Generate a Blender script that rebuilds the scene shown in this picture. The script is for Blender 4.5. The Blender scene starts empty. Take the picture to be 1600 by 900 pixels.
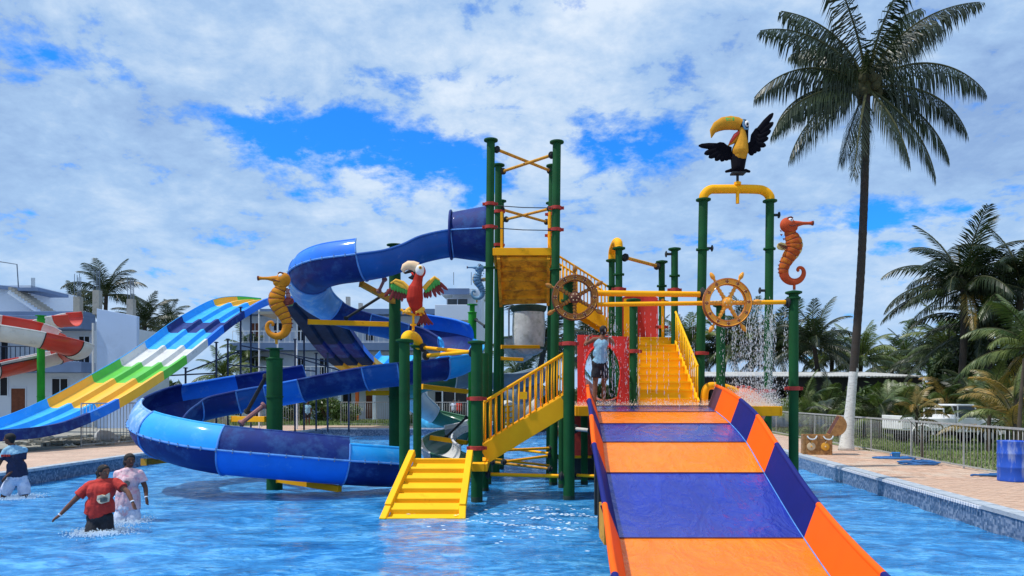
import bpy, math, random
import numpy as np
from mathutils import Vector, Matrix, noise as mnoise
random.seed(7)
R = math.radians
scene = bpy.context.scene
F, HC = 1155.0, 2.25            # focal length in photo pixels, eye height over the water

# ------------------------------------------------------------------ camera
cd = bpy.data.cameras.new('camera'); cam = bpy.data.objects.new('camera', cd)
scene.collection.objects.link(cam); scene.camera = cam
cd.sensor_width = 36; cd.lens = F / 1600 * 36; cd.shift_y = (620 - 450) / 1600
cd.clip_start = 0.1; cd.clip_end = 4000
cam.location = (0, 0, HC); cam.rotation_euler = (R(90), 0, 0)
scene.view_settings.view_transform = 'Standard'; scene.view_settings.look = 'None'
scene.view_settings.exposure = 0.08; scene.view_settings.gamma = 1

# ------------------------------------------------------------------ sun and sky
SUN_EL, SUN_AZ = 63, -102         # azimuth from straight ahead (+Y), clockwise seen from above
sl = bpy.data.lights.new('sun', 'SUN'); sun = bpy.data.objects.new('sun', sl)
scene.collection.objects.link(sun); sl.energy = 3.6; sl.angle = R(1.0); sl.color = (1, .96, .9)
sd = Vector((math.sin(R(SUN_AZ)) * math.cos(R(SUN_EL)), math.cos(R(SUN_AZ)) * math.cos(R(SUN_EL)), math.sin(R(SUN_EL))))
sun.rotation_euler = sd.to_track_quat('Z', 'Y').to_euler(); sun.location = (0, 0, 40)

w = bpy.data.worlds.new('World'); scene.world = w; w.use_nodes = True
nt = w.node_tree; nt.nodes.clear()
def N(t, tree=None, **k):
    n = (tree or nt).nodes.new(t)
    for a, b in k.items(): setattr(n, a, b)
    return n
def put(tree, sock, v):
    if isinstance(v, (int, float)): sock.default_value = v
    elif isinstance(v, tuple): sock.default_value = v
    else: tree.links.new(v, sock)
def MA(op, a, b=0.0, c=None, tree=None, clamp=False):
    t = tree or nt
    n = t.nodes.new('ShaderNodeMath'); n.operation = op; n.use_clamp = clamp
    put(t, n.inputs[0], a); put(t, n.inputs[1], b)
    if c is not None: put(t, n.inputs[2], c)
    return n.outputs[0]
def MIXC(f, a, b, tree=None, mode='MIX'):
    t = tree or nt
    n = t.nodes.new('ShaderNodeMix'); n.data_type = 'RGBA'; n.blend_type = mode
    put(t, n.inputs[0], f); put(t, n.inputs[6], a); put(t, n.inputs[7], b)
    return n.outputs[2]
def RAMP(f, stops, tree=None):
    t = tree or nt
    n = t.nodes.new('ShaderNodeValToRGB'); e = n.color_ramp.elements
    e[0].position = stops[0][0]; e[0].color = stops[0][1]
    e[1].position = stops[-1][0]; e[1].color = stops[-1][1]
    for p, c in stops[1:-1]:
        x = e.new(p); x.color = c
    put(t, n.inputs[0], f); return n.outputs[0]
def G4(v): return (v, v, v, 1)
def NOISE(vec, scale, detail=5, rough=.5, tree=None, dist=0.0):
    t = tree or nt
    n = t.nodes.new('ShaderNodeTexNoise'); n.inputs['Scale'].default_value = scale
    n.inputs['Detail'].default_value = detail; n.inputs['Roughness'].default_value = rough
    n.inputs['Distortion'].default_value = dist
    t.links.new(vec, n.inputs['Vector']); return n.outputs[0]

tc = N('ShaderNodeTexCoord')
sx = N('ShaderNodeSeparateXYZ'); nt.links.new(tc.outputs['Generated'], sx.inputs[0])
dx, dy, dz = sx.outputs
u = MA('ARCTAN2', dx, dy); v = MA('ARCSINE', dz)
zz = MA('ADD', MA('MAXIMUM', dz, 0.0), 0.30)
cmb = N('ShaderNodeCombineXYZ'); put(nt, cmb.inputs[0], MA('DIVIDE', dx, zz)); put(nt, cmb.inputs[1], MA('DIVIDE', dy, zz))
big = NOISE(cmb.outputs[0], 1.15, 7, .5, dist=.3)
fine = NOISE(cmb.outputs[0], 5.0, 9, .6, dist=.35)
tiny = NOISE(cmb.outputs[0], 18.0, 6, .65)
# openings of blue between the clouds: (photo px, py, half width, half height, weight)
holes = [(70, 95, 100, 26, .58), (30, 125, 80, 20, .5), (160, 105, 60, 34, .6), (430, 210, 90, 50, 1.2), (510, 222, 130, 48, 1.25), (600, 245, 140, 55, 1.1), (680, 245, 120, 50, 1.0), (740, 250, 70, 60, .9), (620, 285, 120, 28, .7), (420, 330, 60, 12, .3),
         (500, 250, 120, 25, .8), (690, 130, 130, 18, .62), (760, 165, 120, 22, .5), (960, 225, 100, 62, .78), (920, 290, 60, 40, .5), (905, 10, 40, 14, .8),
         (1390, 340, 120, 28, .75), (1480, 330, 90, 28, .6), (1170, 370, 90, 14, .55), (1560, 300, 70, 16, .45), (1400, 385, 60, 14, .45), (1420, 440, 60, 16, .35),
         (500, 345, 60, 10, .2), (740, 320, 50, 12, .4)]
hs = None
for px, py, rx, ry, wt in holes:
    d = Vector((px - 800, F, 620 - py)); L = d.length
    u0 = math.atan2(d.x, d.y); v0 = math.asin(d.z / L)
    ru = rx / L * 1.05; rv = ry / L
    a = MA('POWER', MA('DIVIDE', MA('SUBTRACT', u, u0), ru), 2.0); b = MA('POWER', MA('DIVIDE', MA('SUBTRACT', v, v0), rv), 2.0)
    g = MA('MULTIPLY', MA('EXPONENT', MA('MULTIPLY', MA('ADD', a, b), -.8)), wt)
    hs = g if hs is None else MA('MAXIMUM', hs, g)
# the rest of the sky (outside the view) keeps openings of its own
out = MA('GREATER_THAN', MA('ABSOLUTE', u), .66)
rest = MA('MULTIPLY', out, MA('MULTIPLY', MA('SUBTRACT', .5, big), 2.2))
f1 = MA('ADD', MA('MULTIPLY', MA('SUBTRACT', fine, .5), 3.0), MA('MULTIPLY', MA('SUBTRACT', big, .5), .25))
f1 = MA('ADD', f1, MA('MULTIPLY', MA('SUBTRACT', tiny, .5), 1.5))
blue = MA('SUBTRACT', MA('ADD', hs, rest), MA('ADD', f1, .36))
bluef = MA('SMOOTH_MIN', MA('MAXIMUM', MA('MULTIPLY', blue, 1.8), 0.0), 1.0, .2)
bluef = MA('MINIMUM', bluef, 1.0)
sky = N('ShaderNodeTexSky', sky_type='NISHITA', sun_disc=False); sky.sun_elevation = R(SUN_EL); sky.sun_rotation = R(SUN_AZ)
sky.air_density = 1.0; sky.dust_density = .3; sky.ozone_density = 2.0
bl = MIXC(1.0, sky.outputs[0], (.17, 1.0, 2.1, 1), mode='MULTIPLY')
# cloud brightness: bright wisps, blue grey bellies
cb = MA('ADD', MA('ADD', MA('MULTIPLY', MA('SUBTRACT', big, .5), 2.3), MA('MULTIPLY', MA('SUBTRACT', fine, .5), 1.5)), MA('MULTIPLY', MA('SUBTRACT', tiny, .5), .7))
cloud = RAMP(MA('ADD', cb, .5), [(0.0, (2.4, 3.8, 6.5, 1)), (.38, (3.5, 5.2, 7.8, 1)), (.6, (4.7, 6.2, 8.3, 1)), (.92, (6.7, 7.7, 9.0, 1))])
hz = RAMP(v, [(0.0, (1, 1, 1, 1)), (.34, (0, 0, 0, 1))])
cloud = MIXC(MA('MULTIPLY', hz, .72), cloud, (3.6, 5.6, 8.4, 1))
col = MIXC(bluef, cloud, bl)
bg = N('ShaderNodeBackground'); nt.links.new(col, bg.inputs[0]); bg.inputs[1].default_value = .105
wo = N('ShaderNodeOutputWorld'); nt.links.new(bg.outputs[0], wo.inputs[0])
w.cycles.sampling_method = 'MANUAL'; w.cycles.sample_map_resolution = 512

# ------------------------------------------------------------------ helpers
def W(px, py, Y): return Vector(((px - 800) * Y / F, Y, HC - (py - 620) * Y / F))
def Wz(px, py, z):
    Y = F * (HC - z) / (py - 620); return Vector(((px - 800) * Y / F, Y, z))
Z = Vector((0, 0, 1))
MAT = {}
def mat(name, col, rough=.45, var=.12, vscale=3.0, bump=0.0, bscale=30, metal=0, coat=0, dirt=None, dscale=1.5, dthr=.6, spec=.5, stretch=(1, 1, 1), trans=0, sss=0, emit=None):
    m = bpy.data.materials.new(name); m.use_nodes = True; t = m.node_tree
    b = t.nodes['Principled BSDF']
    tcn = t.nodes.new('ShaderNodeTexCoord'); mp = t.nodes.new('ShaderNodeMapping'); mp.inputs['Scale'].default_value = stretch
    t.links.new(tcn.outputs['Object'], mp.inputs[0]); vec = mp.outputs[0]
    c = (*col, 1)
    n1 = NOISE(vec, vscale, 6, .6, t)
    lo = tuple(x * (1 - var) for x in col) + (1,); hi = tuple(min(1, x * (1 + var)) for x in col) + (1,)
    cc = RAMP(n1, [(.3, lo), (.7, hi)], t)
    rr = MA('ADD', MA('MULTIPLY', n1, .22), rough - .11, tree=t, clamp=True)
    if dirt:
        n2 = NOISE(vec, dscale, 9, .68, t)
        fac = RAMP(n2, [(dthr - .05, G4(0)), (dthr + .1, G4(1))], t)
        cc = MIXC(fac, cc, (*dirt, 1), t)
        rr = MA('ADD', rr, MA('MULTIPLY', fac, .2, tree=t), tree=t, clamp=True)
    t.links.new(cc, b.inputs['Base Color']); t.links.new(rr, b.inputs['Roughness'])
    b.inputs['Metallic'].default_value = metal; b.inputs['Coat Weight'].default_value = coat; b.inputs['Coat Roughness'].default_value = .12
    b.inputs['Specular IOR Level'].default_value = spec; b.inputs['Transmission Weight'].default_value = trans
    if sss: b.inputs['Subsurface Weight'].default_value = sss; b.inputs['Subsurface Radius'].default_value = (.1, .05, .03); b.inputs['Subsurface Scale'].default_value = .2
    if bump:
        bn = t.nodes.new('ShaderNodeBump'); bn.inputs['Strength'].default_value = bump; bn.inputs['Distance'].default_value = .02
        t.links.new(NOISE(vec, bscale, 5, .6, t), bn.inputs['Height']); t.links.new(bn.outputs[0], b.inputs['Normal'])
    MAT[name] = m; return m

class MB:
    def __init__(s): s.v = []; s.f = []; s.m = []
    def add(s, vs, fs, mi=0):
        o = len(s.v); s.v += [tuple(x) for x in vs]; s.f += [tuple(i + o for i in f) for f in fs]; s.m += [mi] * len(fs)
    def hexa(s, p, mi=0):      # 8 points: bottom 4 ccw, top 4 ccw
        s.add(p, [(3, 2, 1, 0), (4, 5, 6, 7), (0, 1, 5, 4), (1, 2, 6, 5), (2, 3, 7, 6), (3, 0, 4, 7)], mi)
    def box(s, c, d, rot=None, mi=0):
        c = Vector(c); a, b, e = d[0] / 2, d[1] / 2, d[2] / 2
        p = [Vector(q) for q in ((-a, -b, -e), (a, -b, -e), (a, b, -e), (-a, b, -e), (-a, -b, e), (a, -b, e), (a, b, e), (-a, b, e))]
        if rot is not None: p = [rot @ q for q in p]
        s.hexa([c + q for q in p], mi)
    def bb(s, x0, x1, y0, y1, z0, z1, mi=0): s.box(((x0 + x1) / 2, (y0 + y1) / 2, (z0 + z1) / 2), (abs(x1 - x0), abs(y1 - y0), abs(z1 - z0)), None, mi)
    def bar(s, p, q, wd, ht, up=Z, mi=0):
        p = Vector(p); q = Vector(q); d = (q - p).normalized(); sd_ = d.cross(up).normalized(); u_ = sd_.cross(d)
        a = sd_ * wd / 2; b = u_ * ht / 2
        s.hexa([p - a - b, p + a - b, q + a - b, q - a - b, p - a + b, p + a + b, q + a + b, q - a + b], mi)
    def tube(s, pts, rad, seg=10, mi=0, caps=True, flat=1.0, upv=None):
        pts = [Vector(p) for p in pts]; n = len(pts)
        if not hasattr(rad, '__len__'): rad = [rad] * n
        vs = []; prev = None
        for i, p in enumerate(pts):
            t = (pts[min(i + 1, n - 1)] - pts[max(i - 1, 0)]).normalized()
            if prev is None:
                ref = upv or (Z if abs(t.z) < .9 else Vector((0, 1, 0)))
                a = t.cross(ref).normalized()
            else: a = (prev - t * prev.dot(t)).normalized()
            prev = a; b = a.cross(t)
            for k in range(seg):
                an = 2 * math.pi * k / seg; vs.append(p + (a * math.cos(an) * flat + b * math.sin(an)) * rad[i])
        fs = [(i * seg + k, i * seg + (k + 1) % seg, (i + 1) * seg + (k + 1) % seg, (i + 1) * seg + k) for i in range(n - 1) for k in range(seg)]
        if caps: fs += [tuple(range(seg))[::-1], tuple((n - 1) * seg + k for k in range(seg))]
        s.add(vs, fs, mi)
    def ell(s, c, r, rot=None, seg=14, rings=8, mi=0):
        c = Vector(c); vs = []; fs = []
        if not hasattr(r, '__len__'): r = (r, r, r)
        for i in range(1, rings):
            th = math.pi * i / rings
            for k in range(seg):
                ph = 2 * math.pi * k / seg
                q = Vector((r[0] * math.sin(th) * math.cos(ph), r[1] * math.sin(th) * math.sin(ph), r[2] * math.cos(th)))
                vs.append(c + (rot @ q if rot is not None else q))
        for sg in (1, -1):
            q = Vector((0, 0, r[2] * sg)); vs.append(c + (rot @ q if rot is not None else q))
        nn = (rings - 1) * seg
        for i in range(rings - 2):
            for k in range(seg): fs.append((i * seg + k, (i + 1) * seg + k, (i + 1) * seg + (k + 1) % seg, i * seg + (k + 1) % seg))
        for k in range(seg):
            fs.append((nn, k, (k + 1) % seg)); fs.append((nn + 1, (rings - 2) * seg + (k + 1) % seg, (rings - 2) * seg + k))
        s.add(vs, fs, mi)
    def caps(s, pts, rads, seg=12):
        s.tube(pts, rads, seg)
        for p, r in zip(pts, rads): s.ell(p, r, None, seg, 8)
    def lathe(s, c, prof, seg=16, axis=Z, mi=0):
        c = Vector(c); rq = Z.rotation_difference(Vector(axis)); vs = []; fs = []
        for r, z in prof:
            for k in range(seg):
                a = 2 * math.pi * k / seg; vs.append(c + rq @ Vector((r * math.cos(a), r * math.sin(a), z)))
        n = len(prof)
        for i in range(n - 1):
            for k in range(seg): fs.append((i * seg + k, i * seg + (k + 1) % seg, (i + 1) * seg + (k + 1) % seg, (i + 1) * seg + k))
        fs += [tuple(range(seg))[::-1], tuple((n - 1) * seg + k for k in range(seg))]
        s.add(vs, fs, mi)
    def prism(s, poly, ext, mi=0):
        n = len(poly); ext = Vector(ext)
        vs = [Vector(p) for p in poly] + [Vector(p) + ext for p in poly]
        s.add(vs, [tuple(range(n))[::-1], tuple(range(n, 2 * n))] + [(i, (i + 1) % n, n + (i + 1) % n, n + i) for i in range(n)], mi)
    def build(s, name, mats, parent=None, smooth=False, origin=None, bevel=0, local=False):
        if isinstance(mats, str): mats = [mats]
        if parent is not None: o = rootloc(parent)
        elif local: o = Vector((0, 0, 0))
        elif origin is not None: o = Vector(origin)
        else:
            a = np.array(s.v); o = Vector(((a[:, 0].min() + a[:, 0].max()) / 2, (a[:, 1].min() + a[:, 1].max()) / 2, a[:, 2].min()))
        me = bpy.data.meshes.new(name)
        me.from_pydata([(x - o.x, y - o.y, z - o.z) for x, y, z in s.v], [], s.f)
        for m in mats: me.materials.append(MAT[m])
        if len(mats) > 1: me.polygons.foreach_set('material_index', s.m)
        if smooth: me.polygons.foreach_set('use_smooth', [True] * len(s.f))
        ob = bpy.data.objects.new(name, me); scene.collection.objects.link(ob)
        if parent is not None: ob.parent = parent
        else: ob.location = o
        if bevel:
            bm = ob.modifiers.new('b', 'BEVEL'); bm.width = bevel; bm.segments = 2; bm.limit_method = 'ANGLE'
        if smooth and smooth != 'all': me.set_sharp_from_angle(angle=R(40))
        return ob
def rootloc(o):
    while o.parent: o = o.parent
    return Vector(o.location)
def tag(o, label=None, cat=None, group=None, kind=None):
    if label: o['label'] = label
    if cat: o['category'] = cat
    if group: o['group'] = group
    if kind: o['kind'] = kind
    return o
def thing(name, label, cat, loc=(0, 0, 0), group=None):
    o = bpy.data.objects.new(name, None); scene.collection.objects.link(o); o.location = loc; o.empty_display_size = .2
    return tag(o, label, cat, group)
def inst(src, name, loc, parent, rot=None, scale=None):
    o = bpy.data.objects.new(name, src if isinstance(src, bpy.types.Mesh) else src.data); scene.collection.objects.link(o)
    o.location = Vector(loc) - (rootloc(parent) if parent else Vector((0, 0, 0))); o.parent = parent
    if rot is not None: o.rotation_euler = rot
    if scale is not None: o.scale = scale
    return o
def lmesh(mb, name, mats, smooth=False):
    if isinstance(mats, str): mats = [mats]
    me = bpy.data.meshes.new(name); me.from_pydata(mb.v, [], mb.f)
    for m in mats: me.materials.append(MAT[m])
    if len(mats) > 1: me.polygons.foreach_set('material_index', mb.m)
    if smooth: me.polygons.foreach_set('use_smooth', [True] * len(mb.f))
    return me
def copy_tree(o, parent=None):
    c = o.copy(); scene.collection.objects.link(c); c.parent = parent
    for ch in o.children: copy_tree(ch, c)
    return c
def blob(mb, name, mats, parent, vox=.012, sm=4, wr=0):
    """merge overlapping volumes into one continuous smooth skin"""
    ob = mb.build(name, mats, parent)
    r = ob.modifiers.new('r', 'REMESH'); r.mode = 'VOXEL'; r.voxel_size = vox; r.use_smooth_shade = True
    s_ = ob.modifiers.new('s', 'SMOOTH'); s_.iterations = sm; s_.factor = .5
    dg = bpy.context.evaluated_depsgraph_get(); me = bpy.data.meshes.new_from_object(ob.evaluated_get(dg))
    old = ob.data; ob.modifiers.clear(); ob.data = me; bpy.data.meshes.remove(old)
    me.name = name
    if wr:
        n_ = len(me.vertices); co = np.empty(n_ * 3); no = np.empty(n_ * 3); me.vertices.foreach_get('co', co); me.vertices.foreach_get('normal', no); co = co.reshape(-1, 3); no = no.reshape(-1, 3)
        d = np.array([mnoise.noise(Vector((c[0] * 9 + c[2] * 3, c[1] * 9, c[2] * 4.5))) + .6 * mnoise.noise(Vector((c[0] * 20, c[1] * 20, c[2] * 9 + c[0] * 8))) for c in co]); co += no * (d * wr)[:, None]; me.vertices.foreach_set('co', co.ravel()); me.update()
    return ob
def spline(pts, n=8):
    P = [np.array(p, float) for p in pts]; out = []
    P = [2 * P[0] - P[1]] + P + [2 * P[-1] - P[-2]]
    for i in range(1, len(P) - 2):
        for k in range(n):
            t = k / n; a, b, c, d = P[i - 1], P[i], P[i + 1], P[i + 2]
            out.append(.5 * ((2 * b) + (c - a) * t + (2 * a - 5 * b + 4 * c - d) * t * t + (3 * b - a - 3 * c + d) * t ** 3))
    out.append(P[-2]); return out

# ------------------------------------------------------------------ materials
mat('green_paint', (.003, .075, .018), .34, .25, 2.2, .04, 60, spec=.3, dirt=(.03, .07, .04), dscale=5, dthr=.66)
mat('bright_green_paint', (.02, .33, .03), .34, .15, 2.5, .04, 60, spec=.3)
mat('dark_metal', (.02, .026, .028), .45, .3, 8)
mat('steel_post', (.02, .035, .075), .5, .3, 4)
mat('red_clamp', (.42, .035, .025), .35, .3, 9, .1, 40)
mat('yellow_paint', (1.0, .43, .002), .36, .08, 2.5, .05, 40, spec=.3, dirt=(.62, .25, .01), dscale=3.2, dthr=.66)
mat('bright_yellow_paint', (1.0, .51, .002), .34, .07, 2.5, .05, 40, spec=.3, dirt=(.75, .33, .01), dscale=4, dthr=.66)
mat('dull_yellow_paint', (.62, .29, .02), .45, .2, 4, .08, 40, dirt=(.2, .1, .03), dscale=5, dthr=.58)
mat('fiberglass_navy', (.001, .020, .165), .28, .25, 1.4, .03, 12, coat=.1, spec=.3, dirt=(.03, .09, .27), dscale=1.9, dthr=.55)
mat('fiberglass_royal', (.003, .085, .36), .26, .2, 1.4, .03, 12, coat=.15, spec=.35, dirt=(.08, .18, .44), dscale=2, dthr=.62)
mat('fiberglass_blue', (.004, .17, .74), .24, .15, 1.2, .03, 12, coat=.2, spec=.35, dirt=(.1, .32, .72), dscale=2, dthr=.62)
mat('fiberglass_sky', (.012, .38, .90), .24, .15, 1.2, .03, 12, coat=.2, spec=.35, dirt=(.08, .44, .86), dscale=2.6, dthr=.57)
mat('fiberglass_faded', (.14, .36, .70), .35, .22, 2.2, .06, 18, coat=.2, dirt=(.45, .58, .68), dscale=2.2, dthr=.55)
mat('fiberglass_edge', (.09, .28, .68), .35, .3, 5)
mat('fiberglass_yellow', (.86, .46, .015), .25, .08, 1.5, coat=.4)
mat('fiberglass_lane_green', (.09, .50, .03), .25, .1, 1.5, coat=.4)
mat('fiberglass_white', (.62, .62, .6), .3, .1, 1.5, coat=.3, dirt=(.42, .42, .4), dscale=2)
mat('fiberglass_red', (.52, .03, .015), .25, .15, 1.5, coat=.4)
mat('fiberglass_dark_green', (.012, .12, .05), .25, .2, 1.5, coat=.4)
mat('fiberglass_grey', (.2, .27, .33), .3, .2, 2.5, coat=.3)
mat('red_panel', (.86, .02, .005), .3, .08, 2, coat=.3)
mat('red_curtain', (.45, .025, .02), .4, .15, 3)
mat('brown_soffit', (.80, .36, .008), .5, .2, 3, .1, 30, dirt=(.42, .16, .01), dscale=4, dthr=.52)
mat('bronze', (.34, .13, .018), .35, .35, 14, .1, 60, spec=.4, dirt=(.55, .30, .06), dscale=16, dthr=.58)
mat('dark_bronze', (.13, .035, .015), .35, .3, 14)
mat('algae', (.02, .045, .03), .7, .4, 12)
mat('slide_underside', (.012, .03, .075), .6, .3, 2)
mat('gold_stud', (.72, .55, .3), .35, .3, 30)
mat('wheel_yellow', (.84, .33, .01), .3, .18, 6, .06, 40, coat=.4)
mat('wheel_brown', (.25, .07, .02), .35, .3, 12)
mat('white_plaster', (.60, .66, .75), .8, .06, .35, .1, 20, dirt=(.5, .55, .62), dscale=.6, dthr=.6)
mat('blue_wall', (.45, .58, .80), .8, .05, .4, .05, 20, dirt=(.38, .5, .7), dscale=.5, dthr=.6)
mat('slate_trim', (.14, .21, .36), .7, .12, 1.0)
mat('concrete', (.36, .35, .32), .9, .2, 2, .2, 20, dirt=(.18, .17, .16), dscale=2, dthr=.58)
mat('rebar', (.16, .2, .26), .5, .3, 5)
mat('dark_room', (.012, .014, .02), .5, .3, 2)
mat('glass', (.03, .045, .06), .08, .3, 2, spec=.8)
mat('wood_door', (.16, .05, .025), .5, .3, 5)
mat('orange_column', (.62, .12, .02), .5, .1, 3)
mat('galvanised', (.42, .43, .42), .42, .15, 8, metal=.35, dirt=(.25, .24, .2), dscale=7, dthr=.6)
mat('roof_sheet', (.42, .42, .40), .6, .15, .8, dirt=(.3, .27, .24), dscale=1.2, dthr=.55)
mat('shed_dark', (.03, .028, .025), .9, .3, 1)
mat('coping', (.42, .47, .52), .45, .2, 3, .1, 30, dirt=(.2, .24, .28), dscale=6, dthr=.56)
mat('palm_bark', (.05, .038, .03), .95, .3, 3, .6, 12, dirt=(.04, .035, .03), dscale=3, dthr=.5, stretch=(1, 1, 5))
mat('whitewash', (.62, .62, .58), .85, .14, 5, .5, 12, dirt=(.30, .27, .22), dscale=7, dthr=.6, stretch=(1, 1, 3))
mat('coconut', (.05, .05, .02), .6, .4, 8)
mat('bark', (.07, .055, .04), .95, .3, 6, .4, 20)
def leafmat(name, col, hi, sc=1.2):
    m = bpy.data.materials.new(name); m.use_nodes = True; t = m.node_tree; b = t.nodes['Principled BSDF']
    g = t.nodes.new('ShaderNodeTexCoord'); oi = t.nodes.new('ShaderNodeObjectInfo')
    n = NOISE(g.outputs['Object'], sc, 4, .6, t)
    f = MA('ADD', n, MA('MULTIPLY', MA('SUBTRACT', oi.outputs['Random'], .5, tree=t), .3, tree=t), tree=t)
    c = RAMP(f, [(.3, (*col, 1)), (.72, (*hi, 1))], t); t.links.new(c, b.inputs['Base Color'])
    b.inputs['Roughness'].default_value = .42; b.inputs['Specular IOR Level'].default_value = .5
    tr = t.nodes.new('ShaderNodeBsdfTranslucent'); t.links.new(MIXC(1.0, c, (1.1, 1.4, .5, 1), t, 'MULTIPLY'), tr.inputs[0])
    ms = t.nodes.new('ShaderNodeMixShader'); ms.inputs[0].default_value = .16
    t.links.new(b.outputs[0], ms.inputs[1]); t.links.new(tr.outputs[0], ms.inputs[2]); t.links.new(ms.outputs[0], t.nodes['Material Output'].inputs[0])
    MAT[name] = m
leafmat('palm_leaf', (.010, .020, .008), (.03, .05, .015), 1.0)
leafmat('palm_leaf_light', (.045, .085, .022), (.20, .24, .07), 1.0)
leafmat('palm_leaf_yellow', (.14, .13, .035), (.42, .25, .06), 1.4)
leafmat('bush_leaf', (.045, .085, .022), (.17, .22, .06), .8)
leafmat('far_leaf', (.03, .055, .03), (.10, .14, .06), .25)
MAT['palm_rachis'] = mat('palm_rachis', (.055, .06, .022), .6, .3, 3)
mat('grass', (.14, .18, .06), .95, .3, 1.4, .8, 14, dirt=(.30, .26, .15), dscale=.7, dthr=.54)
mat('blade', (.15, .21, .06), .8, .4, .8)
mat('skin', (.20, .085, .05), .5, .1, 8, sss=.1)
mat('skin_dark', (.12, .05, .03), .5, .1, 8, sss=.1)
mat('hair', (.008, .007, .007), .4, .4, 30, .5, 90, stretch=(1, 1, .2))
mat('red_cloth', (.50, .03, .02), .45, .2, 9, 1.0, 11)
mat('black_cloth', (.012, .013, .02), .45, .3, 9, 1.0, 11)
mat('navy_cloth', (.015, .02, .06), .45, .3, 9, 1.0, 11)
mat('pink_cloth', (.72, .50, .53), .45, .18, 8, 1.0, 11, dirt=(.62, .25, .34), dscale=14, dthr=.56)
mat('white_cloth', (.62, .66, .78), .45, .12, 8, 1.0, 11, dirt=(.42, .48, .66), dscale=12, dthr=.55)
mat('sky_cloth', (.25, .47, .62), .45, .15, 10, 1.0, 11, dirt=(.12, .28, .45), dscale=10, dthr=.56)
mat('print_cream', (.75, .6, .42), .8, .2, 20)
mat('print_grey', (.12, .13, .12), .8, .5, 40)
mat('eye_white', (.8, .8, .8), .25, .02, 3)
mat('sclera', (.42, .38, .35), .4, .02, 3)
mat('eye_black', (.01, .01, .01), .2, .02, 3)
mat('lip', (.3, .07, .06), .5, .1, 5)
mat('band_white', (.8, .8, .82), .5, .05, 5)
mat('horse_yellow', (.60, .22, .008), .4, .2, 6, .12, 40, spec=.3, dirt=(.38, .08, .01), dscale=6, dthr=.6)
mat('horse_ridge', (.3, .13, .12), .4, .3, 8)
mat('horse_orange', (.42, .065, .008), .4, .25, 6, .12, 40, spec=.3, dirt=(.50, .17, .015), dscale=6, dthr=.56)
mat('horse_orange_skin', (.50, .07, .015), .4, .2, 6, .12, 40, spec=.3)
mat('horse_belly', (.58, .42, .14), .4, .2, 8)
mat('horse_blue', (.12, .28, .45), .35, .2, 6, coat=.3)
mat('horse_groove', (.14, .03, .02), .5, .3, 8)
mat('groove_blue', (.03, .05, .12), .5, .3, 8)
mat('parrot_red', (.42, .02, .008), .4, .2, 6, .12, 50, spec=.3)
mat('parrot_dark_red', (.2, .02, .018), .4, .3, 6)
mat('parrot_white', (.75, .74, .7), .4, .08, 6)
mat('beak_cream', (.8, .55, .32), .4, .2, 5)
mat('beak_black', (.02, .015, .015), .4, .2, 5)
mat('feather_yellow', (.78, .40, .03), .4, .15, 6)
mat('feather_green', (.06, .34, .05), .4, .2, 8)
mat('toucan_black', (.002, .002, .006), .5, .2, 6, spec=.15)
mat('toucan_yellow', (.55, .26, .02), .45, .15, 5, spec=.2, dirt=(.5, .17, .01))
mat('barrel_blue', (.012, .09, .55), .35, .15, 3, .05, 20, dirt=(.30, .38, .62), dscale=5, dthr=.53, stretch=(1, 1, .22))
mat('hose_blue', (.02, .13, .36), .3, .2, 8)
mat('mug_blue', (.03, .28, .72), .3, .1, 8)
mat('chest_wood', (.36, .18, .06), .5, .2, 9, .1, 30, dirt=(.2, .09, .04), dscale=6, dthr=.55)
mat('chest_dark', (.10, .03, .02), .6, .3, 5)
mat('chest_emblem', (.68, .33, .03), .45, .1, 9)
mat('chest_emblem_pale', (.62, .48, .3), .45, .1, 9)
mat('rope', (.55, .6, .62), .7, .2, 20)
mat('car_white', (.8, .8, .79), .35, .1, 3, coat=.4)
mat('tyre', (.015, .015, .016), .8, .2, 5)
mat('bucket_grey', (.6, .6, .56), .4, .2, 4, dirt=(.34, .36, .3), dscale=3, dthr=.56)
mat('bucket_green', (.03, .07, .045), .4, .3, 4)
mat('tarp_blue', (.05, .40, .75), .5, .2, 3, .3, 6)
mat('sack', (.5, .52, .54), .8, .2, 5, .6, 9)
mat('foam', (.75, .84, .9), .35, .1, 8)
mat('debris', (.3, .29, .25), .9, .4, 5)
mat('droplet', (.86, .9, .93), .12, .04, 8, spec=.8)
mat('pale_pink_slide', (.62, .2, .12), .35, .2, 4, coat=.3)
# ------------------------------------------------------------------ special materials
def node_mat(name):
    m = bpy.data.materials.new(name); m.use_nodes = True; t = m.node_tree
    g = t.nodes.new('ShaderNodeTexCoord'); MAT[name] = m
    return m, t, t.nodes['Principled BSDF'], g.outputs['Object']
def MAPV(t, vec, sc):
    mp = t.nodes.new('ShaderNodeMapping'); mp.inputs['Scale'].default_value = sc; t.links.new(vec, mp.inputs[0]); return mp.outputs[0]
m, t, b, vec = node_mat('water')
wv = MAPV(t, vec, (.65, 1.15, 1))
n1 = NOISE(wv, 1.5, 5, .6, t, .9); n2 = NOISE(wv, 5.5, 5, .62, t, 1.3); n3 = NOISE(wv, 16, 3, .6, t, .6)
c = RAMP(MA('ADD', MA('MULTIPLY', n1, .6, tree=t), MA('MULTIPLY', n2, .4, tree=t), tree=t), [(.38, (.008, .12, .34, 1)), (.5, (.03, .25, .60, 1)), (.6, (.12, .44, .80, 1))], t)
t.links.new(c, b.inputs['Base Color']); b.inputs['Roughness'].default_value = .05; b.inputs['IOR'].default_value = 1.33
b.inputs['Specular IOR Level'].default_value = .62
bn = t.nodes.new('ShaderNodeBump'); bn.inputs['Strength'].default_value = 1.0; bn.inputs['Distance'].default_value = .15
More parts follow.
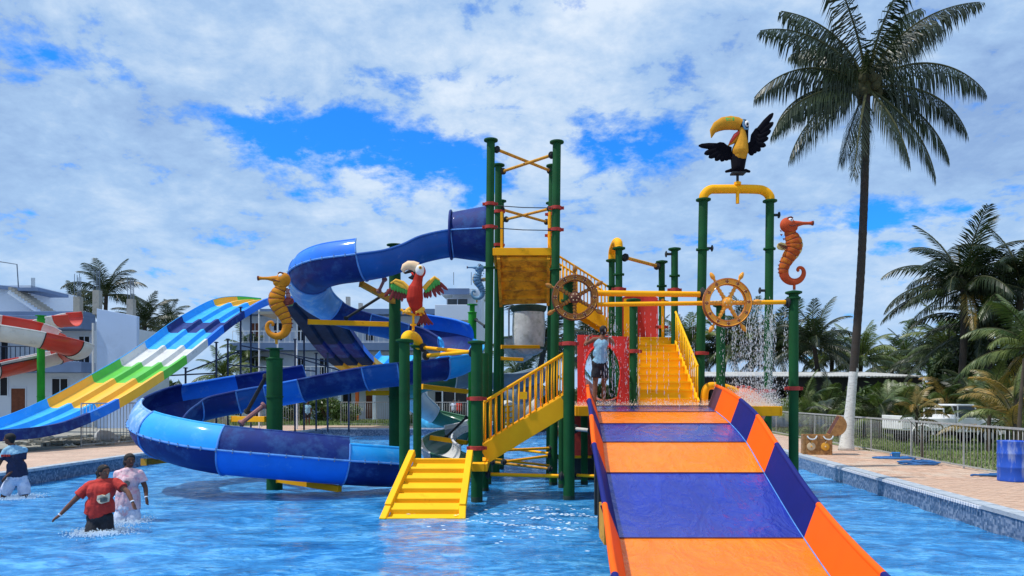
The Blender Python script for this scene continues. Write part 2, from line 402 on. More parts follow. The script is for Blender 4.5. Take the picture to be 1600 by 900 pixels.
n0 = RAMP(NOISE(vec, .33, 4, .55, t, .6), [(.35, G4(.25)), (.65, G4(1.25))], t)
hh = MA('MULTIPLY', n0, MA('ADD', MA('MULTIPLY', n1, .9, tree=t), MA('ADD', MA('MULTIPLY', n2, .42, tree=t), MA('MULTIPLY', n3, .12, tree=t), tree=t), tree=t), tree=t)
t.links.new(hh, bn.inputs['Height']); t.links.new(bn.outputs[0], b.inputs['Normal'])

def tiles(name, scale, c1, c2, mortar, bw=.5, rh=.25, rough=.5, ms=.015, bump=.3, nvar=.5):
    m, t, b, vec = node_mat(name)
    br = t.nodes.new('ShaderNodeTexBrick'); t.links.new(vec, br.inputs['Vector'])
    br.inputs['Scale'].default_value = scale; br.inputs['Color1'].default_value = (*c1, 1); br.inputs['Color2'].default_value = (*c2, 1); br.inputs['Mortar'].default_value = (*mortar, 1)
    br.inputs['Mortar Size'].default_value = ms; br.inputs['Brick Width'].default_value = bw; br.inputs['Row Height'].default_value = rh
    n = NOISE(vec, .8, 8, .65, t); n2 = NOISE(vec, 9, 5, .6, t)
    k = MA('ADD', MA('MULTIPLY', n, nvar, tree=t), MA('ADD', MA('MULTIPLY', n2, .4, tree=t), .8 - nvar / 2, tree=t), tree=t)
    cc = MIXC(1.0, br.outputs[0], k, t, 'MULTIPLY'); t.links.new(cc, b.inputs['Base Color']); b.inputs['Roughness'].default_value = rough
    bn = t.nodes.new('ShaderNodeBump'); bn.inputs['Strength'].default_value = bump; bn.inputs['Distance'].default_value = .01; bn.invert = True
    t.links.new(br.outputs[1], bn.inputs['Height']); t.links.new(bn.outputs[0], b.inputs['Normal'])
tiles('paver_sheet', 4.5, (.54, .34, .24), (.62, .45, .33), (.22, .18, .15), rough=.75, nvar=1.0)
mat('paver', (.56, .36, .25), .75, .25, 5, .3, 30, dirt=(.60, .48, .37), dscale=.9, dthr=.52)
def voro(name, scale, cols, rough=.3):
    m, t, b, vec = node_mat(name)
    v_ = t.nodes.new('ShaderNodeTexVoronoi'); v_.feature = 'F1'; v_.distance = 'CHEBYCHEV'; v_.inputs['Scale'].default_value = scale; v_.inputs['Randomness'].default_value = .25
    t.links.new(vec, v_.inputs['Vector']); s_ = t.nodes.new('ShaderNodeSeparateColor'); t.links.new(v_.outputs['Color'], s_.inputs[0])
    n = NOISE(vec, 1.5, 6, .6, t)
    c = RAMP(MA('ADD', MA('MULTIPLY', s_.outputs[0], .7, tree=t), MA('MULTIPLY', n, .3, tree=t), tree=t), cols, t)
    t.links.new(c, b.inputs['Base Color']); b.inputs['Roughness'].default_value = rough
voro('mosaic', 22, [(.1, (.05, .09, .16, 1)), (.5, (.12, .18, .29, 1)), (.9, (.32, .38, .48, 1))])
def wetslide(name, col, wet):
    """moulded plastic with a thin running sheet of water"""
    m, t, b, vec = node_mat(name)
    wv = MAPV(t, vec, (1.5, .8, 1)); n1 = NOISE(wv, 1.3, 5, .58, t, 1.1); n2 = NOISE(wv, 5, 5, .6, t, 1.0)
    c = RAMP(n1, [(.35, tuple(x * .86 for x in col) + (1,)), (.65, tuple(min(1, x * 1.12) for x in col) + (1,))], t)
    t.links.new(c, b.inputs['Base Color'])
    t.links.new(RAMP(n1, [(.42, G4(.34)), (.6, G4(.12))], t), b.inputs['Roughness'])
    b.inputs['Coat Weight'].default_value = wet; b.inputs['Coat Roughness'].default_value = .06; b.inputs['Coat IOR'].default_value = 1.4
    bn = t.nodes.new('ShaderNodeBump'); bn.inputs['Strength'].default_value = .9; bn.inputs['Distance'].default_value = .055
    t.links.new(MA('ADD', n1, MA('MULTIPLY', n2, .35, tree=t), tree=t), bn.inputs['Height'])
    t.links.new(bn.outputs[0], b.inputs['Coat Normal']); t.links.new(bn.outputs[0], b.inputs['Normal'])
wetslide('slide_orange', (.96, .215, .0), .22); wetslide('slide_purple', (.012, .028, .33), 1.0)
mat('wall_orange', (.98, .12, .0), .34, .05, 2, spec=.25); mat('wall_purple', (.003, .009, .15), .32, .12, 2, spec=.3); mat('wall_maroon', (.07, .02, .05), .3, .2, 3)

# ------------------------------------------------------------------ ground, pool, deck
DZ = .40
POOL = [(-12.7, 1.5), (-12.4, 18), (-11.1, 43), (10.9, 43), (6.95, 1.5)]
def xr(y): return 6.75 + .1 * y          # right pool edge
def xl(y): return -12.4 + (y - 18) * .05 if y > 18 else -12.4 + (y - 18) * .012
def sheet(name, rings, z, m_, kind='structure'):
    mb = MB()
    for q in rings: mb.add([(x, y, z) for x, y in q], [tuple(range(len(q)))])
    o = mb.build(name, m_); o['kind'] = kind; return o
B_ = 900
gz = DZ - .03
sheet('lawn', [[(-B_, -40), (-16.4, -40), (-16.4, 48), (-B_, 48)], [(14.1, 1.2), (B_, -40), (B_, 48), (14.1, 48)], [(-B_, 48), (B_, 48), (B_, 2 * B_), (-B_, 2 * B_)]], gz, 'grass')
dk = []
ys = [1.5, 10, 18, 27, 43]
for a, c in zip(ys[:-1], ys[1:]):
    dk.append([(-16.4, a), (xl(a), a), (xl(c), c), (-16.4, c)]); dk.append([(xr(a), a), (14.1, a), (14.1, c), (xr(c), c)])
dk += [[(-16.4, 43), (14.1, 43), (14.1, 48), (-16.4, 48)], [(-16.4, -40), (B_, -40), (14.1, 1.5), (-16.4, 1.5)]]
deck = sheet('deck', dk, DZ - .02, 'paver_sheet')
pw = MB()
for (x0, y0), (x1, y1) in zip(POOL, POOL[1:] + POOL[:1]):
    d = Vector((x1 - x0, y1 - y0, 0)).normalized(); n = Vector((-d.y, d.x, 0)) 
    a = Vector((x0, y0, 0)); c = Vector((x1, y1, 0)); a -= d * .1; c += d * .1
    for q in (1,):
        pw.hexa([a + Z * -.8, c + Z * -.8, c + n * .2 + Z * -.8, a + n * .2 + Z * -.8, a + Z * (DZ - .06), c + Z * (DZ - .06), c + n * .2 + Z * (DZ - .06), a + n * .2 + Z * (DZ - .06)])
pwo = pw.build('pool_wall', 'mosaic', origin=(0, 20, -.8)); pwo['kind'] = 'structure'
sheet('pool_floor', [POOL[::-1]], -.75, 'mosaic')
# water surface with real low waves
mb = MB(); nx, ny = 230, 330
P = []
for j in range(ny + 1):
    y = 1.5 + 41.5 * (j / ny) ** 1.5
    for i in range(nx + 1):
        x = xl(y) + (xr(y) - xl(y)) * i / nx
        h = .03 * mnoise.noise(Vector((x * .8, y * 1.3, 0))) + .018 * mnoise.noise(Vector((x * 2.1, y * 3.1, 5)))
        P.append((x, y, h))
mb.v = P; mb.f = [(j * (nx + 1) + i, j * (nx + 1) + i + 1, (j + 1) * (nx + 1) + i + 1, (j + 1) * (nx + 1) + i) for j in range(ny) for i in range(nx)]; mb.m = [0] * len(mb.f)
wt = mb.build('water', 'water', smooth='all', origin=(0, 20, 0)); wt['kind'] = 'structure'
# coping stones, each one a piece of the deck
def coping(ptA, ptB, n_, side):
    A = Vector(ptA); Bp = Vector(ptB); d = (Bp - A); L = d.length; d.normalize(); nn = Vector((d.y, -d.x, 0)) * side
    q = MB(); q.box((0, 0, 0), (L / n_ - .008, .3, .07)); me = lmesh(q, 'coping_stone', 'coping')
    ang = math.atan2(d.y, d.x)
    for i in range(n_):
        c = A + d * (L * (i + .5) / n_) + nn * .13
        inst(me, 'coping_stone', (c.x, c.y, DZ - .024 + random.uniform(-.002, .002)), deck, (random.uniform(-.006, .006), 0, ang + random.uniform(-.004, .004)))
coping((xr(9), 9, 0), (xr(43), 43, 0), 74, 1)
coping((xl(16), 16, 0), (xl(43), 43, 0), 54, -1)
coping((-11.1, 43, 0), (10.9, 43, 0), 40, -1)
# drain grating between the coping and the water along the right edge
gr = MB()
y = 12.6
while y < 20.5:
    gr.box((xr(y) - .035, y, DZ - .035), (.07, .045, .05)); y += .09
g_ = gr.build('drain_grating', 'band_white', deck); g_['kind'] = 'stuff'
# pavers: nearest single, the rest joined
q = MB(); q.box((0, 0, 0), (.212, .102, .03)); pm = lmesh(q, 'paver', 'paver')
cells = []
y = 11.0; r_ = 0
while y < 27:
    x = xr(y) + .31 + (.11 if r_ % 2 else 0)
    while x < 9.95 + .09 * y + .2:
        cells.append((y, x)); x += .22
    y += .11; r_ += 1
cells.sort(key=lambda c: c[0])
far = MB(); k = 0
for y, x in cells:
    px = 800 + x / y * F
    if px < 1615 and k < 300:
        inst(pm, 'paver', (x, y, DZ - .010 + random.uniform(-.003, .003)), deck, (random.uniform(-.012, .012), random.uniform(-.01, .01), random.uniform(-.01, .01))); k += 1
    elif px < 1640:
        far.box((x, y, DZ - .010 + random.uniform(-.003, .003)), (.212, .102, .03))
fo = far.build('paver', 'paver', deck); fo['kind'] = 'stuff'
# grass tufts beyond the right fence
rng = np.random.default_rng(3)
def blades(name, n_, fn, h, m_, parent=None):
    vs = []; fs = []
    for i in range(n_):
        x, y, z = fn(); a = rng.uniform(0, 6.28); hh = h * rng.uniform(.4, 1.3); s_ = rng.uniform(.006, .014) * (1 + y * .04)
        dx_, dy_ = math.cos(a) * s_, math.sin(a) * s_; lx, ly = rng.normal(0, .35 * hh, 2); o = len(vs)
        vs += [(x - dx_, y - dy_, z), (x + dx_, y + dy_, z), (x + lx, y + ly, z + hh)]; fs.append((o, o + 1, o + 2))
    q = MB(); q.v = vs; q.f = fs; q.m = [0] * len(fs); ob = q.build(name, m_, parent, origin=(14, 25, gz)); ob['kind'] = 'stuff'; return ob
def gp():
    y = rng.uniform(16, 45); x = rng.uniform(10.3 + .09 * y + .1, 10 + y * .72); return x, y, gz if x > 14.1 else DZ - .02
g1 = blades('grass', 45000, gp, .10, 'blade'); tag(g1, 'short green lawn grass behind the right metal fence', 'grass')
def gp2(): return rng.uniform(-30, -2), rng.uniform(48.3, 58), gz
g2 = blades('grass', 16000, gp2, .16, 'blade'); tag(g2, 'rough grass behind the far pool fence', 'grass')
def gp3():
    return 12.6 + rng.normal(.35, .32), 25.7 + rng.normal(-.1, .25), DZ
g3 = blades('grass', 900, gp3, .12, 'blade'); tag(g3, 'green grass patch at the foot of the tall palm', 'grass')
# the strip of lawn that comes up to the fence
sheet('lawn_strip', [[(9.96 + .09 * 10, 10), (14.2, 10), (14.2, 48), (9.96 + .09 * 46, 46)]], DZ - .012, 'grass')

# ------------------------------------------------------------------ fences
def fence(label, A, Bp, h, pitch, postn, rbar=.011, m_='galvanised'):
    A = Vector(A); Bp = Vector(Bp); d = Bp - A; L = d.length; d.normalize()
    t = thing('metal_fence', label, 'fence', (A + Bp) / 2)
    for zz_, rr in ((h, .03), (.08, .022)):
        q = MB(); q.bar(A + Z * zz_, Bp + Z * zz_, rr * 1.6, rr * 1.6); q.build('rail', m_, t)
    q = MB(); q.tube([(0, 0, .08), (0, 0, h)], rbar, 6); me = lmesh(q, 'bar', m_, True)
    n_ = int(L / pitch)
    for i in range(n_):
        if i % 1 == 0: inst(me, 'bar', A + d * (i + .5) * pitch, t)
    q = MB(); q.box((0, 0, h / 2), (.034, .034, h)); me = lmesh(q, 'fence_post', m_)
    for i in range(postn + 1): inst(me, 'fence_post', A + d * (L * i / postn) , t)
    return t
fx = lambda y: 9.9 + .09 * y
fence('low galvanised bar fence along the lawn on the right of the pool', (fx(13), 13, DZ), (fx(46), 46, DZ), 1.13, .17, 11, .009)
fence('low grey bar fence across the far end of the pool on the right', (fx(46), 46.2, DZ), (1.5, 46.8, DZ), 1.2, .14, 6)
fence('pale bar fence across the far end behind the green poles', (.8, 47, DZ), (-11.2, 48.4, DZ), 1.5, .15, 5)
fence('brownish end panel of the fence in front of the multi lane slide', (-15.97, 27.4, DZ), (-15.05, 30.2, DZ), 1.6, .155, 1, .013)
fence('grey bar fence beside the multi lane slide behind the left slide bend', (-15.05, 30.3, DZ), (-16.2, 42, DZ), 1.5, .15, 5)
fence('short bar fence behind the tall green post on the left', (-17.4, 44.5, DZ), (-13.4, 46.5, DZ), 1.4, .15, 2)

# ------------------------------------------------------------------ buildings
def opening(mb_, t, x0, x1, z0, z1, y, pane='glass', frame='white_plaster', name='window', mull=1):
    """a recessed pane in a frame standing 4 cm proud of the wall face at y"""
    q = MB(); fw = .07
    q.bb(x0 - fw, x0, y - .05, y + .12, z0 - fw, z1 + fw); q.bb(x1, x1 + fw, y - .05, y + .12, z0 - fw, z1 + fw)
    q.bb(x0, x1, y - .048, y + .12, z1, z1 + fw); q.bb(x0, x1, y - .048, y + .12, z0 - fw, z0)
    for i in range(1, mull): 
        xx = x0 + (x1 - x0) * i / mull; q.bb(xx - .03, xx + .03, y - .02, y + .1, z0, z1)
    f = q.build(name, frame, t)
    q = MB(); q.bb(x0, x1, y - .012, y + .1, z0, z1); q.build('pane' if name == 'window' else 'panel', pane, f)
    return f
def balrail(t, x0, x1, y, z, h=1.0, pitch=.3, m_='steel_post'):
    q = MB(); q.bb(x0, x1, y - .03, y + .03, z + h - .05, z + h); q.bb(x0, x1, y - .03, y + .03, z + .06, z + .1)
    r = q.build('balcony_railing', m_, t); n_ = int((x1 - x0) / pitch)
    q = MB(); q.box((0, 0, h / 2), (.035, .035, h - .04)); me = lmesh(q, 'baluster', m_)
    for i in range(n_ + 1): inst(me, 'baluster', (x0 + (x1 - x0) * i / n_, y, z), r)
def seg(pxa, pxb, Y): return (pxa - 800) * Y / F, (pxb - 800) * Y / F
def zz_(py, Y): return HC - (py - 620) * Y / F
# left building, two storeys, white with slate bands
Y = 46
t = thing('unfinished_building', 'white two storey building with slate bands and bare concrete columns on its roof', 'building', (-28, 50, gz))
x0, x1 = seg(-160, 148, Y)
q = MB(); q.bb(x0, x1, Y, Y + 10, gz, zz_(502, Y)); q.build('wall', 'white_plaster', t)
q = MB(); q.bb(x0, x1 + .05, Y - 1.5, Y - .003, zz_(517, Y), zz_(497, Y)); q.bb(x0, x1 + .04, Y - 1.3, Y - .01, zz_(497, Y), zz_(490, Y)); q.build('roof_slab', 'slate_trim', t, bevel=.02)
q = MB(); q.bb(x0, x1 + .05, Y - 1.5, Y - .003, zz_(583, Y), zz_(567, Y)); q.build('balcony_slab', 'slate_trim', t, bevel=.02)
balrail(t, x0, x1, Y - 1.4, zz_(567, Y), .95, .28)
for a, b_, c, d_ in ((-10, 13, 521, 565), (124, 140, 526, 567), (-60, -35, 525, 565)):
    p, r = seg(a, b_, Y); opening(None, t, p, r, zz_(d_, Y), zz_(c, Y), Y, 'dark_room', mull=2)
for a, b_, c, d_ in ((82, 106, 592, 620), (-12, 12, 590, 618), (-70, -45, 590, 618)):
    p, r = seg(a, b_, Y); opening(None, t, p, r, zz_(d_, Y), zz_(c, Y), Y, 'dark_room', mull=2)
p, r = seg(18, 40, Y); opening(None, t, p, r, gz + .1, gz + 2.4, Y, 'wood_door', name='door')
# tall plain wall block
xa, xb = seg(151, 214, 44)
q = MB(); q.hexa([(xa, 44, gz), (xb, 44, gz), (xb, 44.3, gz), (xa, 44.3, gz), (xa, 44, zz_(482, 44)), (xb, 44, zz_(494, 44)), (xb, 44.3, zz_(494, 44)), (xa, 44.3, zz_(482, 44))]); q.build('stair_block', 'blue_wall', t, bevel=.02)
q = MB(); q.tube([(xa - .15, 43.9, gz), (xa - .15, 43.9, zz_(505, 44))], .07, 8); q.build('drain_pipe', 'fiberglass_white', t)
# roof room and outer stair
xa, xb = seg(-80, 32, Y)
q = MB(); q.bb(xa, xb, Y + 1, Y + 6, zz_(497, Y) , zz_(442, Y)); q.build('roof_room', 'white_plaster', t)
q = MB(); a_, b_ = seg(-90, 62, Y); q.hexa([(a_, Y + .6, zz_(440, Y)), (b_ - 1.6, Y + .6, zz_(452, Y)), (b_ - 1.6, Y + 6.4, zz_(452, Y)), (a_, Y + 6.4, zz_(440, Y)), (a_, Y + .6, zz_(434, Y)), (b_ - 1.6, Y + .6, zz_(447, Y)), (b_ - 1.6, Y + 6.4, zz_(447, Y)), (a_, Y + 6.4, zz_(434, Y))])
q.bb(seg(31, 62, Y)[0], seg(31, 62, Y)[1], Y - .2, Y + 3, zz_(455, Y), zz_(450, Y)); q.build('roof_canopy', 'slate_trim', t)
q = MB(); A = Vector((seg(20, 80, Y)[0], Y + .2, zz_(450, Y))); Bq = Vector((seg(20, 80, Y)[1], Y + .2, zz_(490, Y)))
q.bar(A + Z * -.25, Bq + Z * -.25, 1.2, .3); st = q.build('outer_stair', 'white_plaster', t)
q = MB(); q.box((0, 0, 0), (.2, 1.25, .17)); me = lmesh(q, 'step', 'concrete')
for i in range(12): inst(me, 'step', A.lerp(Bq, (i + .5) / 12) + Z * -.02, st)
for a, top, base in ((122, 462, 492), (152, 452, 484), (205, 466, 494)):
    w_ = 5; xa, xb = seg(a - w_, a + w_, 44.5)
    q = MB(); q.bb(xa, xb, 44.32, 44.32 + xb - xa, zz_(base + 6, 44), zz_(top, 44)); c = q.build('roof_column', 'concrete', t)
    q = MB()
    for k in range(5):
        xx = xa + (xb - xa) * (k + .5) / 5; q.tube([(xx, 44.4 + (k % 2) * .25, zz_(top, 44)), (xx + random.uniform(-.02, .02), 44.4 + (k % 2) * .25, zz_(top - 34 + random.uniform(-3, 3), 44))], .018, 5)
    q.build('rebar', 'rebar', c)
q = MB(); xa = seg(0, 29, Y)[1]; q.tube([(xa - 1.4, Y, zz_(408, Y)), (xa - .1, Y, zz_(413, Y)), (xa, Y, zz_(452, Y))], .035, 6)
for k in range(4): q.tube([(xa + .15 + .07 * k, Y + 1, zz_(452, Y)), (xa + .15 + .07 * k, Y + 1, zz_(430, Y))], .018, 5)
q.build('rebar', 'rebar', t)
# centre building far behind: three storeys
Y = 62
t = thing('hotel_building', 'long white three storey building with slate floor bands behind the spiral slide', 'building', (-16, 66, gz))
x0, x1 = seg(374, 700, Y)
q = MB(); q.bb(x0, x1, Y, Y + 12, gz, zz_(489, Y)); q.build('wall', 'white_plaster', t)
for ya, yb in ((494, 486), (549, 538), (603, 592)):
    q = MB(); q.bb(x0 - .2, x1 + .2, Y - 1.6, Y - .003, zz_(ya, Y), zz_(yb, Y)); q.build('floor_band', 'slate_trim', t)
for zb in (538, 592): balrail(t, x0, x1, Y - 1.5, zz_(zb, Y), 1.0, .42, 'band_white')
for i, px in enumerate(range(392, 700, 36)):
    a, b_ = seg(px, px + 13, Y)
    opening(None, t, a, b_, zz_(532, Y), zz_(505, Y), Y, 'dark_room' if i % 3 else 'wood_door', mull=2)
    opening(None, t, a, b_, zz_(586, Y), zz_(560, Y), Y, 'dark_room', mull=2)
    opening(None, t, a, b_, gz + .05, gz + 2.3, Y, 'wood_door' if i % 2 else 'dark_room', name='door')
for px in range(528, 700, 27):
    a, b_ = seg(px, px + 5, Y - 1.4); q = MB(); q.bb(a, b_, Y - 1.4, Y - 1.1, gz, zz_(603, Y)); q.build('column', 'orange_column' if px in (555, 609) else 'white_plaster', t)
for px, tp in ((539, 461), (559, 471)):
    a, b_ = seg(px - 3, px + 3, Y); q = MB(); q.bb(a, b_, Y + 1, Y + 1.4, zz_(489, Y), zz_(tp, Y)); q.build('roof_column', 'concrete', t)
# centre-right tower block
Y = 56
t = thing('stair_tower', 'white square building with overhanging slate roof and white balcony above the parrot', 'building', (-5, 58, gz))
x0, x1 = seg(684, 752, Y)
q = MB(); q.bb(x0 + 1.0, x1, Y + 1.2, Y + 7, gz, zz_(452, Y)); q.build('wall', 'white_plaster', t)
a, b_ = seg(682, 735, Y); q = MB(); q.bb(a, b_, Y - 1.2, Y + 1.19, zz_(503, Y), zz_(479, Y)); q.build('balcony', 'white_plaster', t, bevel=.03)
a, b_ = seg(688, 738, Y); q = MB(); q.hexa([(a, Y - .6, zz_(460, Y)), (b_, Y - .6, zz_(460, Y)), (b_ + 1, Y + 7.2, zz_(452, Y)), (a, Y + 7.2, zz_(452, Y)), (a, Y - .6, zz_(453, Y)), (b_, Y - .6, zz_(453, Y)), (b_ + 1, Y + 7.2, zz_(434, Y)), (a, Y + 7.2, zz_(434, Y))]); q.build('roof', 'white_plaster', t)
q = MB(); q.bb(a + .2, b_ - .2, Y - .65, Y - .55 + .1, zz_(461.5, Y), zz_(452.5, Y)); q.build('roof_fascia', 'slate_trim', t)
a, b_ = seg(697, 729, Y); opening(None, t, a, b_, zz_(478, Y), zz_(464, Y), Y + 1.2, 'glass', mull=2)
a, b_ = seg(690, 728, Y); opening(None, t, a, b_, zz_(534, Y), zz_(506, Y), Y + 1.2, 'dark_room', mull=2)
balrail(t, a, b_, Y, zz_(535, Y), 1.0, .3, 'band_white')
opening(None, t, a, b_, gz + .1, zz_(575, Y), Y + 1.2, 'dark_room', name='door', mull=2)
for px in (704, 733): 
    a, _ = seg(px, px, Y); q = MB(); q.tube([(a, Y + 3, zz_(436, Y)), (a, Y + 3, zz_(415, Y))], .03, 5); q.build('roof_rod', 'rebar', t)
# long shed at the right
Y = 44
t = thing('open_shed', 'long dark open shed under a flat corrugated metal roof behind the plants', 'shed', (18, 47, gz))
x0, x1 = seg(1040, 1434, Y); zt = zz_(590, Y)
rf = MB(); nn = 150
for i in range(nn):
    a = x0 + (x1 - x0) * i / nn; b_ = x0 + (x1 - x0) * (i + 1) / nn; h1 = .03 if i % 2 else 0; h2 = 0 if i % 2 else .03
    rf.hexa([(a, Y - .8, zt + h1), (b_, Y - .8, zt + h2), (b_, Y + 7, zt + .5 + h2), (a, Y + 7, zt + .5 + h1), (a, Y - .8, zt + .06 + h1), (b_, Y - .8, zt + .06 + h2), (b_, Y + 7, zt + .56 + h2), (a, Y + 7, zt + .56 + h1)])
rf.build('roof', 'roof_sheet', t)
q = MB(); q.bb(x0, x1, Y + 6.5, Y + 6.7, gz, zt + .45); q.bb(x0, x0 + .1, Y, Y + 6.49, gz, zt); q.build('back_wall', 'shed_dark', t)
q = MB(); q.bb(x0 + .11, x1, Y - .5, Y - .4, zt - .75, zt - .01); q.build('roof_beam', 'shed_dark', t)
q = MB(); q.box((0, 0, (zt - gz) / 2), (.14, .14, zt - gz)); me = lmesh(q, 'shed_post', 'palm_bark')
for i in range(7): inst(me, 'shed_post', (x0 + .3 + (x1 - x0 - .6) * i / 6, Y - .2, gz), t)
t = thing('small_shed', 'lower dark shed with a pale sheet roof behind the white truck', 'shed', (24, 42, gz))
Y = 41; x0, x1 = seg(1420, 1560, Y); zt = zz_(609, Y)
q = MB(); q.hexa([(x0, Y, zt), (x1, Y, zt - .2), (x1, Y + 4, zt + .3), (x0, Y + 4, zt + .5), (x0, Y, zt + .12), (x1, Y, zt - .08), (x1, Y + 4, zt + .42), (x0, Y + 4, zt + .62)]); q.build('roof', 'roof_sheet', t)
q = MB(); q.bb(x0, x1, Y + 3.8, Y + 3.95, gz, zt + .25); q.build('back_wall', 'shed_dark', t)
q = MB(); q.box((0, 0, (zt - gz) / 2), (.12, .12, zt - gz - .25)); me = lmesh(q, 'shed_post', 'palm_bark')
for i in range(4): inst(me, 'shed_post', (x0 + .3 + (x1 - x0 - .6) * i / 3, Y + .2, gz), t)
# low white boundary wall far behind everything
# ------------------------------------------------------------------ posts and pipes
def pole(label, px, top, Y, r, red=(), flange=(), m_='green_paint', zb=-.7, cap=True, stubs=(), group='green round posts of the water play structure', px2=None):
    p = W(px, top, Y); x, z1 = p.x, p.z
    t = thing('green_post', label, 'post', (x, Y, zb), group)
    xb = ((px2 - 800) * Y / F) if px2 else x
    B0 = Vector((xb, Y, zb)); T0 = Vector((x, Y, z1))
    q = MB(); q.tube([B0, B0.lerp(T0, .5), T0], r, 20); q.build('shaft', m_, t, True)
    at_ = lambda z: B0.lerp(T0, (z - zb) / (z1 - zb))
    q = MB(); c = at_(0); q.lathe(c, [(r + .002, -.2), (r + .003, .07), (r + .001, .09)], 20); q.build('waterline_stain', 'algae', t, True)
    if cap:
        q = MB(); c = at_(z1); q.lathe(c, [(r + .02, -.03), (r + .075, -.005), (r + .075, .03), (r + .01, .045), (r * .4, .06)], 20); q.build('cap_flange', 'green_paint' if m_ != 'bright_green_paint' else m_, t, True)
    for y in red:
        c = at_(zz_(y, Y)); q = MB(); q.lathe(c, [(r + .003, -.045), (r + .035, -.04), (r + .035, .04), (r + .003, .045)], 20)
        for s_ in (1, -1): q.box(c + Vector((s_ * (r + .05), 0, 0)), (.09, .06, .07)); q.tube([c + Vector((s_ * (r + .06), -.06, 0)), c + Vector((s_ * (r + .06), .06, 0))], .014, 6)
        q.build('red_clamp', 'red_clamp', t, True)
    for y in flange:
        c = at_(zz_(y, Y)); q = MB(); q.lathe(c, [(r + .003, -.02), (r + .05, -.018), (r + .05, .018), (r + .003, .02)], 18)
        for k in range(6): a = k * math.pi / 3; q.tube([c + Vector((math.cos(a) * (r + .032), math.sin(a) * (r + .032), -.035)), c + Vector((math.cos(a) * (r + .032), math.sin(a) * (r + .032), .035))], .01, 5)
        q.build('joint_flange', 'green_paint', t, True)
    for y, s_ in stubs:
        c = at_(zz_(y, Y)); q = MB(); d = Vector((s_, 0, 0)); q.tube([c + d * r * .8, c + d * (r + .12)], .035, 10); q.lathe(c + d * (r + .11), [(.05, 0), (.085, .01), (.085, .03), (.04, .05)], 12, d); q.build('side_outlet', 'dark_metal', t, True)
    return t
pole('front left post of the tall slide tower, with two red clamps', 767, 220, 19, .105, (319, 355), (418,), px2=761)
pole('front right post of the tall slide tower, with two red clamps', 870, 223, 18.8, .105, (325, 359), (421,), px2=864)
pole('rear left post of the tall slide tower', 779, 259, 21, .1, (331, 383), (), px2=775)
pole('rear right post of the tall slide tower', 863, 260, 21, .1, (335, 368), (), px2=858)
pole('shorter post behind the rear left tower post', 783, 315, 23, .09, (), (345,))
pole('shorter post behind the rear right tower post', 861, 318, 23, .09, (), (345,))
pole('post at the foot of the yellow stairs, beside the small yellow ramp', 745, 536, 16.0, .125, (623, 700))
pole('left post under the small yellow elbow pipe and parrot', 632, 533, 16.5, .12, (), (), zb=-.7)
pole('right post under the small yellow elbow pipe', 652, 541, 17.8, .1, (), ())
pole('post behind the dark ship wheel', 889, 438, 16.2, .125, (537,), (470,))
pole('post between the red archway and the wide yellow stairs', 990, 470, 17.6, .1, (549,), ())
pole('post behind the yellow ship wheel, next to the big slide', 1126, 478, 17.6, .105, (), ())
pole('post that carries the orange seahorse', 1240, 458, 16.4, .105, (607,), (466,))
pole('tall left post of the toucan arch', 1099, 313, 19, .115, (552,), (390,), stubs=((388, 1),), px2=1090)
pole('tall right post of the toucan arch', 1203, 315, 19, .105, (611,), (389,), stubs=((336, 1), (454, -1)), px2=1198)
pole('post with the left end of the diagonal pipe, beside the yellow elbow', 967, 389, 19, .09, (452,), (429,), stubs=((402, 1),))
pole('post under the back end of the tall yellow elbow', 956, 408, 20.3, .085, (), (447,))
pole('post at the right end of the diagonal pipe', 1034, 410, 20.0, .085, (472, 511), (447,))
pole('taller post right of the diagonal pipe', 1054, 390, 19.4, .09, (453,), (431,), stubs=((397, -1),))
pole('short dark post under the platform beside the big slide', 913, 648, 19.0, .09, (), (), cap=False, group='posts under the main platform')
pole('short dark post under the platform behind the wheel post', 878, 648, 18.4, .09, (), (), cap=False, group='posts under the main platform')
pole('post behind the foot of the yellow stairs', 757, 552, 17.6, .1, (), (), cap=False)
# square-ish stepped slide supports
def slide_post(label, px, Y, r, ytop, ystub, rs, m_='green_paint', clampy=None):
    t = thing('slide_support_post', label, 'post', (W(px, 620, Y).x, Y, -.7), 'thick posts that carry the spiral slide')
    x = W(px, 620, Y).x; q = MB(); q.tube([(x, Y, -.7), (x, Y, zz_(ytop, Y))], r, 24); q.lathe((x, Y, zz_(620, Y)), [(r + .001, -.02), (r + .02, -.018), (r + .02, .018), (r + .001, .02)], 24); q.build('shaft', m_, t, True)
    q = MB(); q.lathe((x, Y, zz_(ytop, Y)), [(r + .02, -.02), (r + .02, .0), (rs + .01, .02), (rs, .03), (rs, zz_(ystub, Y) - zz_(ytop, Y)), (rs + .09, zz_(ystub, Y) - zz_(ytop, Y) + .005), (rs + .09, zz_(ystub, Y) - zz_(ytop, Y) + .03), (rs * .5, zz_(ystub, Y) - zz_(ytop, Y) + .035)], 24); q.build('top_collar', m_, t, True)
    return t
slide_post('thick post standing in the left loop of the blue slide, carrying the yellow seahorse', 429, 17.95, .19, 560, 546, .12)
slide_post('bright green post carrying the blue seahorse left of the tower', 738, 23.5, .13, 488, 477, .08, 'bright_green_paint')
slide_post('tall thick post behind the parrot that holds the upper slide', 617, 21.5, .17, 388, 384, .15)
sp = slide_post('leaning bright green post of the red and white slide', 64, 34, .16, 498, 494, .14, 'bright_green_paint')

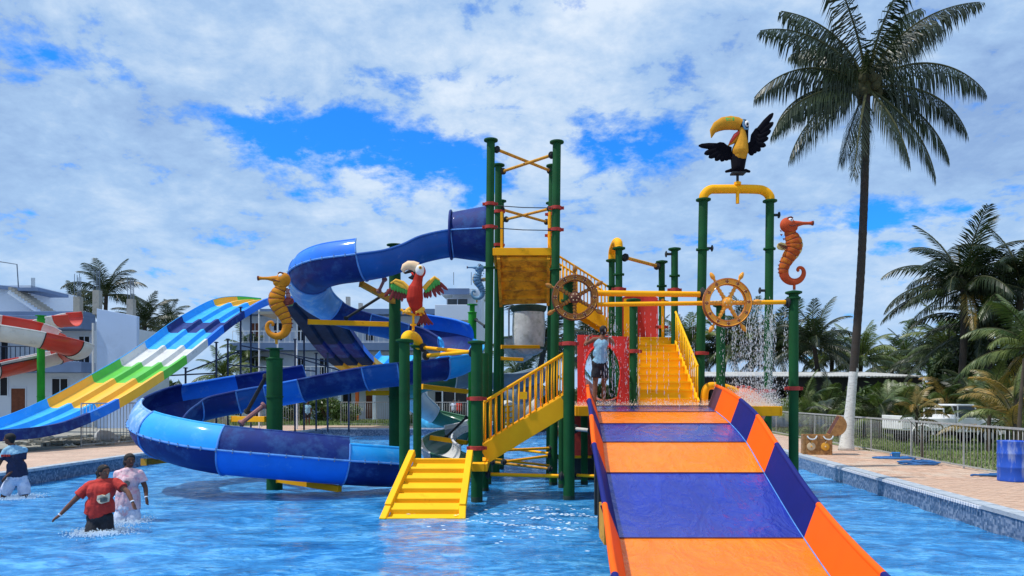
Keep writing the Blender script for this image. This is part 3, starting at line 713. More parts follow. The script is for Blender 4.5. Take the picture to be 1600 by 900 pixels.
def rod(label, p, q_, r, m_='yellow_paint', clamps=True, cat='crossbar', name='crossbar', group='horizontal yellow crossbars of the play structure', pan=False):
    p = Vector(p); q_ = Vector(q_); t = thing(name, label, cat, (p + q_) / 2, group); d = (q_ - p).normalized()
    q = MB()
    q.tube([p + d * .08, q_ - d * .08], r, 10); q.build('bar', m_, t, True)
    if clamps:
        for c, s_ in ((p, 1), (q_, -1)):
            q = MB(); q.tube([c - d * s_ * .02, c + d * s_ * .1], r * 1.5, 10); q.lathe(c + d * s_ * .02, [(r * 2.2, 0), (r * 2.4, .01), (r * 2.4, .03), (r * 1.6, .05)], 12, d * s_); q.build('end_clamp', 'dark_metal', t, True)
    return t
T1, T2, T3, T4 = W(767, 240, 19), W(869, 245, 18.8), W(779, 268, 21), W(863, 265, 21)
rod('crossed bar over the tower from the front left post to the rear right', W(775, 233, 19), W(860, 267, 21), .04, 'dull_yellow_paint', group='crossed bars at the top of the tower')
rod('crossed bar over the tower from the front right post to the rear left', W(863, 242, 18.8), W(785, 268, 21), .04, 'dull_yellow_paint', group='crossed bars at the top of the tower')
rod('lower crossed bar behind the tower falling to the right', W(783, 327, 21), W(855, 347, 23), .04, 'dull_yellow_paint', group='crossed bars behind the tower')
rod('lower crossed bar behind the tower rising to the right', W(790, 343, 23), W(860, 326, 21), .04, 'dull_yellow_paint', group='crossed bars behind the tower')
for y, lb in ((321, 'upper thin dark safety cable between the front tower posts'), (356, 'lower thin dark safety cable between the front tower posts')):
    q = MB(); a = W(770, y, 18.9); b_ = W(865, y + 4, 18.7); q.tube([a, a.lerp(b_, .5) - Z * .02, b_], .012, 6); tag(q.build('safety_cable', 'dark_metal', smooth=True), lb, 'cable')
# bracing near the water
br = [((758, 705, 17.6), (862, 700, 18.8), 'upper back'), ((785, 722, 18.0), (860, 712, 18.8), 'rising middle'), ((768, 722, 18.5), (862, 733, 18.0), 'falling middle'), ((760, 741, 16.4), (880, 744, 16.2), 'nearest'), ((758, 716, 19.0), (862, 728, 21), 'rearmost'),
      ((895, 742, 16.4), (948, 745, 16.0), 'short right'), ((790, 700, 21), (862, 709, 19), 'far thin'), ((868, 714, 19), (930, 714, 19), 'far right')]
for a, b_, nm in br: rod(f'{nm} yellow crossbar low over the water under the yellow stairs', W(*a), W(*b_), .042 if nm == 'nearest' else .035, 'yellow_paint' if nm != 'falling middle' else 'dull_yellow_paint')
rod('thick white outlet pipe beside the top of the big slide', W(897, 670, 17.0), W(926, 673, 16.4), .045, 'fiberglass_white', cat='pipe', name='outlet_pipe')
rod('diagonal yellow pipe between two green posts against the sky', W(975, 402, 19), W(1028, 416, 20.0), .045, 'dull_yellow_paint', cat='pipe', name='water_pipe')
# slide arms: flat yellow beams
def beam(label, p, q_, w_=.14, h=.14, m_='yellow_paint'):
    t = thing('slide_bracket', label, 'bracket', (Vector(p) + Vector(q_)) / 2, 'yellow arms holding the slides')
    q = MB(); q.bar(p, q_, w_, h); q.build('beam', m_, t, bevel=.008)
    q = MB(); d = (Vector(q_) - Vector(p)).normalized(); q.bar(Vector(p) - d * .015, Vector(p) + d * .001, w_ * 1.15, h * 1.15); q.build('end_plate', m_, t)
    return t
beam('yellow arm at half height from the thick post to the upper slide bend', W(483, 503, 21.6), W(608, 507, 21.5))
beam('dull yellow arm leaning down to the thick post beside the parrot wing', W(565, 444, 20.2), W(616, 472, 21.4), m_='dull_yellow_paint')
beam('yellow arm at the foot of the green post in the slide loop', W(436, 749, 17.8), W(531, 764, 16.9))
beam('yellow arm in the fence gap left of the green post', W(366, 655, 19.4), W(417, 655, 18.1))
beam('yellow arm end poking out below the left slide bend', W(225, 722, 17.2), W(285, 716, 18.6), m_='dull_yellow_paint')
beam('short yellow arm behind the parrot post', W(573, 614, 21.5), W(611, 614, 21.5))
beam('yellow arm under the green and white slide, left of the post', W(660, 604, 22.5), W(730, 612, 23.4))
beam('yellow arm low over the water inside the green and white slide', W(674, 684, 24), W(730, 692, 23.5))
beam('yellow arm behind the tower, higher one', W(784, 542, 21.5), W(843, 542, 21.8), .1, .1)
beam('yellow arm behind the tower, lower one', W(782, 560, 22.6), W(818, 562, 22.6), .1, .1)
for lb, a, b_, r, m_ in (('dark strut rising to the parrot from the upper slide arm', (540, 498, 22.2), (608, 455, 21.6), .045, 'dark_metal'), ('short maroon strut above the yellow arm by the parrot', (592, 455, 20.6), (601, 436, 20.2), .045, 'horse_ridge'),
                   ('maroon strut from the green loop post to the slide', (376, 662, 17.6), (413, 633, 17.9), .055, 'horse_ridge'), ('dark strut left of the green loop post', (386, 643, 19.2), (416, 588, 18.2), .05, 'dark_metal'),
                   ('dark strut at the green and white slide', (697, 683, 24), (729, 652, 23.6), .04, 'dark_metal'), ('dark strut from the bright green post up to the tower', (744, 500, 23.4), (758, 510, 21), .035, 'dark_metal')):
    q = MB(); p0, p1 = W(*a), W(*b_); q.tube([p0, p1], r, 8); d = (p1 - p0).normalized(); q.lathe(p0, [(r * 1.5, -.02), (r * 1.8, 0), (r * 1.5, .05)], 10, d); q.lathe(p1, [(r * 1.5, -.05), (r * 1.8, 0), (r * 1.5, .02)], 10, d)
    tag(q.build('slide_strut', m_, smooth=True), lb, 'strut')
# elbow pipes
def elbow(label, ctrl, r, m_='yellow_paint', name='elbow_pipe', flanges=True):
    t = thing(name, label, 'pipe', ctrl[0]); q = MB(); pts = [Vector(p) for p in spline(ctrl, 7)]; q.tube(pts, r, 16); q.build('pipe', m_, t, True)
    if flanges:
        for c in (pts[0], pts[-1]): q = MB(); q.lathe(c, [(r + .01, -.02), (r + .06, -.015), (r + .06, .015), (r + .01, .02)], 16); q.build('flange', 'green_paint', t, True)
    return t
elbow('short fat yellow elbow pipe below the parrot', [W(634, 534, 16.5), W(635, 527, 16.55), W(640, 524, 16.9), W(648, 527, 17.4), W(653, 534, 17.7), W(654, 543, 17.8)], .115, 'bright_yellow_paint')
elbow('tall yellow elbow pipe between two green posts against the sky', [W(967, 388, 19), W(966, 379, 19.1), W(962, 379, 19.6), W(957, 392, 20.2), W(956, 407, 20.3)], .105)
cA, cB = W(1099, 312, 19), W(1203, 314, 19)
elbow('long yellow arch pipe under the toucan', [cA, cA + Vector((.02, 0, .12)), cA + Vector((.16, 0, .25)), cA + Vector((.4, 0, .27)), cB + Vector((-.4, 0, .3)), cB + Vector((-.14, 0, .25)), cB + Vector((-.01, 0, .12)), cB], .115, 'yellow_paint', 'arch_pipe')
# parrot fork bars
for nm, a, b_ in (('upper', (660, 543, 17.7), (740, 551, 16.2)), ('lower', (664, 556, 17.3), (741, 549, 16.1))):
    rod(f'{nm} of the two yellow bars from the elbow posts to the stair post', W(*a), W(*b_), .045, 'yellow_paint', group='pair of yellow bars right of the elbow pipe')
# the two water pipes with wheels
rod('upper long yellow water pipe between the two ship wheels', W(925, 458, 16.3), W(1100, 460, 16.6), .065, cat='pipe', name='water_pipe', group='long water pipes at wheel height')
rod('lower long yellow water pipe running to the seahorse post', W(925, 476, 16.3), W(1234, 472, 16.4), .05, cat='pipe', name='water_pipe', group='long water pipes at wheel height')

# ------------------------------------------------------------------ ship wheels
def wheel(label, c, Rr, m1, m2, rot0, handles, spokes, stud, tilt=0):
    t = thing('ship_wheel', label, 'ship wheel', c); c = Vector(c)
    Q = Matrix.Rotation(tilt, 3, 'Z')
    P_ = lambda r, a, y=0: c + Q @ Vector((r * math.cos(a), y, r * math.sin(a)))
    q = MB(); seg_ = 56
    prof = [(.74, -.05), (.77, -.075), (.8, -.06), (.95, -.06), (.98, -.08), (1.02, -.06), (1.03, 0), (1.02, .05), (.74, .05), (.73, 0)]
    vs = [P_(Rr * r, 2 * math.pi * k / seg_, y) for k in range(seg_) for r, y in prof]; n = len(prof)
    fs = [(k * n + i, k * n + (i + 1) % n, ((k + 1) % seg_) * n + (i + 1) % n, ((k + 1) % seg_) * n + i) for k in range(seg_) for i in range(n)]
    for k, f in enumerate(fs): q.f.append(f); q.m.append(1 if (k % n) in (0, 4, 5) else 0)
    q.v = [tuple(v_) for v_ in vs]; q.build('rim', [m1, m2], t, True)
    q = MB()
    for k in range(12):
        a = math.radians(rot0) + 2 * math.pi * k / 12
        q.ell(P_(Rr * .875, a, -.06), (.038, .02, .038), None, 8, 5, 0); 
        for j in range(4): aa = a + j * math.pi / 2 + .7; q.ell(P_(Rr * .875, a, -.062) + Vector((math.cos(aa) * .03, 0, math.sin(aa) * .03)), (.013, .012, .013), None, 6, 4, 1)
    q.build('rivet', [m2, stud], t, True).__setitem__('kind', 'stuff')
    for k in range(spokes):
        a = math.radians(rot0 + 360 / spokes * k); pts = []; rads = []
        for i in range(21):
            f = i / 20; pts.append(P_(Rr * (.1 + .66 * f), a)); rads.append(.034 + .02 * (math.sin(f * math.pi * 9) * .5 + .5) * (1 - .4 * f) if .1 < f < .93 else .045)
        q = MB(); q.tube(pts, rads, 8); q.m = [1 if (i // 8) % 5 == 2 else 0 for i in range(len(q.f))]; q.build('spoke', [m1, m2 if m2 != 'wheel_brown' else 'wheel_yellow'], t, True)
    for ad in handles:
        a = math.radians(ad); pts = [P_(Rr * (1.0 + .44 * i / 10), a) for i in range(11)]; rads = [.035, .03, .026, .03, .045, .05, .05, .046, .04, .03, .012]
        q = MB(); q.tube(pts, rads, 9); q.build('handle', m1, t, True)
    q = MB(); q.lathe(c + Vector((0, .06, 0)), [(.11, 0), (.13, .03), (.13, .1), (.08, .13), (.06, .15), (.02, .16)], 16, (0, -1, 0)); q.build('hub', m2 if m2 != 'wheel_brown' else m1, t, True)
    q = MB()
    for j in range(6): a = j * math.pi / 3; q.ell(c + Vector((math.cos(a) * .07, -.08, math.sin(a) * .07)), .018, None, 6, 4)
    q.build('hub_bolt', stud, t, True)
    return t
wheel('dark bronze ship wheel with striped spokes on the left green post', W(898, 465, 15.92), .485, 'bronze', 'dark_bronze', 90, (90, 30, -30, 155, 212), 6, 'gold_stud')
wheel('orange yellow ship wheel with white studs on the right water pipe', W(1136, 473, 16.05), .52, 'wheel_yellow', 'wheel_brown', 62, (62, 119, 2, 303, 239), 6, 'gold_stud')

# ------------------------------------------------------------------ tower platform, landings, stairs
def slab(name, label, cat, x0, x1, y0, y1, z0, z1, m_='yellow_paint'):
    t = thing(name, label, cat, ((x0 + x1) / 2, (y0 + y1) / 2, z0))
    q = MB(); q.bb(x0, x1, y0, y1, z1 - .05, z1); q.build('deck_panel', m_, t)
    fr = MB(); fr.bb(x0 - .012, x1 + .012, y0 - .06, y0 - .001, z0, z1 + .004); fr.bb(x0 - .01, x1 + .01, y1 + .001, y1 + .06, z0, z1 + .004)
    fr.bb(x0 - .07, x0 - .013, y0 - .05, y1 + .05, z0, z1 + .002); fr.bb(x1 + .013, x1 + .07, y0 - .05, y1 + .05, z0, z1 + .002); fr.build('edge_frame', m_, t, bevel=.01)
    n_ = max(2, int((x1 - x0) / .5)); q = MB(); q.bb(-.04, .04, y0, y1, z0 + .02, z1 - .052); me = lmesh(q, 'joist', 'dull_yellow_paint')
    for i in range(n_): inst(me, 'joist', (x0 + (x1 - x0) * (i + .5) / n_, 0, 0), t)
    return t
zt = zz_(388, 18.95)
slab('tower_platform', 'small yellow platform high up between the four tower posts', 'platform', T1.x + .12, T2.x - .12, 18.95, 21, zt - .19, zt)
# ribbed yellow-brown underside that drops away behind the platform edge
t = thing('steep_stair', 'steep ribbed stair seen from below, dropping from the high platform', 'stairs', (.3, 20.4, zt - 1.4))
A_ = W(779, 401, 18.99); B_p = W(857, 401, 18.99); C_ = W(783, 476, 20.6); D_ = W(856, 474, 20.6)
q = MB(); q.hexa([A_, B_p, D_, C_, A_ + Vector((0, .14, .02)), B_p + Vector((0, .14, .02)), D_ + Vector((0, .14, .02)), C_ + Vector((0, .14, .02))]); q.build('underside', 'brown_soffit', t)
for k in range(5):
    f = (k + .35) / 5; a = A_.lerp(C_, f); b_ = B_p.lerp(D_, f); q = MB(); q.hexa([a + Vector((.02, -.09, -.02)), b_ + Vector((-.02, -.09, -.02)), b_ + Vector((-.02, -.002, -.05)), a + Vector((.02, -.002, -.05)), a + Vector((.02, -.09, .05)), b_ + Vector((-.02, -.09, .05)), b_ + Vector((-.02, -.002, .1)), a + Vector((.02, -.002, .1))]); q.build('tread', 'brown_soffit', t)
for a, b_ in ((A_, C_), (B_p, D_)):
    q = MB(); q.bar(a + Vector((0, -.05, 0)), b_ + Vector((0, -.05, 0)), .08, .2); q.build('stringer', 'brown_soffit', t)
for s_, px in ((1, 784), (-1, 859)):
    q = MB(); a = W(px, 388, 19.3); q.tube([a, a + Z * .95], .035, 8); q.tube([a + Vector((0, .5, 0)), a + Vector((0, .5, .95))], .03, 8); q.build('guard_rail', 'yellow_paint', t, True)

def stairs(label, A, Bq, wA, wB, nst, rail=(1, -1), m_='yellow_paint', rh=.95, nb=12, strh=.3, side=None, closed=True, group=None, posts=True):
    """A lower, Bq upper point of the stair's centre line; side = horizontal direction across it"""
    A = Vector(A); Bq = Vector(Bq); t = thing('yellow_stairs', label, 'stairs', A, group)
    d = Bq - A; hd = Vector((d.x, d.y, 0)).normalized(); sd_ = Vector(side).normalized() if side else Vector((hd.y, -hd.x, 0))
    rise = d.z / nst
    for i in range(nst):
        f = i / nst; g = (i + 1) / nst; w0 = wA + (wB - wA) * f; w1 = wA + (wB - wA) * g
        p0 = A + Vector((d.x, d.y, 0)) * f; p1 = A + Vector((d.x, d.y, 0)) * g; z = A.z + rise * (i + 1)
        q = MB(); q.hexa([p - Z * p.z + s_ * sd_ * ww / 2 + Z * zz for zz in (z - .035, z) for p, s_, ww in ((p0 - hd * .03, -1, w0), (p0 - hd * .03, 1, w0), (p1, 1, w1), (p1, -1, w1))]); q.build('tread', m_, t)
        if closed:
            q = MB(); q.hexa([p - Z * p.z + s_ * sd_ * w0 / 2 * .995 + Z * zz for zz in (z - rise - .002, z - .037) for p, s_ in ((p0, -1), (p0, 1), (p0 + hd * .02, 1), (p0 + hd * .02, -1))]); q.build('riser', m_, t)
    for s_ in (1, -1):
        a = A + sd_ * s_ * (wA / 2 + .03); b_ = Bq + sd_ * s_ * (wB / 2 + .03)
        q = MB(); q.bar(a + Z * .02, b_ + Z * .02, .05, strh); q.build('stringer', m_, t, bevel=.008)
        if s_ in rail:
            rl = MB(); rl.tube([a + Z * rh, b_ + Z * rh], .03, 8); rl.tube([a + Z * (strh / 2 + .06), b_ + Z * (strh / 2 + .06)], .02, 6); rl.build('handrail', m_, t, True)
            q = MB(); q.tube([(0, 0, strh / 2), (0, 0, rh)], .0165, 6); me = lmesh(q, 'baluster', m_, True)
            for i in range(nb + 1): inst(me, 'baluster', a.lerp(b_, i / nb), t)
    return t
PZ = 2.03                                          # top of the main platform
# stairs from the small landing up to the main platform, running left to right
a = W(756, 0, 16.25); b_ = W(884, 0, 16.25)
stA = stairs('yellow stairs with barred handrail rising right from the small ramp to the main platform', (a.x, 16.75, zz_(712, 16.25)), (b_.x, 16.75, zz_(634, 16.25)), .95, .95, 6, strh=.42, nb=14, rh=1.18, side=(0, -1, 0))
q = MB(); c = W(818, 618, 16.2); q.bb(c.x - .08, c.x + .08, c.y - .03, c.y + .02, c.z - .08, c.z + .08); q.build('sign_plate', 'yellow_paint', stA)
slab('small_landing', 'small yellow landing between the ramp and the stairs', 'platform', W(738, 0, 15.6).x, W(757, 0, 16.2).x + .02, 15.5, 17.1, zz_(726, 15.5) - .14, zz_(726, 15.5) + .02)
# small yellow ramp with ribs
t = thing('yellow_ramp', 'small bright yellow ribbed ramp dipping into the water', 'ramp', W(665, 800, 13.8))
LB, RB, LT, RT = Wz(606, 809, .03), Wz(722, 812, .03), W(649, 716, 15.4), W(730, 716, 15.4)
LB.y = RB.y = 13.75
LB.x = (606 - 800) / F * 13.75; RB.x = (716 - 800) / F * 13.75; LB.z = RB.z = -.03
q = MB(); nrm = (RB - LB).cross(LT - LB).normalized(); q.hexa([LB - nrm * .06, RB - nrm * .06, RT - nrm * .06, LT - nrm * .06, LB, RB, RT, LT]); q.build('panel', 'bright_yellow_paint', t)
for k in range(6):
    f = .08 + k * .165; a = LB.lerp(LT, f); b_ = RB.lerp(RT, f); hgt = .1
    q = MB(); q.hexa([a, b_, b_.lerp(RT, .06), a.lerp(LT, .06), a + nrm * .01 + Z * hgt * .8, b_ + nrm * .01 + Z * hgt * .8, b_.lerp(RT, .1) + Z * hgt, a.lerp(LT, .1) + Z * hgt]); q.build('step', 'bright_yellow_paint', t, bevel=.012)
for s_, a, b_ in ((-1, LB, LT), (1, RB, RT)):
    off = Vector((s_ * .06, 0, 0)); p0 = a + off + Vector((s_ * .02, -.1, .0)); p1 = a.lerp(b_, .12) + off + Z * .08; p2 = b_ + off + Z * .12
    q = MB(); q.bar(p0, p1, .13, .09); q.bar(p1, p2, .13, .15); q.build('side_rail', 'bright_yellow_paint', t, bevel=.015)
q = MB(); q.bar(LB + Vector((-.08, -.04, .02)), RB + Vector((.08, -.04, .02)), .12, .05); q.build('front_lip', 'bright_yellow_paint', t, bevel=.01)
# main platform
xl_, xr_ = W(897, 0, 16.9).x, W(1235, 0, 16.5).x
slab('main_platform', 'wide yellow main platform where the orange and blue slide starts', 'platform', xl_ + .1, xr_ - .1, 16.95, 19.6, PZ - .22, PZ)
# wide stairs
A = Vector((W(1043, 0, 17.6).x, 17.6, PZ)); Bq = Vector((W(1021, 0, 19.7).x + .02, 19.7, zz_(528, 19.7)))
stB = stairs('wide yellow stairs in the middle, rising from the main platform to the red curtain', A, Bq, 1.36, .86, 9, rail=(1,), nb=16, strh=.3, m_='bright_yellow_paint')
Lz = zz_(528, 19.7)
slab('upper_landing', 'yellow landing at the top of the wide stairs', 'platform', 2.55, 4.45, 19.8, 21.6, Lz - .18, Lz)
for s_, px in ((1, 983), (-1, 1042)):
    q = MB(); a = W(px, 0, 19.75); q.bb(a.x - .14, a.x + .14 if s_ > 0 else a.x - .08, 19.72, 19.77, Lz - 1.0 if s_ > 0 else Lz, Lz + 1.05); tag(q.build('guard_panel', 'yellow_paint'), 'flat yellow guard panel left of the wide stairs' if s_ > 0 else 'thin yellow guard post right of the wide stairs', 'panel')
# stairs climbing left behind the dark wheel
A = W(957, 514, 20.4); Bq = W(868, 459, 20.4)
stC = stairs('upper yellow stairs climbing left behind the dark wheel towards the tower', (A.x, 20.9, A.z), (Bq.x, 20.9, Bq.z), .9, .9, 7, nb=16, strh=.3, rh=1.1, side=(0, -1, 0))
# red curtain wall behind landing
t = thing('red_canopy', 'dark red curved back wall above the wide stairs', 'wall panel', W(1001, 525, 21.7))
pts = [(972, 470), (978, 461), (985, 457), (1012, 457), (1020, 461), (1028, 466)]
mb = MB()
for k in range(8):
    px0 = 970 + 58 * k / 8; px1 = 970 + 58 * (k + 1) / 8; tp = lambda p: 458 + max(0, abs(p - 1000) - 8) * .35
    dy = lambda p: 21.8 + .35 * math.sin((p - 970) / 58 * math.pi)
    p0, p1, p2, p3 = W(px0, 528, dy(px0)), W(px1, 528, dy(px1)), W(px1, tp(px1), dy(px1)), W(px0, tp(px0), dy(px0))
    q = MB(); q.hexa([p0, p1, p1 + Vector((0, .05, 0)), p0 + Vector((0, .05, 0)), p3, p2, p2 + Vector((0, .05, 0)), p3 + Vector((0, .05, 0))]); q.build('panel', 'red_curtain', t)
# red archway: outline with an opening
t = thing('red_archway', 'bright red archway panel behind the man on the platform', 'archway', W(942, 632, 17.7))
Ya = 17.7; cx = 942
outer = [(902, 634), (902, 560), (903, 523), (930, 524), (955, 525), (983, 526), (983, 560), (983, 634)]
def arch_in(a): 
    return (cx + 27 * math.cos(a), 588 + 48 * -math.sin(a))
inner = [(918, 634)] + [(941 + 29 * math.cos(math.pi - math.pi * k / 14), 584 - 46 * math.sin(math.pi * k / 14)) for k in range(15)] + [(964, 634)]
q = MB(); n_ = len(inner)
oo = []
for i, (x, y) in enumerate(inner):
    if i == 0: oo.append((902, 634))
    elif i == n_ - 1: oo.append((983, 634))
    elif i < 6: oo.append((902.5, 634 - 111 * i / 5.0))
    elif i > n_ - 7: oo.append((983, 526 + 108 * (i - (n_ - 6)) / 5.0))
    else: oo.append((902.5 + 80 * (i - 5) / (n_ - 11), 523 + 3 * (i - 5) / (n_ - 11)))
I_ = [W(x, y, Ya) for x, y in inner]; O_ = [W(x, y, Ya) for x, y in oo]; th = Vector((0, .07, 0))
for i in range(n_ - 1): q.hexa([O_[i], O_[i + 1], I_[i + 1], I_[i], O_[i] + th, O_[i + 1] + th, I_[i + 1] + th, I_[i] + th])
q.build('arch_panel', 'red_panel', t)
q = MB(); q.tube([p + Vector((0, -.01, 0)) for p in I_], .022, 8); q.build('arch_rim', 'red_panel', t, True)
# red trough beyond the arch
t = thing('red_slide', 'translucent red slide leading away behind the archway', 'slide', W(950, 632, 18.5))
pts = spline([W(945, 625, 18.0), W(950, 626, 19.5), W(956, 632, 21.5), W(960, 645, 23.5)], 6); q = MB()
for i in range(len(pts) - 1):
    a = Vector(pts[i]); b_ = Vector(pts[i + 1])
    for k in range(10):
        a0 = -1.6 + 3.2 * k / 10; a1 = a0 + .32
        f = lambda c, an, r: c + Vector((math.sin(an) * r, 0, .55 - math.cos(an) * r))
        q.hexa([f(a, a0, .58), f(b_, a0, .58), f(b_, a1, .58), f(a, a1, .58), f(a, a0, .55), f(b_, a0, .55), f(b_, a1, .55), f(a, a1, .55)])
q.build('trough', 'pale_pink_slide', t, True)
# dark red drum under the platform
t = thing('red_drum', 'dark red drum shaped slide end under the main platform', 'slide end', W(905, 712, 20))
q = MB(); c = W(905, 678, 20.2); q.lathe(c + Vector((0, -.5, 0)), [(.5, 0), (.56, .02), (.56, .05), (.52, .07), (.52, .9), (.56, .92), (.56, .95), (.5, .97)], 26, (0, 1, 0)); q.build('shell', 'fiberglass_red', t, True)
q = MB(); q.lathe(c + Vector((0, -.53, 0)), [(.6, 0), (.6, .04), (.5, .05)], 26, (0, 1, 0)); q.build('end_ring', 'red_clamp', t, True)
q = MB(); q.bb(c.x - .5, c.x + .5, c.y - .2, c.y + .2, -.5, c.z - .45); q.build('cradle', 'dark_metal', t)
# pale pink dome right behind the big slide
t = thing('pink_dome', 'pale pink moulded dome with a red jagged rim behind the big slide', 'play dome', W(1160, 640, 18.6))
c = W(1158, 640, 18.6); q = MB(); q.ell(c, (.62, .55, .56), None, 22, 12); q.build('dome_shell', 'pale_pink_slide', t, True)
for k in range(9):
    a = math.radians(25 + k * 16); p = c + Vector((math.cos(a) * .62, -.1, math.sin(a) * .57)); q = MB(); q.ell(p, (.08, .06, .045), Matrix.Rotation(-(a - math.pi / 2), 3, 'Y'), 8, 5); q.build('rim_piece', 'red_clamp', t, True)
elb = elbow('yellow moulded hump behind the right wall of the big slide', [W(1100, 640, 18.2), W(1103, 608, 18.2), W(1120, 603, 18.3), W(1150, 612, 18.4), W(1162, 632, 18.4)], .09, flanges=False)

# ------------------------------------------------------------------ the big orange and blue slide
t = thing('wide_slide', 'wide open slide with alternating orange and dark blue panels in front', 'slide', (3.0, 13, 0))
fl = [(932, 1106, 637, 16.93), (933.5, 1119, 643.5, 15.6), (937, 1141, 662, 14.2), (942, 1166, 691, 12.95), (948, 1194, 739, 11.75), (968, 1256, 841, 10.03), (992, 1350, 970, 8.3)]
Ls = []; Rs_ = []
for i, (a, b_, y, Yd) in enumerate(fl):
    z = zz_(y, Yd)
    if i == len(fl) - 1: z = .02; Yd = F * (HC - z) / (y - 620)
    Ls.append(Vector(((a - 800) * Yd / F, Yd, z))); Rs_.append(Vector(((b_ - 800) * Yd / F, Yd, z)))
Ls[0].z = Rs_[0].z = PZ + .012
extra = Vector((-.03, -1.4, -.2)); Ls.append(Ls[-1] + extra); Rs_.append(Rs_[-1] + extra)
cf = ['slide_purple', 'slide_orange', 'slide_purple', 'slide_orange', 'slide_purple', 'slide_orange', 'slide_purple']
cw = ['wall_maroon', 'wall_orange', 'wall_purple', 'wall_orange', 'wall_purple', 'wall_orange', 'wall_purple']
LS = [Vector(p) for p in spline(Ls, 6)]; RS = [Vector(p) for p in spline(Rs_, 6)]
for s in range(len(Ls) - 1):
    q = MB(); 
    for k in range(s * 6, s * 6 + 6):
        a, b_, c, d = LS[k], RS[k], RS[k + 1], LS[k + 1]; dn = Z * -.03
        q.hexa([a + dn, b_ + dn, c + dn, d + dn, a, b_, c, d][::1])
    q.build('floor_panel', cf[s], t, True)
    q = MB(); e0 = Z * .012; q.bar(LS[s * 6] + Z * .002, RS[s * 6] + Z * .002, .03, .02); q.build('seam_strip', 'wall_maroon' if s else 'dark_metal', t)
    for sg, S in ((-1, LS), (1, RS)):
        q = MB(); lean = .17; hgt = .455
        h_ = lambda k: hgt
        up = lambda k: S[k] + Vector((sg * lean, 0, h_(k)))
        if s == 0: continue
        ks = range(s * 6, s * 6 + 6)
        if s == 1: ks = range(0, 12)
        for k in ks:
            a, c = S[k], S[k + 1]; th = Vector((sg * .035, 0, 0))
            q.hexa([a, c, c + th, a + th, up(k), up(k + 1), up(k + 1) + th, up(k) + th] if sg < 0 else [a, a + th, c + th, c, up(k), up(k) + th, up(k + 1) + th, up(k + 1)])
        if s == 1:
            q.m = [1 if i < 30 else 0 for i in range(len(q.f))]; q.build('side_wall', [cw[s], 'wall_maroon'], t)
        else: q.build('side_wall', cw[s], t)
        q = MB(); q.tube([up(k) + Vector((sg * .03, 0, 0)) for k in list(ks) + [ks[-1] + 1]], .04, 10); q.build('rim_roll', 'wall_orange' if s % 2 else 'wall_purple', t, True)
        if s > 1:
            q = MB(); q.bar(S[s * 6] + Vector((sg * .05, 0, -.02)), up(s * 6) + Vector((sg * .05, 0, 0)), .09, .035, up=Vector((0, 1, 0))); q.build('wall_flange', 'wall_maroon', t)
# under frame on the left side
for k in (12, 20, 28):
    q = MB(); p = LS[k]; q.bb(p.x - .1, p.x + .02, p.y - .06, p.y + .06, -.6, p.z - .03); q.build('support_leg', 'dark_metal', t)
q = MB(); p = LS[29]; q.bb(p.x - .22, p.x - .16, p.y - .3, p.y + .3, p.z - .2, p.z + .3); q.build('edge_board', 'dull_yellow_paint', t)
# thin white bead where floor and right wall meet
q = MB(); q.tube([p + Vector((-.005, 0, .008)) for p in RS[6:]], .008, 6); q.build('corner_bead', 'fiberglass_edge', t, True)
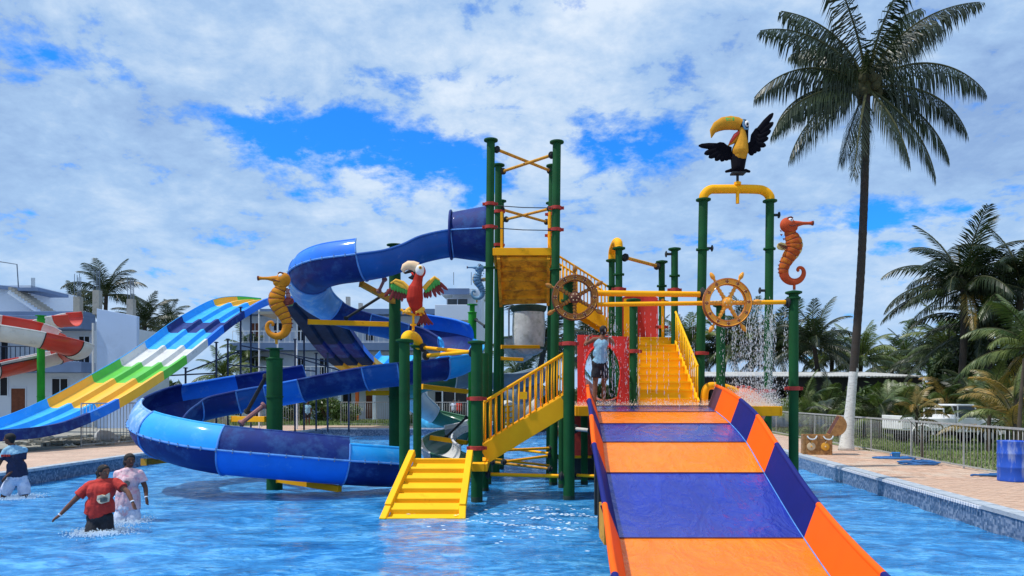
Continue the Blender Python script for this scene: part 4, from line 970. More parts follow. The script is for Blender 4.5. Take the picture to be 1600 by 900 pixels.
# ------------------------------------------------------------------ trough slides
def sweep_slide(label, ctrl, Rr, sections, ends_upper, cat='slide', name='spiral_slide', nseg=8, edge='fiberglass_edge', group=None, rim_r=.035):
    """ctrl: list of 3D centre points; sections: (i0, i1, lower material, upper material or None, side, upper angle)"""
    pts = spline(ctrl, nseg); P_ = [Vector(p) for p in pts]
    # smooth the path a little
    for _ in range(3): P_ = [P_[0]] + [(P_[i - 1] + P_[i] * 2 + P_[i + 1]) / 4 for i in range(1, len(P_) - 1)] + [P_[-1]]
    n = len(P_); fr = []
    for i in range(n):
        T = (P_[min(n - 1, i + 1)] - P_[max(0, i - 1)]).normalized(); S = T.cross(Z).normalized(); U = S.cross(T); fr.append((P_[i], S, U, T))
    t = thing(name, label, cat, P_[n // 2], group)
    def pos(i, a, r): c, S, U, T = fr[i]; return c + S * math.sin(a) * r - U * math.cos(a) * r
    def shell(i0, i1, a0, a1, m_, nm, r0=Rr, thk=.025):
        q = MB(); ns = max(2, int(abs(a1 - a0) / .2)); W_ = ns + 1; m = i1 - i0 + 1
        for rr in (r0, r0 + thk):
            for i in range(i0, i1 + 1):
                for k in range(W_): q.v.append(tuple(pos(i, a0 + (a1 - a0) * k / ns, rr)))
        o = m * W_
        for i in range(m - 1):
            for k in range(ns):
                a = i * W_ + k; q.f.append((a, a + 1, a + W_ + 1, a + W_)); q.f.append((o + a, o + a + W_, o + a + W_ + 1, o + a + 1))
        for i in range(m - 1):
            for k in (0, ns): a = i * W_ + k; q.f.append((a, a + W_, o + a + W_, o + a))
        for k in range(ns):
            for i in (0, m - 1): a = i * W_ + k; q.f.append((a, a + 1, o + a + 1, o + a))
        q.m = [0] * len(q.f); ob = q.build(nm, m_, t, True); return ob
    H_ = math.pi / 2
    for s0, s1, lo, up, side, ua in sections:
        i0, i1 = int(round(s0 * nseg)), min(n - 1, int(round(s1 * nseg)))
        if lo == 'closed':
            continue
        shell(i0, i1, -H_, H_, lo, 'trough_panel')
        U_ = math.radians(ua)
        if up: shell(i0, i1, side * (H_ + .012), side * U_, up, 'upper_wall_panel', thk=.03)
        for sg in (1, -1):
            if up and sg == side:
                q = MB(); q.tube([pos(i, sg * U_, Rr + .01) for i in range(i0, i1 + 1)], rim_r, 8); q.build('rim', up, t, True)
                q = MB(); q.tube([pos(i, sg * H_, Rr + .045) for i in range(i0, i1 + 1)], .026, 6); q.build('seam_flange', edge, t, True)
                q = MB()
                for i in range(i0, i1, 2): q.ell(pos(i, sg * (H_ + .05), Rr + .075), .015, None, 6, 4); q.ell(pos(i, sg * (H_ - .05), Rr + .075), .015, None, 6, 4)
                q.build('bolt', 'rebar', t, True)['kind'] = 'stuff'
            else:
                q = MB(); q.tube([pos(i, sg * H_, Rr + .02) for i in range(i0, i1 + 1)], rim_r, 8); q.build('rim', lo, t, True)
        a0 = -H_; a1 = H_
        if up: (a0, a1) = (a0, U_) if side > 0 else (-U_, a1)
        q = MB(); q.tube([pos(i0, a0 + (a1 - a0) * k / 18, Rr + .035) for k in range(19)], .022, 6, caps=True); q.build('joint_flange', edge, t, True)
    return t, fr, shell, pos
C0 = [(762, 366, 20), (705, 367, 20), (650, 378, 19.9), (608, 395, 19.7), (567, 404, 19.6), (515, 412, 19.9), (485, 428, 20.9), (486, 452, 22.2), (517, 474, 23.1), (560, 489, 23.5), (607, 500, 23.6), (651, 511, 23.5), (692, 520, 23.1), (722, 535, 22.1), (719, 552, 21.1), (690, 561, 20.6),
      (640, 568, 20.4), (573, 576, 20.4), (471, 595, 20.4), (400, 607, 20.2), (354, 615, 20), (300, 627, 19.6), (258, 645, 18.8), (243, 661, 17.9), (258, 677, 17.1), (300, 690, 16.6), (354, 700, 16.4), (450, 709, 16.6), (537, 717, 17.0), (612, 722, 17.6)]
ctrl = [W(*c) for c in C0]
rim0, sky_, roy, nav, blu, fad = 'fiberglass_edge', 'fiberglass_sky', 'fiberglass_royal', 'fiberglass_navy', 'fiberglass_blue', 'fiberglass_faded'
secs = [(1, 4, roy, None, 1, 0), (4, 6, nav, blu, -1, 138), (6, 8, fad, sky_, -1, 128), (8, 9.5, nav, None, -1, 120), (9.5, 11, roy, None, -1, 0), (11, 12.6, nav, blu, -1, 140), (12.6, 15, sky_, None, -1, 0), (15, 16.2, nav, None, -1, 0),
        (16.2, 17, roy, None, 1, 0), (17, 18, nav, None, 1, 0), (18, 18.8, blu, nav, 1, 138), (18.8, 19.6, roy, nav, 1, 138), (19.6, 21, nav, blu, 1, 138), (21, 22.5, nav, nav, 1, 142), (22.5, 24, nav, fad, 1, 146), (24, 26, nav, sky_, 1, 150), (26, 28, blu, nav, 1, 148), (28, 29, nav, sky_, 1, 128)]
SL, FR, shell, pos = sweep_slide('long blue spiral slide winding down from the tower to the pool', ctrl, .57, secs, None)
# funnel tube at its start
q = MB(); n_ = 26
a = Vector(FR[8][0]); b0 = W(764, 366, 20)
for i in range(9):
    f = i / 8; c = a.lerp(b0, f); r = .57 + .03 + .16 * f
    for k in range(n_): an = 2 * math.pi * k / n_; q.v.append(tuple(c + Vector((0, math.cos(an) * r, math.sin(an) * r))))
for i in range(8):
    for k in range(n_): q.f.append((i * n_ + k, i * n_ + (k + 1) % n_, (i + 1) * n_ + (k + 1) % n_, (i + 1) * n_ + k))
q.m = [0] * len(q.f); fn = q.build('entry_tube', 'fiberglass_navy', SL, True); sm = fn.modifiers.new('s', 'SOLIDIFY'); sm.thickness = .03
q = MB(); q.tube([a + Vector((0, math.cos(k * math.pi / 16) * .64, math.sin(k * math.pi / 16) * .64)) for k in range(33)], .035, 8); q.build('entry_ring', 'fiberglass_navy', SL, True)
for sg in (1, -1):
    q = MB(); q.tube([a + Vector((0, -.62, 0)), b0 + Vector((0, -.77, 0))], .02, 6)
q.build('seam_flange', rim0, SL, True)
# second, green and white slide
C1 = [(842, 575, 25.5), (800, 585, 25.2), (745, 583, 24.8), (690, 583, 24.5), (650, 592, 25), (640, 612, 26.5), (680, 640, 27.8), (730, 655, 27.4), (752, 662, 26.5), (735, 668, 25.5), (700, 676, 24.4), (682, 690, 23.2), (690, 704, 22.0), (725, 716, 21.2), (765, 722, 20.9)]
g_, wh, gy = 'fiberglass_dark_green', 'fiberglass_white', 'fiberglass_grey'
sweep_slide('green and white spiral slide partly hidden behind the green posts', [W(*c) for c in C1], .5, [(0, 1.5, gy, None, 1, 0), (1.5, 2.6, gy, None, 1, 0), (2.6, 4.5, g_, None, 1, 0), (4.5, 6, wh, None, 1, 0), (6, 7.5, g_, None, 1, 0), (7.5, 9.6, gy, wh, 1, 105), (9.6, 10.8, g_, wh, -1, 110), (10.8, 12.2, wh, wh, -1, 110), (12.2, 14, g_, None, -1, 0)], None, edge='fiberglass_white')
# red and white slide at the far left
C2 = [(-90, 500, 30), (-20, 507, 31), (60, 520, 32), (105, 533, 33), (122, 540, 34.5), (100, 545, 36), (60, 556, 35), (0, 568, 33), (-60, 585, 31.5)]
rd = 'fiberglass_red'
sweep_slide('lower red and white striped slide looping in front of the left building', [W(*c) for c in C2], .62, [(0, 1.2, rd, wh, -1, 140), (1.2, 2.1, wh, rd, -1, 140), (2.1, 3.1, rd, wh, -1, 140), (3.1, 4.3, wh, rd, -1, 130), (4.3, 5.4, rd, None, -1, 0), (5.4, 6.3, wh, None, 1, 0), (6.3, 7.2, rd, wh, -1, 100), (7.2, 8, wh, wh, -1, 100)], None, edge='dark_metal')
C3 = [(-80, 498, 40), (0, 505, 39), (50, 506, 38.5), (85, 497, 38.2), (118, 494, 38)]
sweep_slide('upper red, blue and white slide end in front of the left building', [W(*c) for c in C3], .5, [(0, 1.4, 'fiberglass_blue', 'fiberglass_blue', -1, 120), (1.4, 2.3, rd, rd, -1, 120), (2.3, 3.3, wh, wh, -1, 120), (3.3, 4, rd, rd, -1, 120)], None, edge='fiberglass_white')

# ------------------------------------------------------------------ multi lane slides
def lanes(label, edge_, across, wid, bounds, wall_bounds, up_off=.36, nlane=3, nseg=6, name='multi_lane_slide', wall_h=.34):
    """edge_: 3D points of the far rim; across: horizontal unit vector; bounds: (index, material)"""
    P_ = [Vector(p) for p in spline(edge_, nseg)]; n = len(P_); A = Vector(across).normalized()
    t = thing(name, label, 'slide', P_[n // 2] - Z * (P_[n // 2].z - .3))
    # cross profile (u across, h height above the floor)
    prof = [(0, up_off), (.10, .06), (.22, 0)]
    lw = wid / nlane
    for l in range(1, nlane):
        c = l * lw; prof += [(c - .17, 0), (c - .07, .19), (c + .07, .19), (c + .17, 0)]
    prof += [(wid - .22, 0), (wid - .10, .06), (wid, up_off), (wid + .13, up_off), (wid + .17, up_off - wall_h)]
    base = lambda i: P_[i] - Z * up_off
    def strip(i0, i1, k0, k1, m_, nm):
        q = MB(); K = k1 - k0 + 1
        for off in (0, -.03):
            for i in range(i0, i1 + 1):
                for k in range(k0, k1 + 1): q.v.append(tuple(base(i) + A * prof[k][0] + Z * (prof[k][1] + off)))
        m = i1 - i0 + 1; o = m * K
        for i in range(m - 1):
            for k in range(K - 1):
                a = i * K + k; q.f.append((a, a + K, a + K + 1, a + 1)); q.f.append((o + a, o + a + 1, o + a + K + 1, o + a + K))
            for k in (0, K - 1): a = i * K + k; q.f.append((a, a + K, o + a + K, o + a))
        for k in range(K - 1):
            for i in (0, m - 1): a = i * K + k; q.f.append((a, a + 1, o + a + 1, o + a))
        q.m = [0] * len(q.f); q.build(nm, m_, t)
    # profile index ranges per lane
    cut = [0]
    for l in range(1, nlane): cut.append(3 + (l - 1) * 4 + 2)
    cut.append(len(prof) - 3)
    for (s0, m_), (s1, _) in zip(bounds[:-1], bounds[1:]):
        for l in range(nlane):
            strip(int(s0 * nseg), min(n - 1, int(s1 * nseg)), cut[l], cut[l + 1], m_, 'lane_panel')
    for (s0, m_), (s1, _) in zip(wall_bounds[:-1], wall_bounds[1:]):
        strip(int(s0 * nseg), min(n - 1, int(s1 * nseg)), len(prof) - 3, len(prof) - 1, m_, 'outer_wall_panel')
    q = MB(); q.tube([p for p in P_], .018, 6); q.build('far_rim', 'fiberglass_sky', t, True)
    return t, P_
E1 = [(-150, 673, 24.0), (-60, 666, 25.5), (0, 653, 27), (73, 623, 28.7), (143, 585, 31), (187, 560, 33), (226, 534, 35), (260, 509, 36.5), (290, 490, 38), (333, 468, 39.8), (370, 463, 41), (408, 466, 42.2)]
yl, gr_, bs = 'fiberglass_yellow', 'fiberglass_lane_green', 'fiberglass_blue'
bd = [(0, nav), (1.2, sky_), (3, yl), (4, gr_), (5, wh), (6, sky_), (7, nav), (7.9, sky_), (9, yl), (10, gr_), (11, None)]
wb = [(0, nav), (2.35, bs), (3.1, yl), (4.3, gr_), (5.3, wh), (6.3, bs), (7.1, nav), (8.2, bs), (11, None)]
ML, MP = lanes('big three lane slide in blue, yellow, green and white stripes on the left', [W(*p) for p in E1], (1, -.05, 0), 2.75, bd, wb)
E2 = [(436, 468, 38.5), (458, 492, 40), (484, 528, 42), (512, 558, 44), (540, 573, 46.5), (570, 570, 49), (594, 548, 51.5)]
ac = Vector((-.30, -1, 0))
ML2, MP2 = lanes('second multi lane slide dropping right behind the tall blue slide, seen from below', [W(*p) for p in E2], (1, -.3, 0), 2.9, [(0, 'slide_underside'), (2, nav), (2.7, 'slide_underside'), (3.2, yl), (4.3, sky_), (6, None)], [(0, bs), (1.5, nav), (2.4, bs), (3, yl), (3.9, gr_), (4.3, sky_), (6, None)])
# steel frame for them
def frame_post(px, y0, y1, Y, r=.05):
    p = W(px, y0, Y); q = MB(); q.tube([(p.x, Y, gz), p], r, 8); q.lathe(p, [(r * 2, -.02), (r * 2.4, 0), (r * 1.5, .03)], 10); return q
fts = [(290, 575, 35, 'first'), (338, 535, 36, 'second'), (356, 530, 37.5, 'third'), (376, 480, 38, 'fourth'), (392, 488, 39.5, 'fifth'), (461, 530, 39, 'sixth'), (475, 520, 41, 'seventh'), (512, 552, 39.5, 'eighth'), (494, 552, 41, 'ninth'), (545, 582, 39.5, 'tenth')]
for px, y0, Y, nm in fts:
    tag(frame_post(px, y0, 0, Y).build('frame_post', 'steel_post', smooth=True), f'{nm} thin dark steel post from the left under the multi lane slides', 'post', 'steel posts under the multi lane slides')
for a, b_, nm in (((290, 582, 35), (376, 548, 38), 'sloping'), ((338, 600, 36), (461, 592, 39), 'lowest'), ((376, 540, 38), (512, 565, 39.5), 'middle'), ((461, 558, 39), (545, 583, 39.5), 'right'), ((356, 570, 37.5), (494, 580, 41), 'rear'), ((240, 588, 35.5), (338, 583, 36), 'left')):
    q = MB(); q.tube([W(*a), W(*b_)], .035, 8); tag(q.build('frame_rail', 'steel_post', smooth=True), f'{nm} thin dark steel rail tying the slide posts together', 'rail', 'steel rails under the multi lane slides')
t = thing('slide_deck', 'start platform with a green striped roof at the top of the multi lane slides', 'platform', W(440, 640, 43))
a = W(402, 486, 42.6); b_ = W(462, 486, 42.6); q = MB(); q.bb(a.x, b_.x, 42.8, 45.5, a.z - .15, a.z); q.build('deck_panel', 'concrete', t)
a = W(425, 473, 42.6); b_ = W(466, 473, 42.6)
for k in range(6):
    x0 = a.x + (b_.x - a.x) * k / 6; q = MB(); q.bb(x0 + .01, x0 + (b_.x - a.x) / 6, 42.6, 45.5, a.z + .02, a.z + .3); q.build('roof_panel', 'fiberglass_lane_green' if k != 1 else 'fiberglass_yellow', t)
q = MB(); p = W(464, 470, 42.5)
for px in (405, 434, 464): p = W(px, 474, 42.9); q.tube([(p.x, 42.9, gz), p], .05, 8)
q.build('frame', 'band_white', t, True)

# ------------------------------------------------------------------ tipping bucket behind the tower
t = thing('tipping_bucket', 'grey tipping water bucket hanging behind the tower', 'water bucket', W(826, 560, 23.2))
q = MB(); c = W(826, 520, 23.2); q.lathe(c + Z * -.62, [(.16, -.1), (.3, -.05), (.44, .05), (.5, .3), (.52, .7), (.5, 1.25), (.47, 1.25)], 26); q.build('bucket_shell', 'bucket_grey', t, True)
q = MB(); q.lathe(c + Z * .72, [(.1, -.28), (.4, -.18), (.55, -.02), (.58, .1), (.4, .14)], 26); q.build('bucket_lid', 'bucket_green', t, True)
q = MB(); q.lathe(c + Z * -.52, [(.5, 0), (.54, .01), (.54, .06), (.5, .07)], 26); q.build('bucket_band', 'bucket_green', t, True)
q = MB(); k = .62
for s_ in (1, -1): q.tube([c + Vector((s_ * k, 0, .75)), c + Vector((s_ * k, 0, -.15)), c + Vector((0, 0, -.16))], .03, 8)
q.build('hanger', 'rebar', t, True)
t = thing('white_funnel', 'pale lower funnel beside the hanging bucket', 'funnel', W(813, 565, 24)); q = MB(); c = W(813, 545, 24); q.lathe(c, [(.1, -.45), (.35, -.3), (.62, 0), (.68, .35), (.66, .36)], 24); q.build('funnel_shell', 'bucket_grey', t, True)
q = MB(); q.lathe(c, [(.67, .3), (.71, .31), (.71, .36), (.67, .37)], 24); q.build('funnel_rim', 'bucket_green', t, True)
# grey trough slide piece and yellow guard cage seen through the stairs
t = thing('grey_slide', 'grey curved slide piece seen through the stair railing', 'slide', W(825, 650, 26))
q = MB(); c = W(822, 628, 26)
q.tube([Vector(p) for p in spline([W(790, 598, 27), W(805, 612, 26.5), W(825, 612, 26), W(842, 600, 26)], 6)], [.42 + .01 * (i % 2) for i in range(19)], 16); q.build('slide_shell', 'fiberglass_grey', t, True)
q = MB(); q.tube([Vector(p) for p in spline([W(790, 640, 26), W(805, 648, 25.5), W(828, 645, 25), W(846, 632, 25)], 6)], .36, 16); q.build('lower_shell', 'bucket_grey', t, True)
q = MB()
for k in range(4): q.tube([W(788, 636 + 9 * k, 24.6), W(802, 634 + 9 * k, 24.6)], .03, 6)
for px in (788, 795, 802): q.tube([W(px, 634, 24.6), W(px, 672, 24.6)], .03, 6)
q.build('guard_cage', 'yellow_paint', t, True)

# ------------------------------------------------------------------ seahorses
def seahorse(label, base, s, flip, mb_, mh, mr, mbelly, groove, stand='dull_yellow_paint'):
    """drawn facing right in zoomed pixel units, s = metres per unit; flip = -1 faces left"""
    base = Vector(base); t = thing('seahorse_figure', label, 'seahorse', base, 'seahorse figures on green posts')
    B = lambda x, y, d=0: base + Vector(((x - 285) * s * flip, d, (800 - y) * s))
    def tube_(pts, rads, n, m_, nm, deep=.72, dep=0, ridged=0):
        P0 = spline([(x, y, r) for (x, y), r in zip(pts, rads)], n); q = MB(); seg_ = 16; K = len(P0); o = 0
        for i in range(K):
            x, y, r = P0[i]; x2, y2 = P0[min(K - 1, i + 1)][:2]; x1, y1 = P0[max(0, i - 1)][:2]; d = np.array([x2 - x1, y2 - y1]); d = d / (np.linalg.norm(d) + 1e-9)
            rr = r * (1 - ridged * (1 if i % n == 0 else 0) + ridged * .35 * math.sin(math.pi * (i % n) / n))
            for k in range(seg_):
                a = 2 * math.pi * k / seg_; uu = math.cos(a) * rr; q.v.append(tuple(B(x - d[1] * uu, y + d[0] * uu, math.sin(a) * rr * s * deep + dep)))
        for i in range(K - 1):
            for k in range(seg_): q.f.append((i * seg_ + k, i * seg_ + (k + 1) % seg_, (i + 1) * seg_ + (k + 1) % seg_, (i + 1) * seg_ + k)); q.m.append(1 if ridged and i % n == 0 else 0)
        q.f += [tuple(range(seg_))[::-1], tuple((K - 1) * seg_ + k for k in range(seg_))]; q.m += [0, 0]
        return q.build(nm, [m_, groove], t, True)
    tube_([(232, 215), (245, 262), (268, 312), (280, 365), (272, 420), (245, 475), (212, 530), (185, 585), (170, 640), (172, 690)], [52, 66, 80, 86, 84, 76, 68, 60, 54, 50], 7, mb_, 'body', ridged=.10)
    tube_([(170, 680), (188, 728), (230, 765), (290, 775), (345, 755), (380, 712), (388, 665), (370, 628), (338, 622), (322, 645), (335, 662)], [52, 48, 42, 36, 31, 27, 23, 19, 18, 17, 12], 5, mh, 'tail', ridged=.0)
    tube_([(285, 245), (325, 295), (345, 350), (343, 405), (318, 465), (275, 520), (235, 570), (205, 620), (195, 670), (225, 715)], [20, 27, 30, 31, 30, 27, 25, 22, 18, 10], 4, mbelly, 'belly_ridge', .9, -.0, ridged=.12)
    q = MB(); q.ell(B(208, 160), (78 * s, 62 * s, 82 * s), None, 18, 12); q.ell(B(255, 190), (68 * s, 52 * s, 48 * s), None, 14, 10); q.ell(B(225, 110), (50 * s, 45 * s, 36 * s), None, 12, 8)
    q.tube([B(x, y) for x, y in ((262, 150), (330, 146), (380, 142), (440, 141), (478, 140))], [40 * s, 30 * s, 19 * s, 17 * s, 22 * s], 14); q.tube([B(232, 190), B(228, 240)], 52 * s, 14); blob(q, 'head', [mh], t, .012, 4)
    q = MB(); q.tube([B(474, 140), B(490, 140)], [24 * s, 27 * s], 14); q.build('snout_tip', 'horse_groove', t, True)
    for dd in (-1,):
        q = MB(); q.ell(B(228, 118, dd * .058 * (s / .00205) * 1.45), (26 * s, 14 * s, 24 * s), None, 14, 8); e = q.build('eye', 'eye_white', t, True)
        q = MB(); q.ell(B(232, 116, dd * .098), (12 * s, 8 * s, 13 * s), None, 10, 6); q.build('pupil', 'eye_black', e, True)
        q = MB(); q.tube([B(192, 112, dd * .075), B(205, 88, dd * .08), B(235, 80, dd * .08), B(258, 92, dd * .07)], 7 * s, 6); q.build('brow', groove, e, True)
        q = MB(); q.tube([B(205, 172, dd * .115), B(240, 182, dd * .118), (B(285, 168, dd * .1)), B(320, 158, dd * .07)], 6 * s, 6); q.build('mouth_line', groove, t, True)
    # fin
    q = MB(); vs = [(210, 400), (180, 362), (130, 352), (95, 368), (84, 400), (100, 428), (150, 438), (200, 430)]
    for k in range(len(vs)): pass
    q.prism([B(x, y, -.04 - .00035 * (210 - x)) for x, y in vs], Vector((0, .035, 0))); f = q.build('fin', mbelly if mb_ != 'horse_yellow' else 'parrot_dark_red', t, bevel=.008)
    for k in range(4): q = MB(); q.tube([B(205, 400 + k * 6, -.06), B(95 + k * 14, 372 + k * 17, -.095)], 4 * s, 5); q.build('fin_ray', groove, f, True)
    # back spikes
    sp_ = [(128, 215, 8), (133, 258, 14), (160, 305, 14), (172, 465, 12), (140, 512, 13), (120, 550, 14), (106, 592, 14), (100, 635, 14), (104, 678, 14), (120, 715, 13), (140, 748, 13), (168, 775, 13), (212, 800, 12)]
    for i, (x, y, r) in enumerate(sp_):
        q = MB(); cx_, cy_ = (250, 400) if y < 480 else (250, 640); d = np.array([cx_ - x, (cy_ - y) * .5]); d = d / np.linalg.norm(d)
        q.tube([B(x, y), B(x + d[0] * 22, y + d[1] * 22)], [1.5 * s, r * s], 8); q.build('back_spike', 'horse_groove' if mb_ != 'horse_yellow' or y > 300 else mr, t, True)
    if mb_ == 'horse_yellow':
        tube_([(175, 250), (160, 300), (155, 350), (165, 400), (190, 450)], [14, 22, 26, 24, 14], 4, mr, 'back_ridge', .8, 0, ridged=.12)
    q = MB(); q.tube([B(285, 860), B(285, 780)], 15 * s, 10); q.build('stand_rod', stand, t, True)
    return t
seahorse('yellow and maroon seahorse facing left on the thick green post', W(432, 529, 17.95), .00222, -1, 'horse_yellow', 'horse_yellow', 'horse_ridge', 'horse_ridge', 'horse_groove')
seahorse('orange seahorse facing right on the rightmost green post', W(1241, 444, 16.4), .00205, 1, 'horse_orange', 'horse_orange_skin', 'horse_ridge', 'horse_belly', 'horse_groove', 'horse_orange_skin')
seahorse('small blue and white seahorse facing left beside the tower post', W(745, 468, 23.5), .00155, -1, 'horse_blue', 'horse_blue', 'horse_ridge', 'horse_belly', 'groove_blue')

# ------------------------------------------------------------------ parrot
Yp = 16.9; S_ = 1 / 5.625 * Yp / F                 # metres per zoomed pixel ([560,400] at 5.625x)
t = thing('parrot_figure', 'red parrot with green and yellow wings spread on a yellow perch', 'parrot', W(645, 519, Yp))
PB = lambda x, y, d=0: W(560 + x / 5.625, 400 + y / 5.625, Yp) + Vector((0, d, 0))
q = MB(); q.caps([PB(535, 150), PB(520, 225), PB(500, 300), PB(495, 370), PB(505, 430), PB(520, 480)], [.10, .115, .175, .195, .16, .12]); q.ell(PB(545, 135), (.125, .12, .15)); blob(q, 'body', ['parrot_red'], t, .014, 4)
q = MB(); q.ell(PB(543, 130, -.055), (.105, .09, .135), None, 18, 12); q.build('face', 'parrot_white', t, True)
q = MB(); q.ell(PB(550, 112, -.13), (.04, .025, .045)); e = q.build('eye', 'feather_yellow', t, True)
q = MB(); q.ell(PB(550, 112, -.15), (.018, .016, .022)); q.build('pupil', 'eye_black', e, True)
q = MB(); q.tube([PB(515, 105), PB(480, 88), PB(440, 82), PB(408, 98), PB(394, 122), PB(400, 150)], [.13, .12, .105, .085, .055, .012], 14, flat=.7); q.m = [0] * len(q.f); q.build('upper_beak', 'beak_cream', t, True)
q = MB(); q.tube([PB(498, 128, .0), PB(470, 132), PB(440, 138), PB(412, 150), PB(400, 152)], [.045, .04, .035, .025, .008], 10); q.build('beak_edge', 'beak_black', t, True)
q = MB(); q.tube([PB(505, 150), PB(490, 178), PB(468, 192), PB(440, 190)], [.08, .07, .05, .012], 12, flat=.8); q.build('lower_beak', 'beak_black', t, True)
q = MB(); q.ell(PB(480, 160, -.03), (.055, .04, .03), Matrix.Rotation(.8, 3, 'Y')); q.build('tongue', 'red_panel', t, True)
def wing(t, root, tips, lens, cover, mats_, thick=.02):
    pass
def feather(q, a, b_, w_, mi=0, th=.018):
    a = Vector(a); b_ = Vector(b_); q.tube([a, a.lerp(b_, .3), a.lerp(b_, .75), b_], [w_ * .7, w_, w_ * .85, w_ * .12], 8, mi, flat=1.0)
def fw(t, arm, prim, cov1, cov2, name='wing'):
    """arm: polyline of the leading edge; each feather list: (start, end, width)"""
    q = MB(); q.tube([PB(*p) for p in arm], [.055, .05, .04, .02][:len(arm)], 10); w_ = q.build(name, 'feather_yellow', t, True)
    for lst, m_, d in ((prim, 'parrot_dark_red', 0.03), (cov1, 'feather_green', -.01), (cov2, 'feather_yellow', -.035)):
        for (a, b_, ww) in lst:
            q = MB(); A0 = PB(a[0], a[1], d); B0 = PB(b_[0], b_[1], d + .02); q.tube([A0, A0.lerp(B0, .35), A0.lerp(B0, .8), B0], [ww * .6, ww, ww * .75, ww * .15], 10)
            for i in range(len(q.v)):   # flatten into a blade
                v_ = q.v[i]; q.v[i] = (v_[0], Yp + d + .01 + (v_[1] - Yp - d - .01) * .35, v_[2])
            q.build('feather', m_, w_, True)
fw(t, [(445, 290), (390, 235), (330, 215), (285, 240)], [((300, 270), (225, 358), .05), ((320, 285), (272, 392), .05), ((345, 295), (318, 380), .045), ((365, 300), (345, 385), .045), ((385, 305), (380, 402), .045), ((410, 310), (405, 375), .045), ((428, 320), (428, 380), .04)],
   [((300, 245), (298, 300), .045), ((325, 240), (318, 310), .045), ((350, 250), (345, 318), .045), ((375, 265), (372, 325), .045), ((400, 280), (396, 330), .045), ((425, 295), (420, 340), .04)], [((430, 285), (300, 222), .05)])
fw(t, [(575, 290), (620, 235), (672, 188), (715, 215)], [((690, 220), (785, 298), .05), ((680, 240), (750, 330), .05), ((660, 255), (720, 345), .045), ((645, 270), (682, 362), .045), ((620, 290), (635, 365), .045), ((598, 300), (605, 372), .045), ((582, 310), (585, 370), .04)],
   [((690, 195), (712, 255), .045), ((668, 200), (690, 265), .045), ((648, 218), (668, 285), .045), ((628, 240), (642, 305), .045), ((605, 262), (618, 318), .045), ((588, 280), (595, 325), .04)], [((580, 280), (670, 192), .05)])
q = MB()
for dx_ in (-42, -22, 0, 22, 42): q.tube([PB(560, 490, .05), PB(575 + dx_ * .5, 550, .06), PB(585 + dx_ * 1.6, 608 - abs(dx_) * .2, .07)], [.06, .05, .02], 8)
q.build('tail', 'parrot_dark_red', t, True)
for x in (432, 545):
    q = MB()
    q.caps([PB(x + 20, 470, -.03), PB(x, 488, -.08)], [.06, .055], 10)
    for dx_ in (-28, 0, 28): q.caps([PB(x, 485, -.08), PB(x + dx_, 498, -.12), PB(x + dx_ * 1.3, 512, -.07)], [.035, .03, .018], 8)
    blob(q, 'foot', ['feather_yellow'], t, .01, 2)
q = MB(); q.tube([PB(372, 468), PB(400, 490), PB(460, 512), PB(560, 516)], .03, 10); q.tube([PB(484, 515), PB(482, 655)], .03, 10); q.lathe(PB(483, 605), [(.03, -.03), (.07, -.02), (.07, .02), (.03, .03)], 12); q.build('perch', 'yellow_paint', t, True)

# ------------------------------------------------------------------ toucan
Yt = 18.95; TB = lambda x, y, d=0: W(1080 + x / 7.5, 170 + y / 7.5, Yt) + Vector((0, d, 0)); k_ = Yt / F / 7.5
t = thing('toucan_figure', 'black toucan with a huge yellow beak spreading its wings on top of the arch', 'toucan', TB(545, 900))
q = MB(); q.caps([TB(610, 190, .02), TB(612, 260, .03), TB(600, 380, .05), TB(580, 480, .06), TB(560, 580, .04), TB(550, 690, 0)], [70 * k_, 62 * k_, 75 * k_, 95 * k_, 92 * k_, 78 * k_]); blob(q, 'body', ['toucan_black'], t, .014, 4)
q = MB(); q.caps([TB(590, 250, -.03), TB(594, 310, -.04), TB(588, 400, -.03), TB(572, 500, -.03), TB(568, 560, -.03)], [40 * k_, 46 * k_, 70 * k_, 93 * k_, 75 * k_]); blob(q, 'breast', ['toucan_yellow'], t, .014, 4)
q = MB(); q.tube([TB(585, 200, -.05), TB(540, 175), TB(460, 165), TB(370, 175), TB(300, 210), TB(250, 265), TB(236, 340)], [.13, .165, .175, .165, .135, .08, .012], 18, flat=.75); q.build('upper_beak', 'toucan_yellow', t, True)
q = MB(); q.tube([TB(555, 165, -.055), TB(480, 155, -.065), TB(400, 160, -.06), TB(345, 190, -.05)], [.06, .11, .11, .03], 12, flat=.6); q.build('beak_patch', 'feather_green', t, True)
q = MB(); q.tube([TB(590, 290), TB(530, 340), TB(480, 390), TB(435, 430)], [.11, .09, .06, .015], 12, flat=.7); q.build('lower_beak', 'toucan_yellow', t, True)
q = MB(); q.tube([TB(560, 280, -.03), TB(510, 320, -.05), TB(460, 390, -.04), TB(440, 418, -.03)], [.05, .055, .035, .01], 10); q.build('tongue', 'fiberglass_red', t, True)
q = MB(); q.ell(TB(634, 195, -.13), (.06, .035, .08)); e = q.build('eye', 'eye_white', t, True)
q = MB(); q.ell(TB(636, 205, -.16), (.028, .016, .04)); q.build('pupil', 'eye_black', e, True)
q = MB(); q.tube([TB(600, 150, -.11), TB(592, 205, -.13), TB(615, 255, -.12), TB(655, 250, -.08)], .03, 8); q.build('eye_ring', 'horse_blue', e, True)
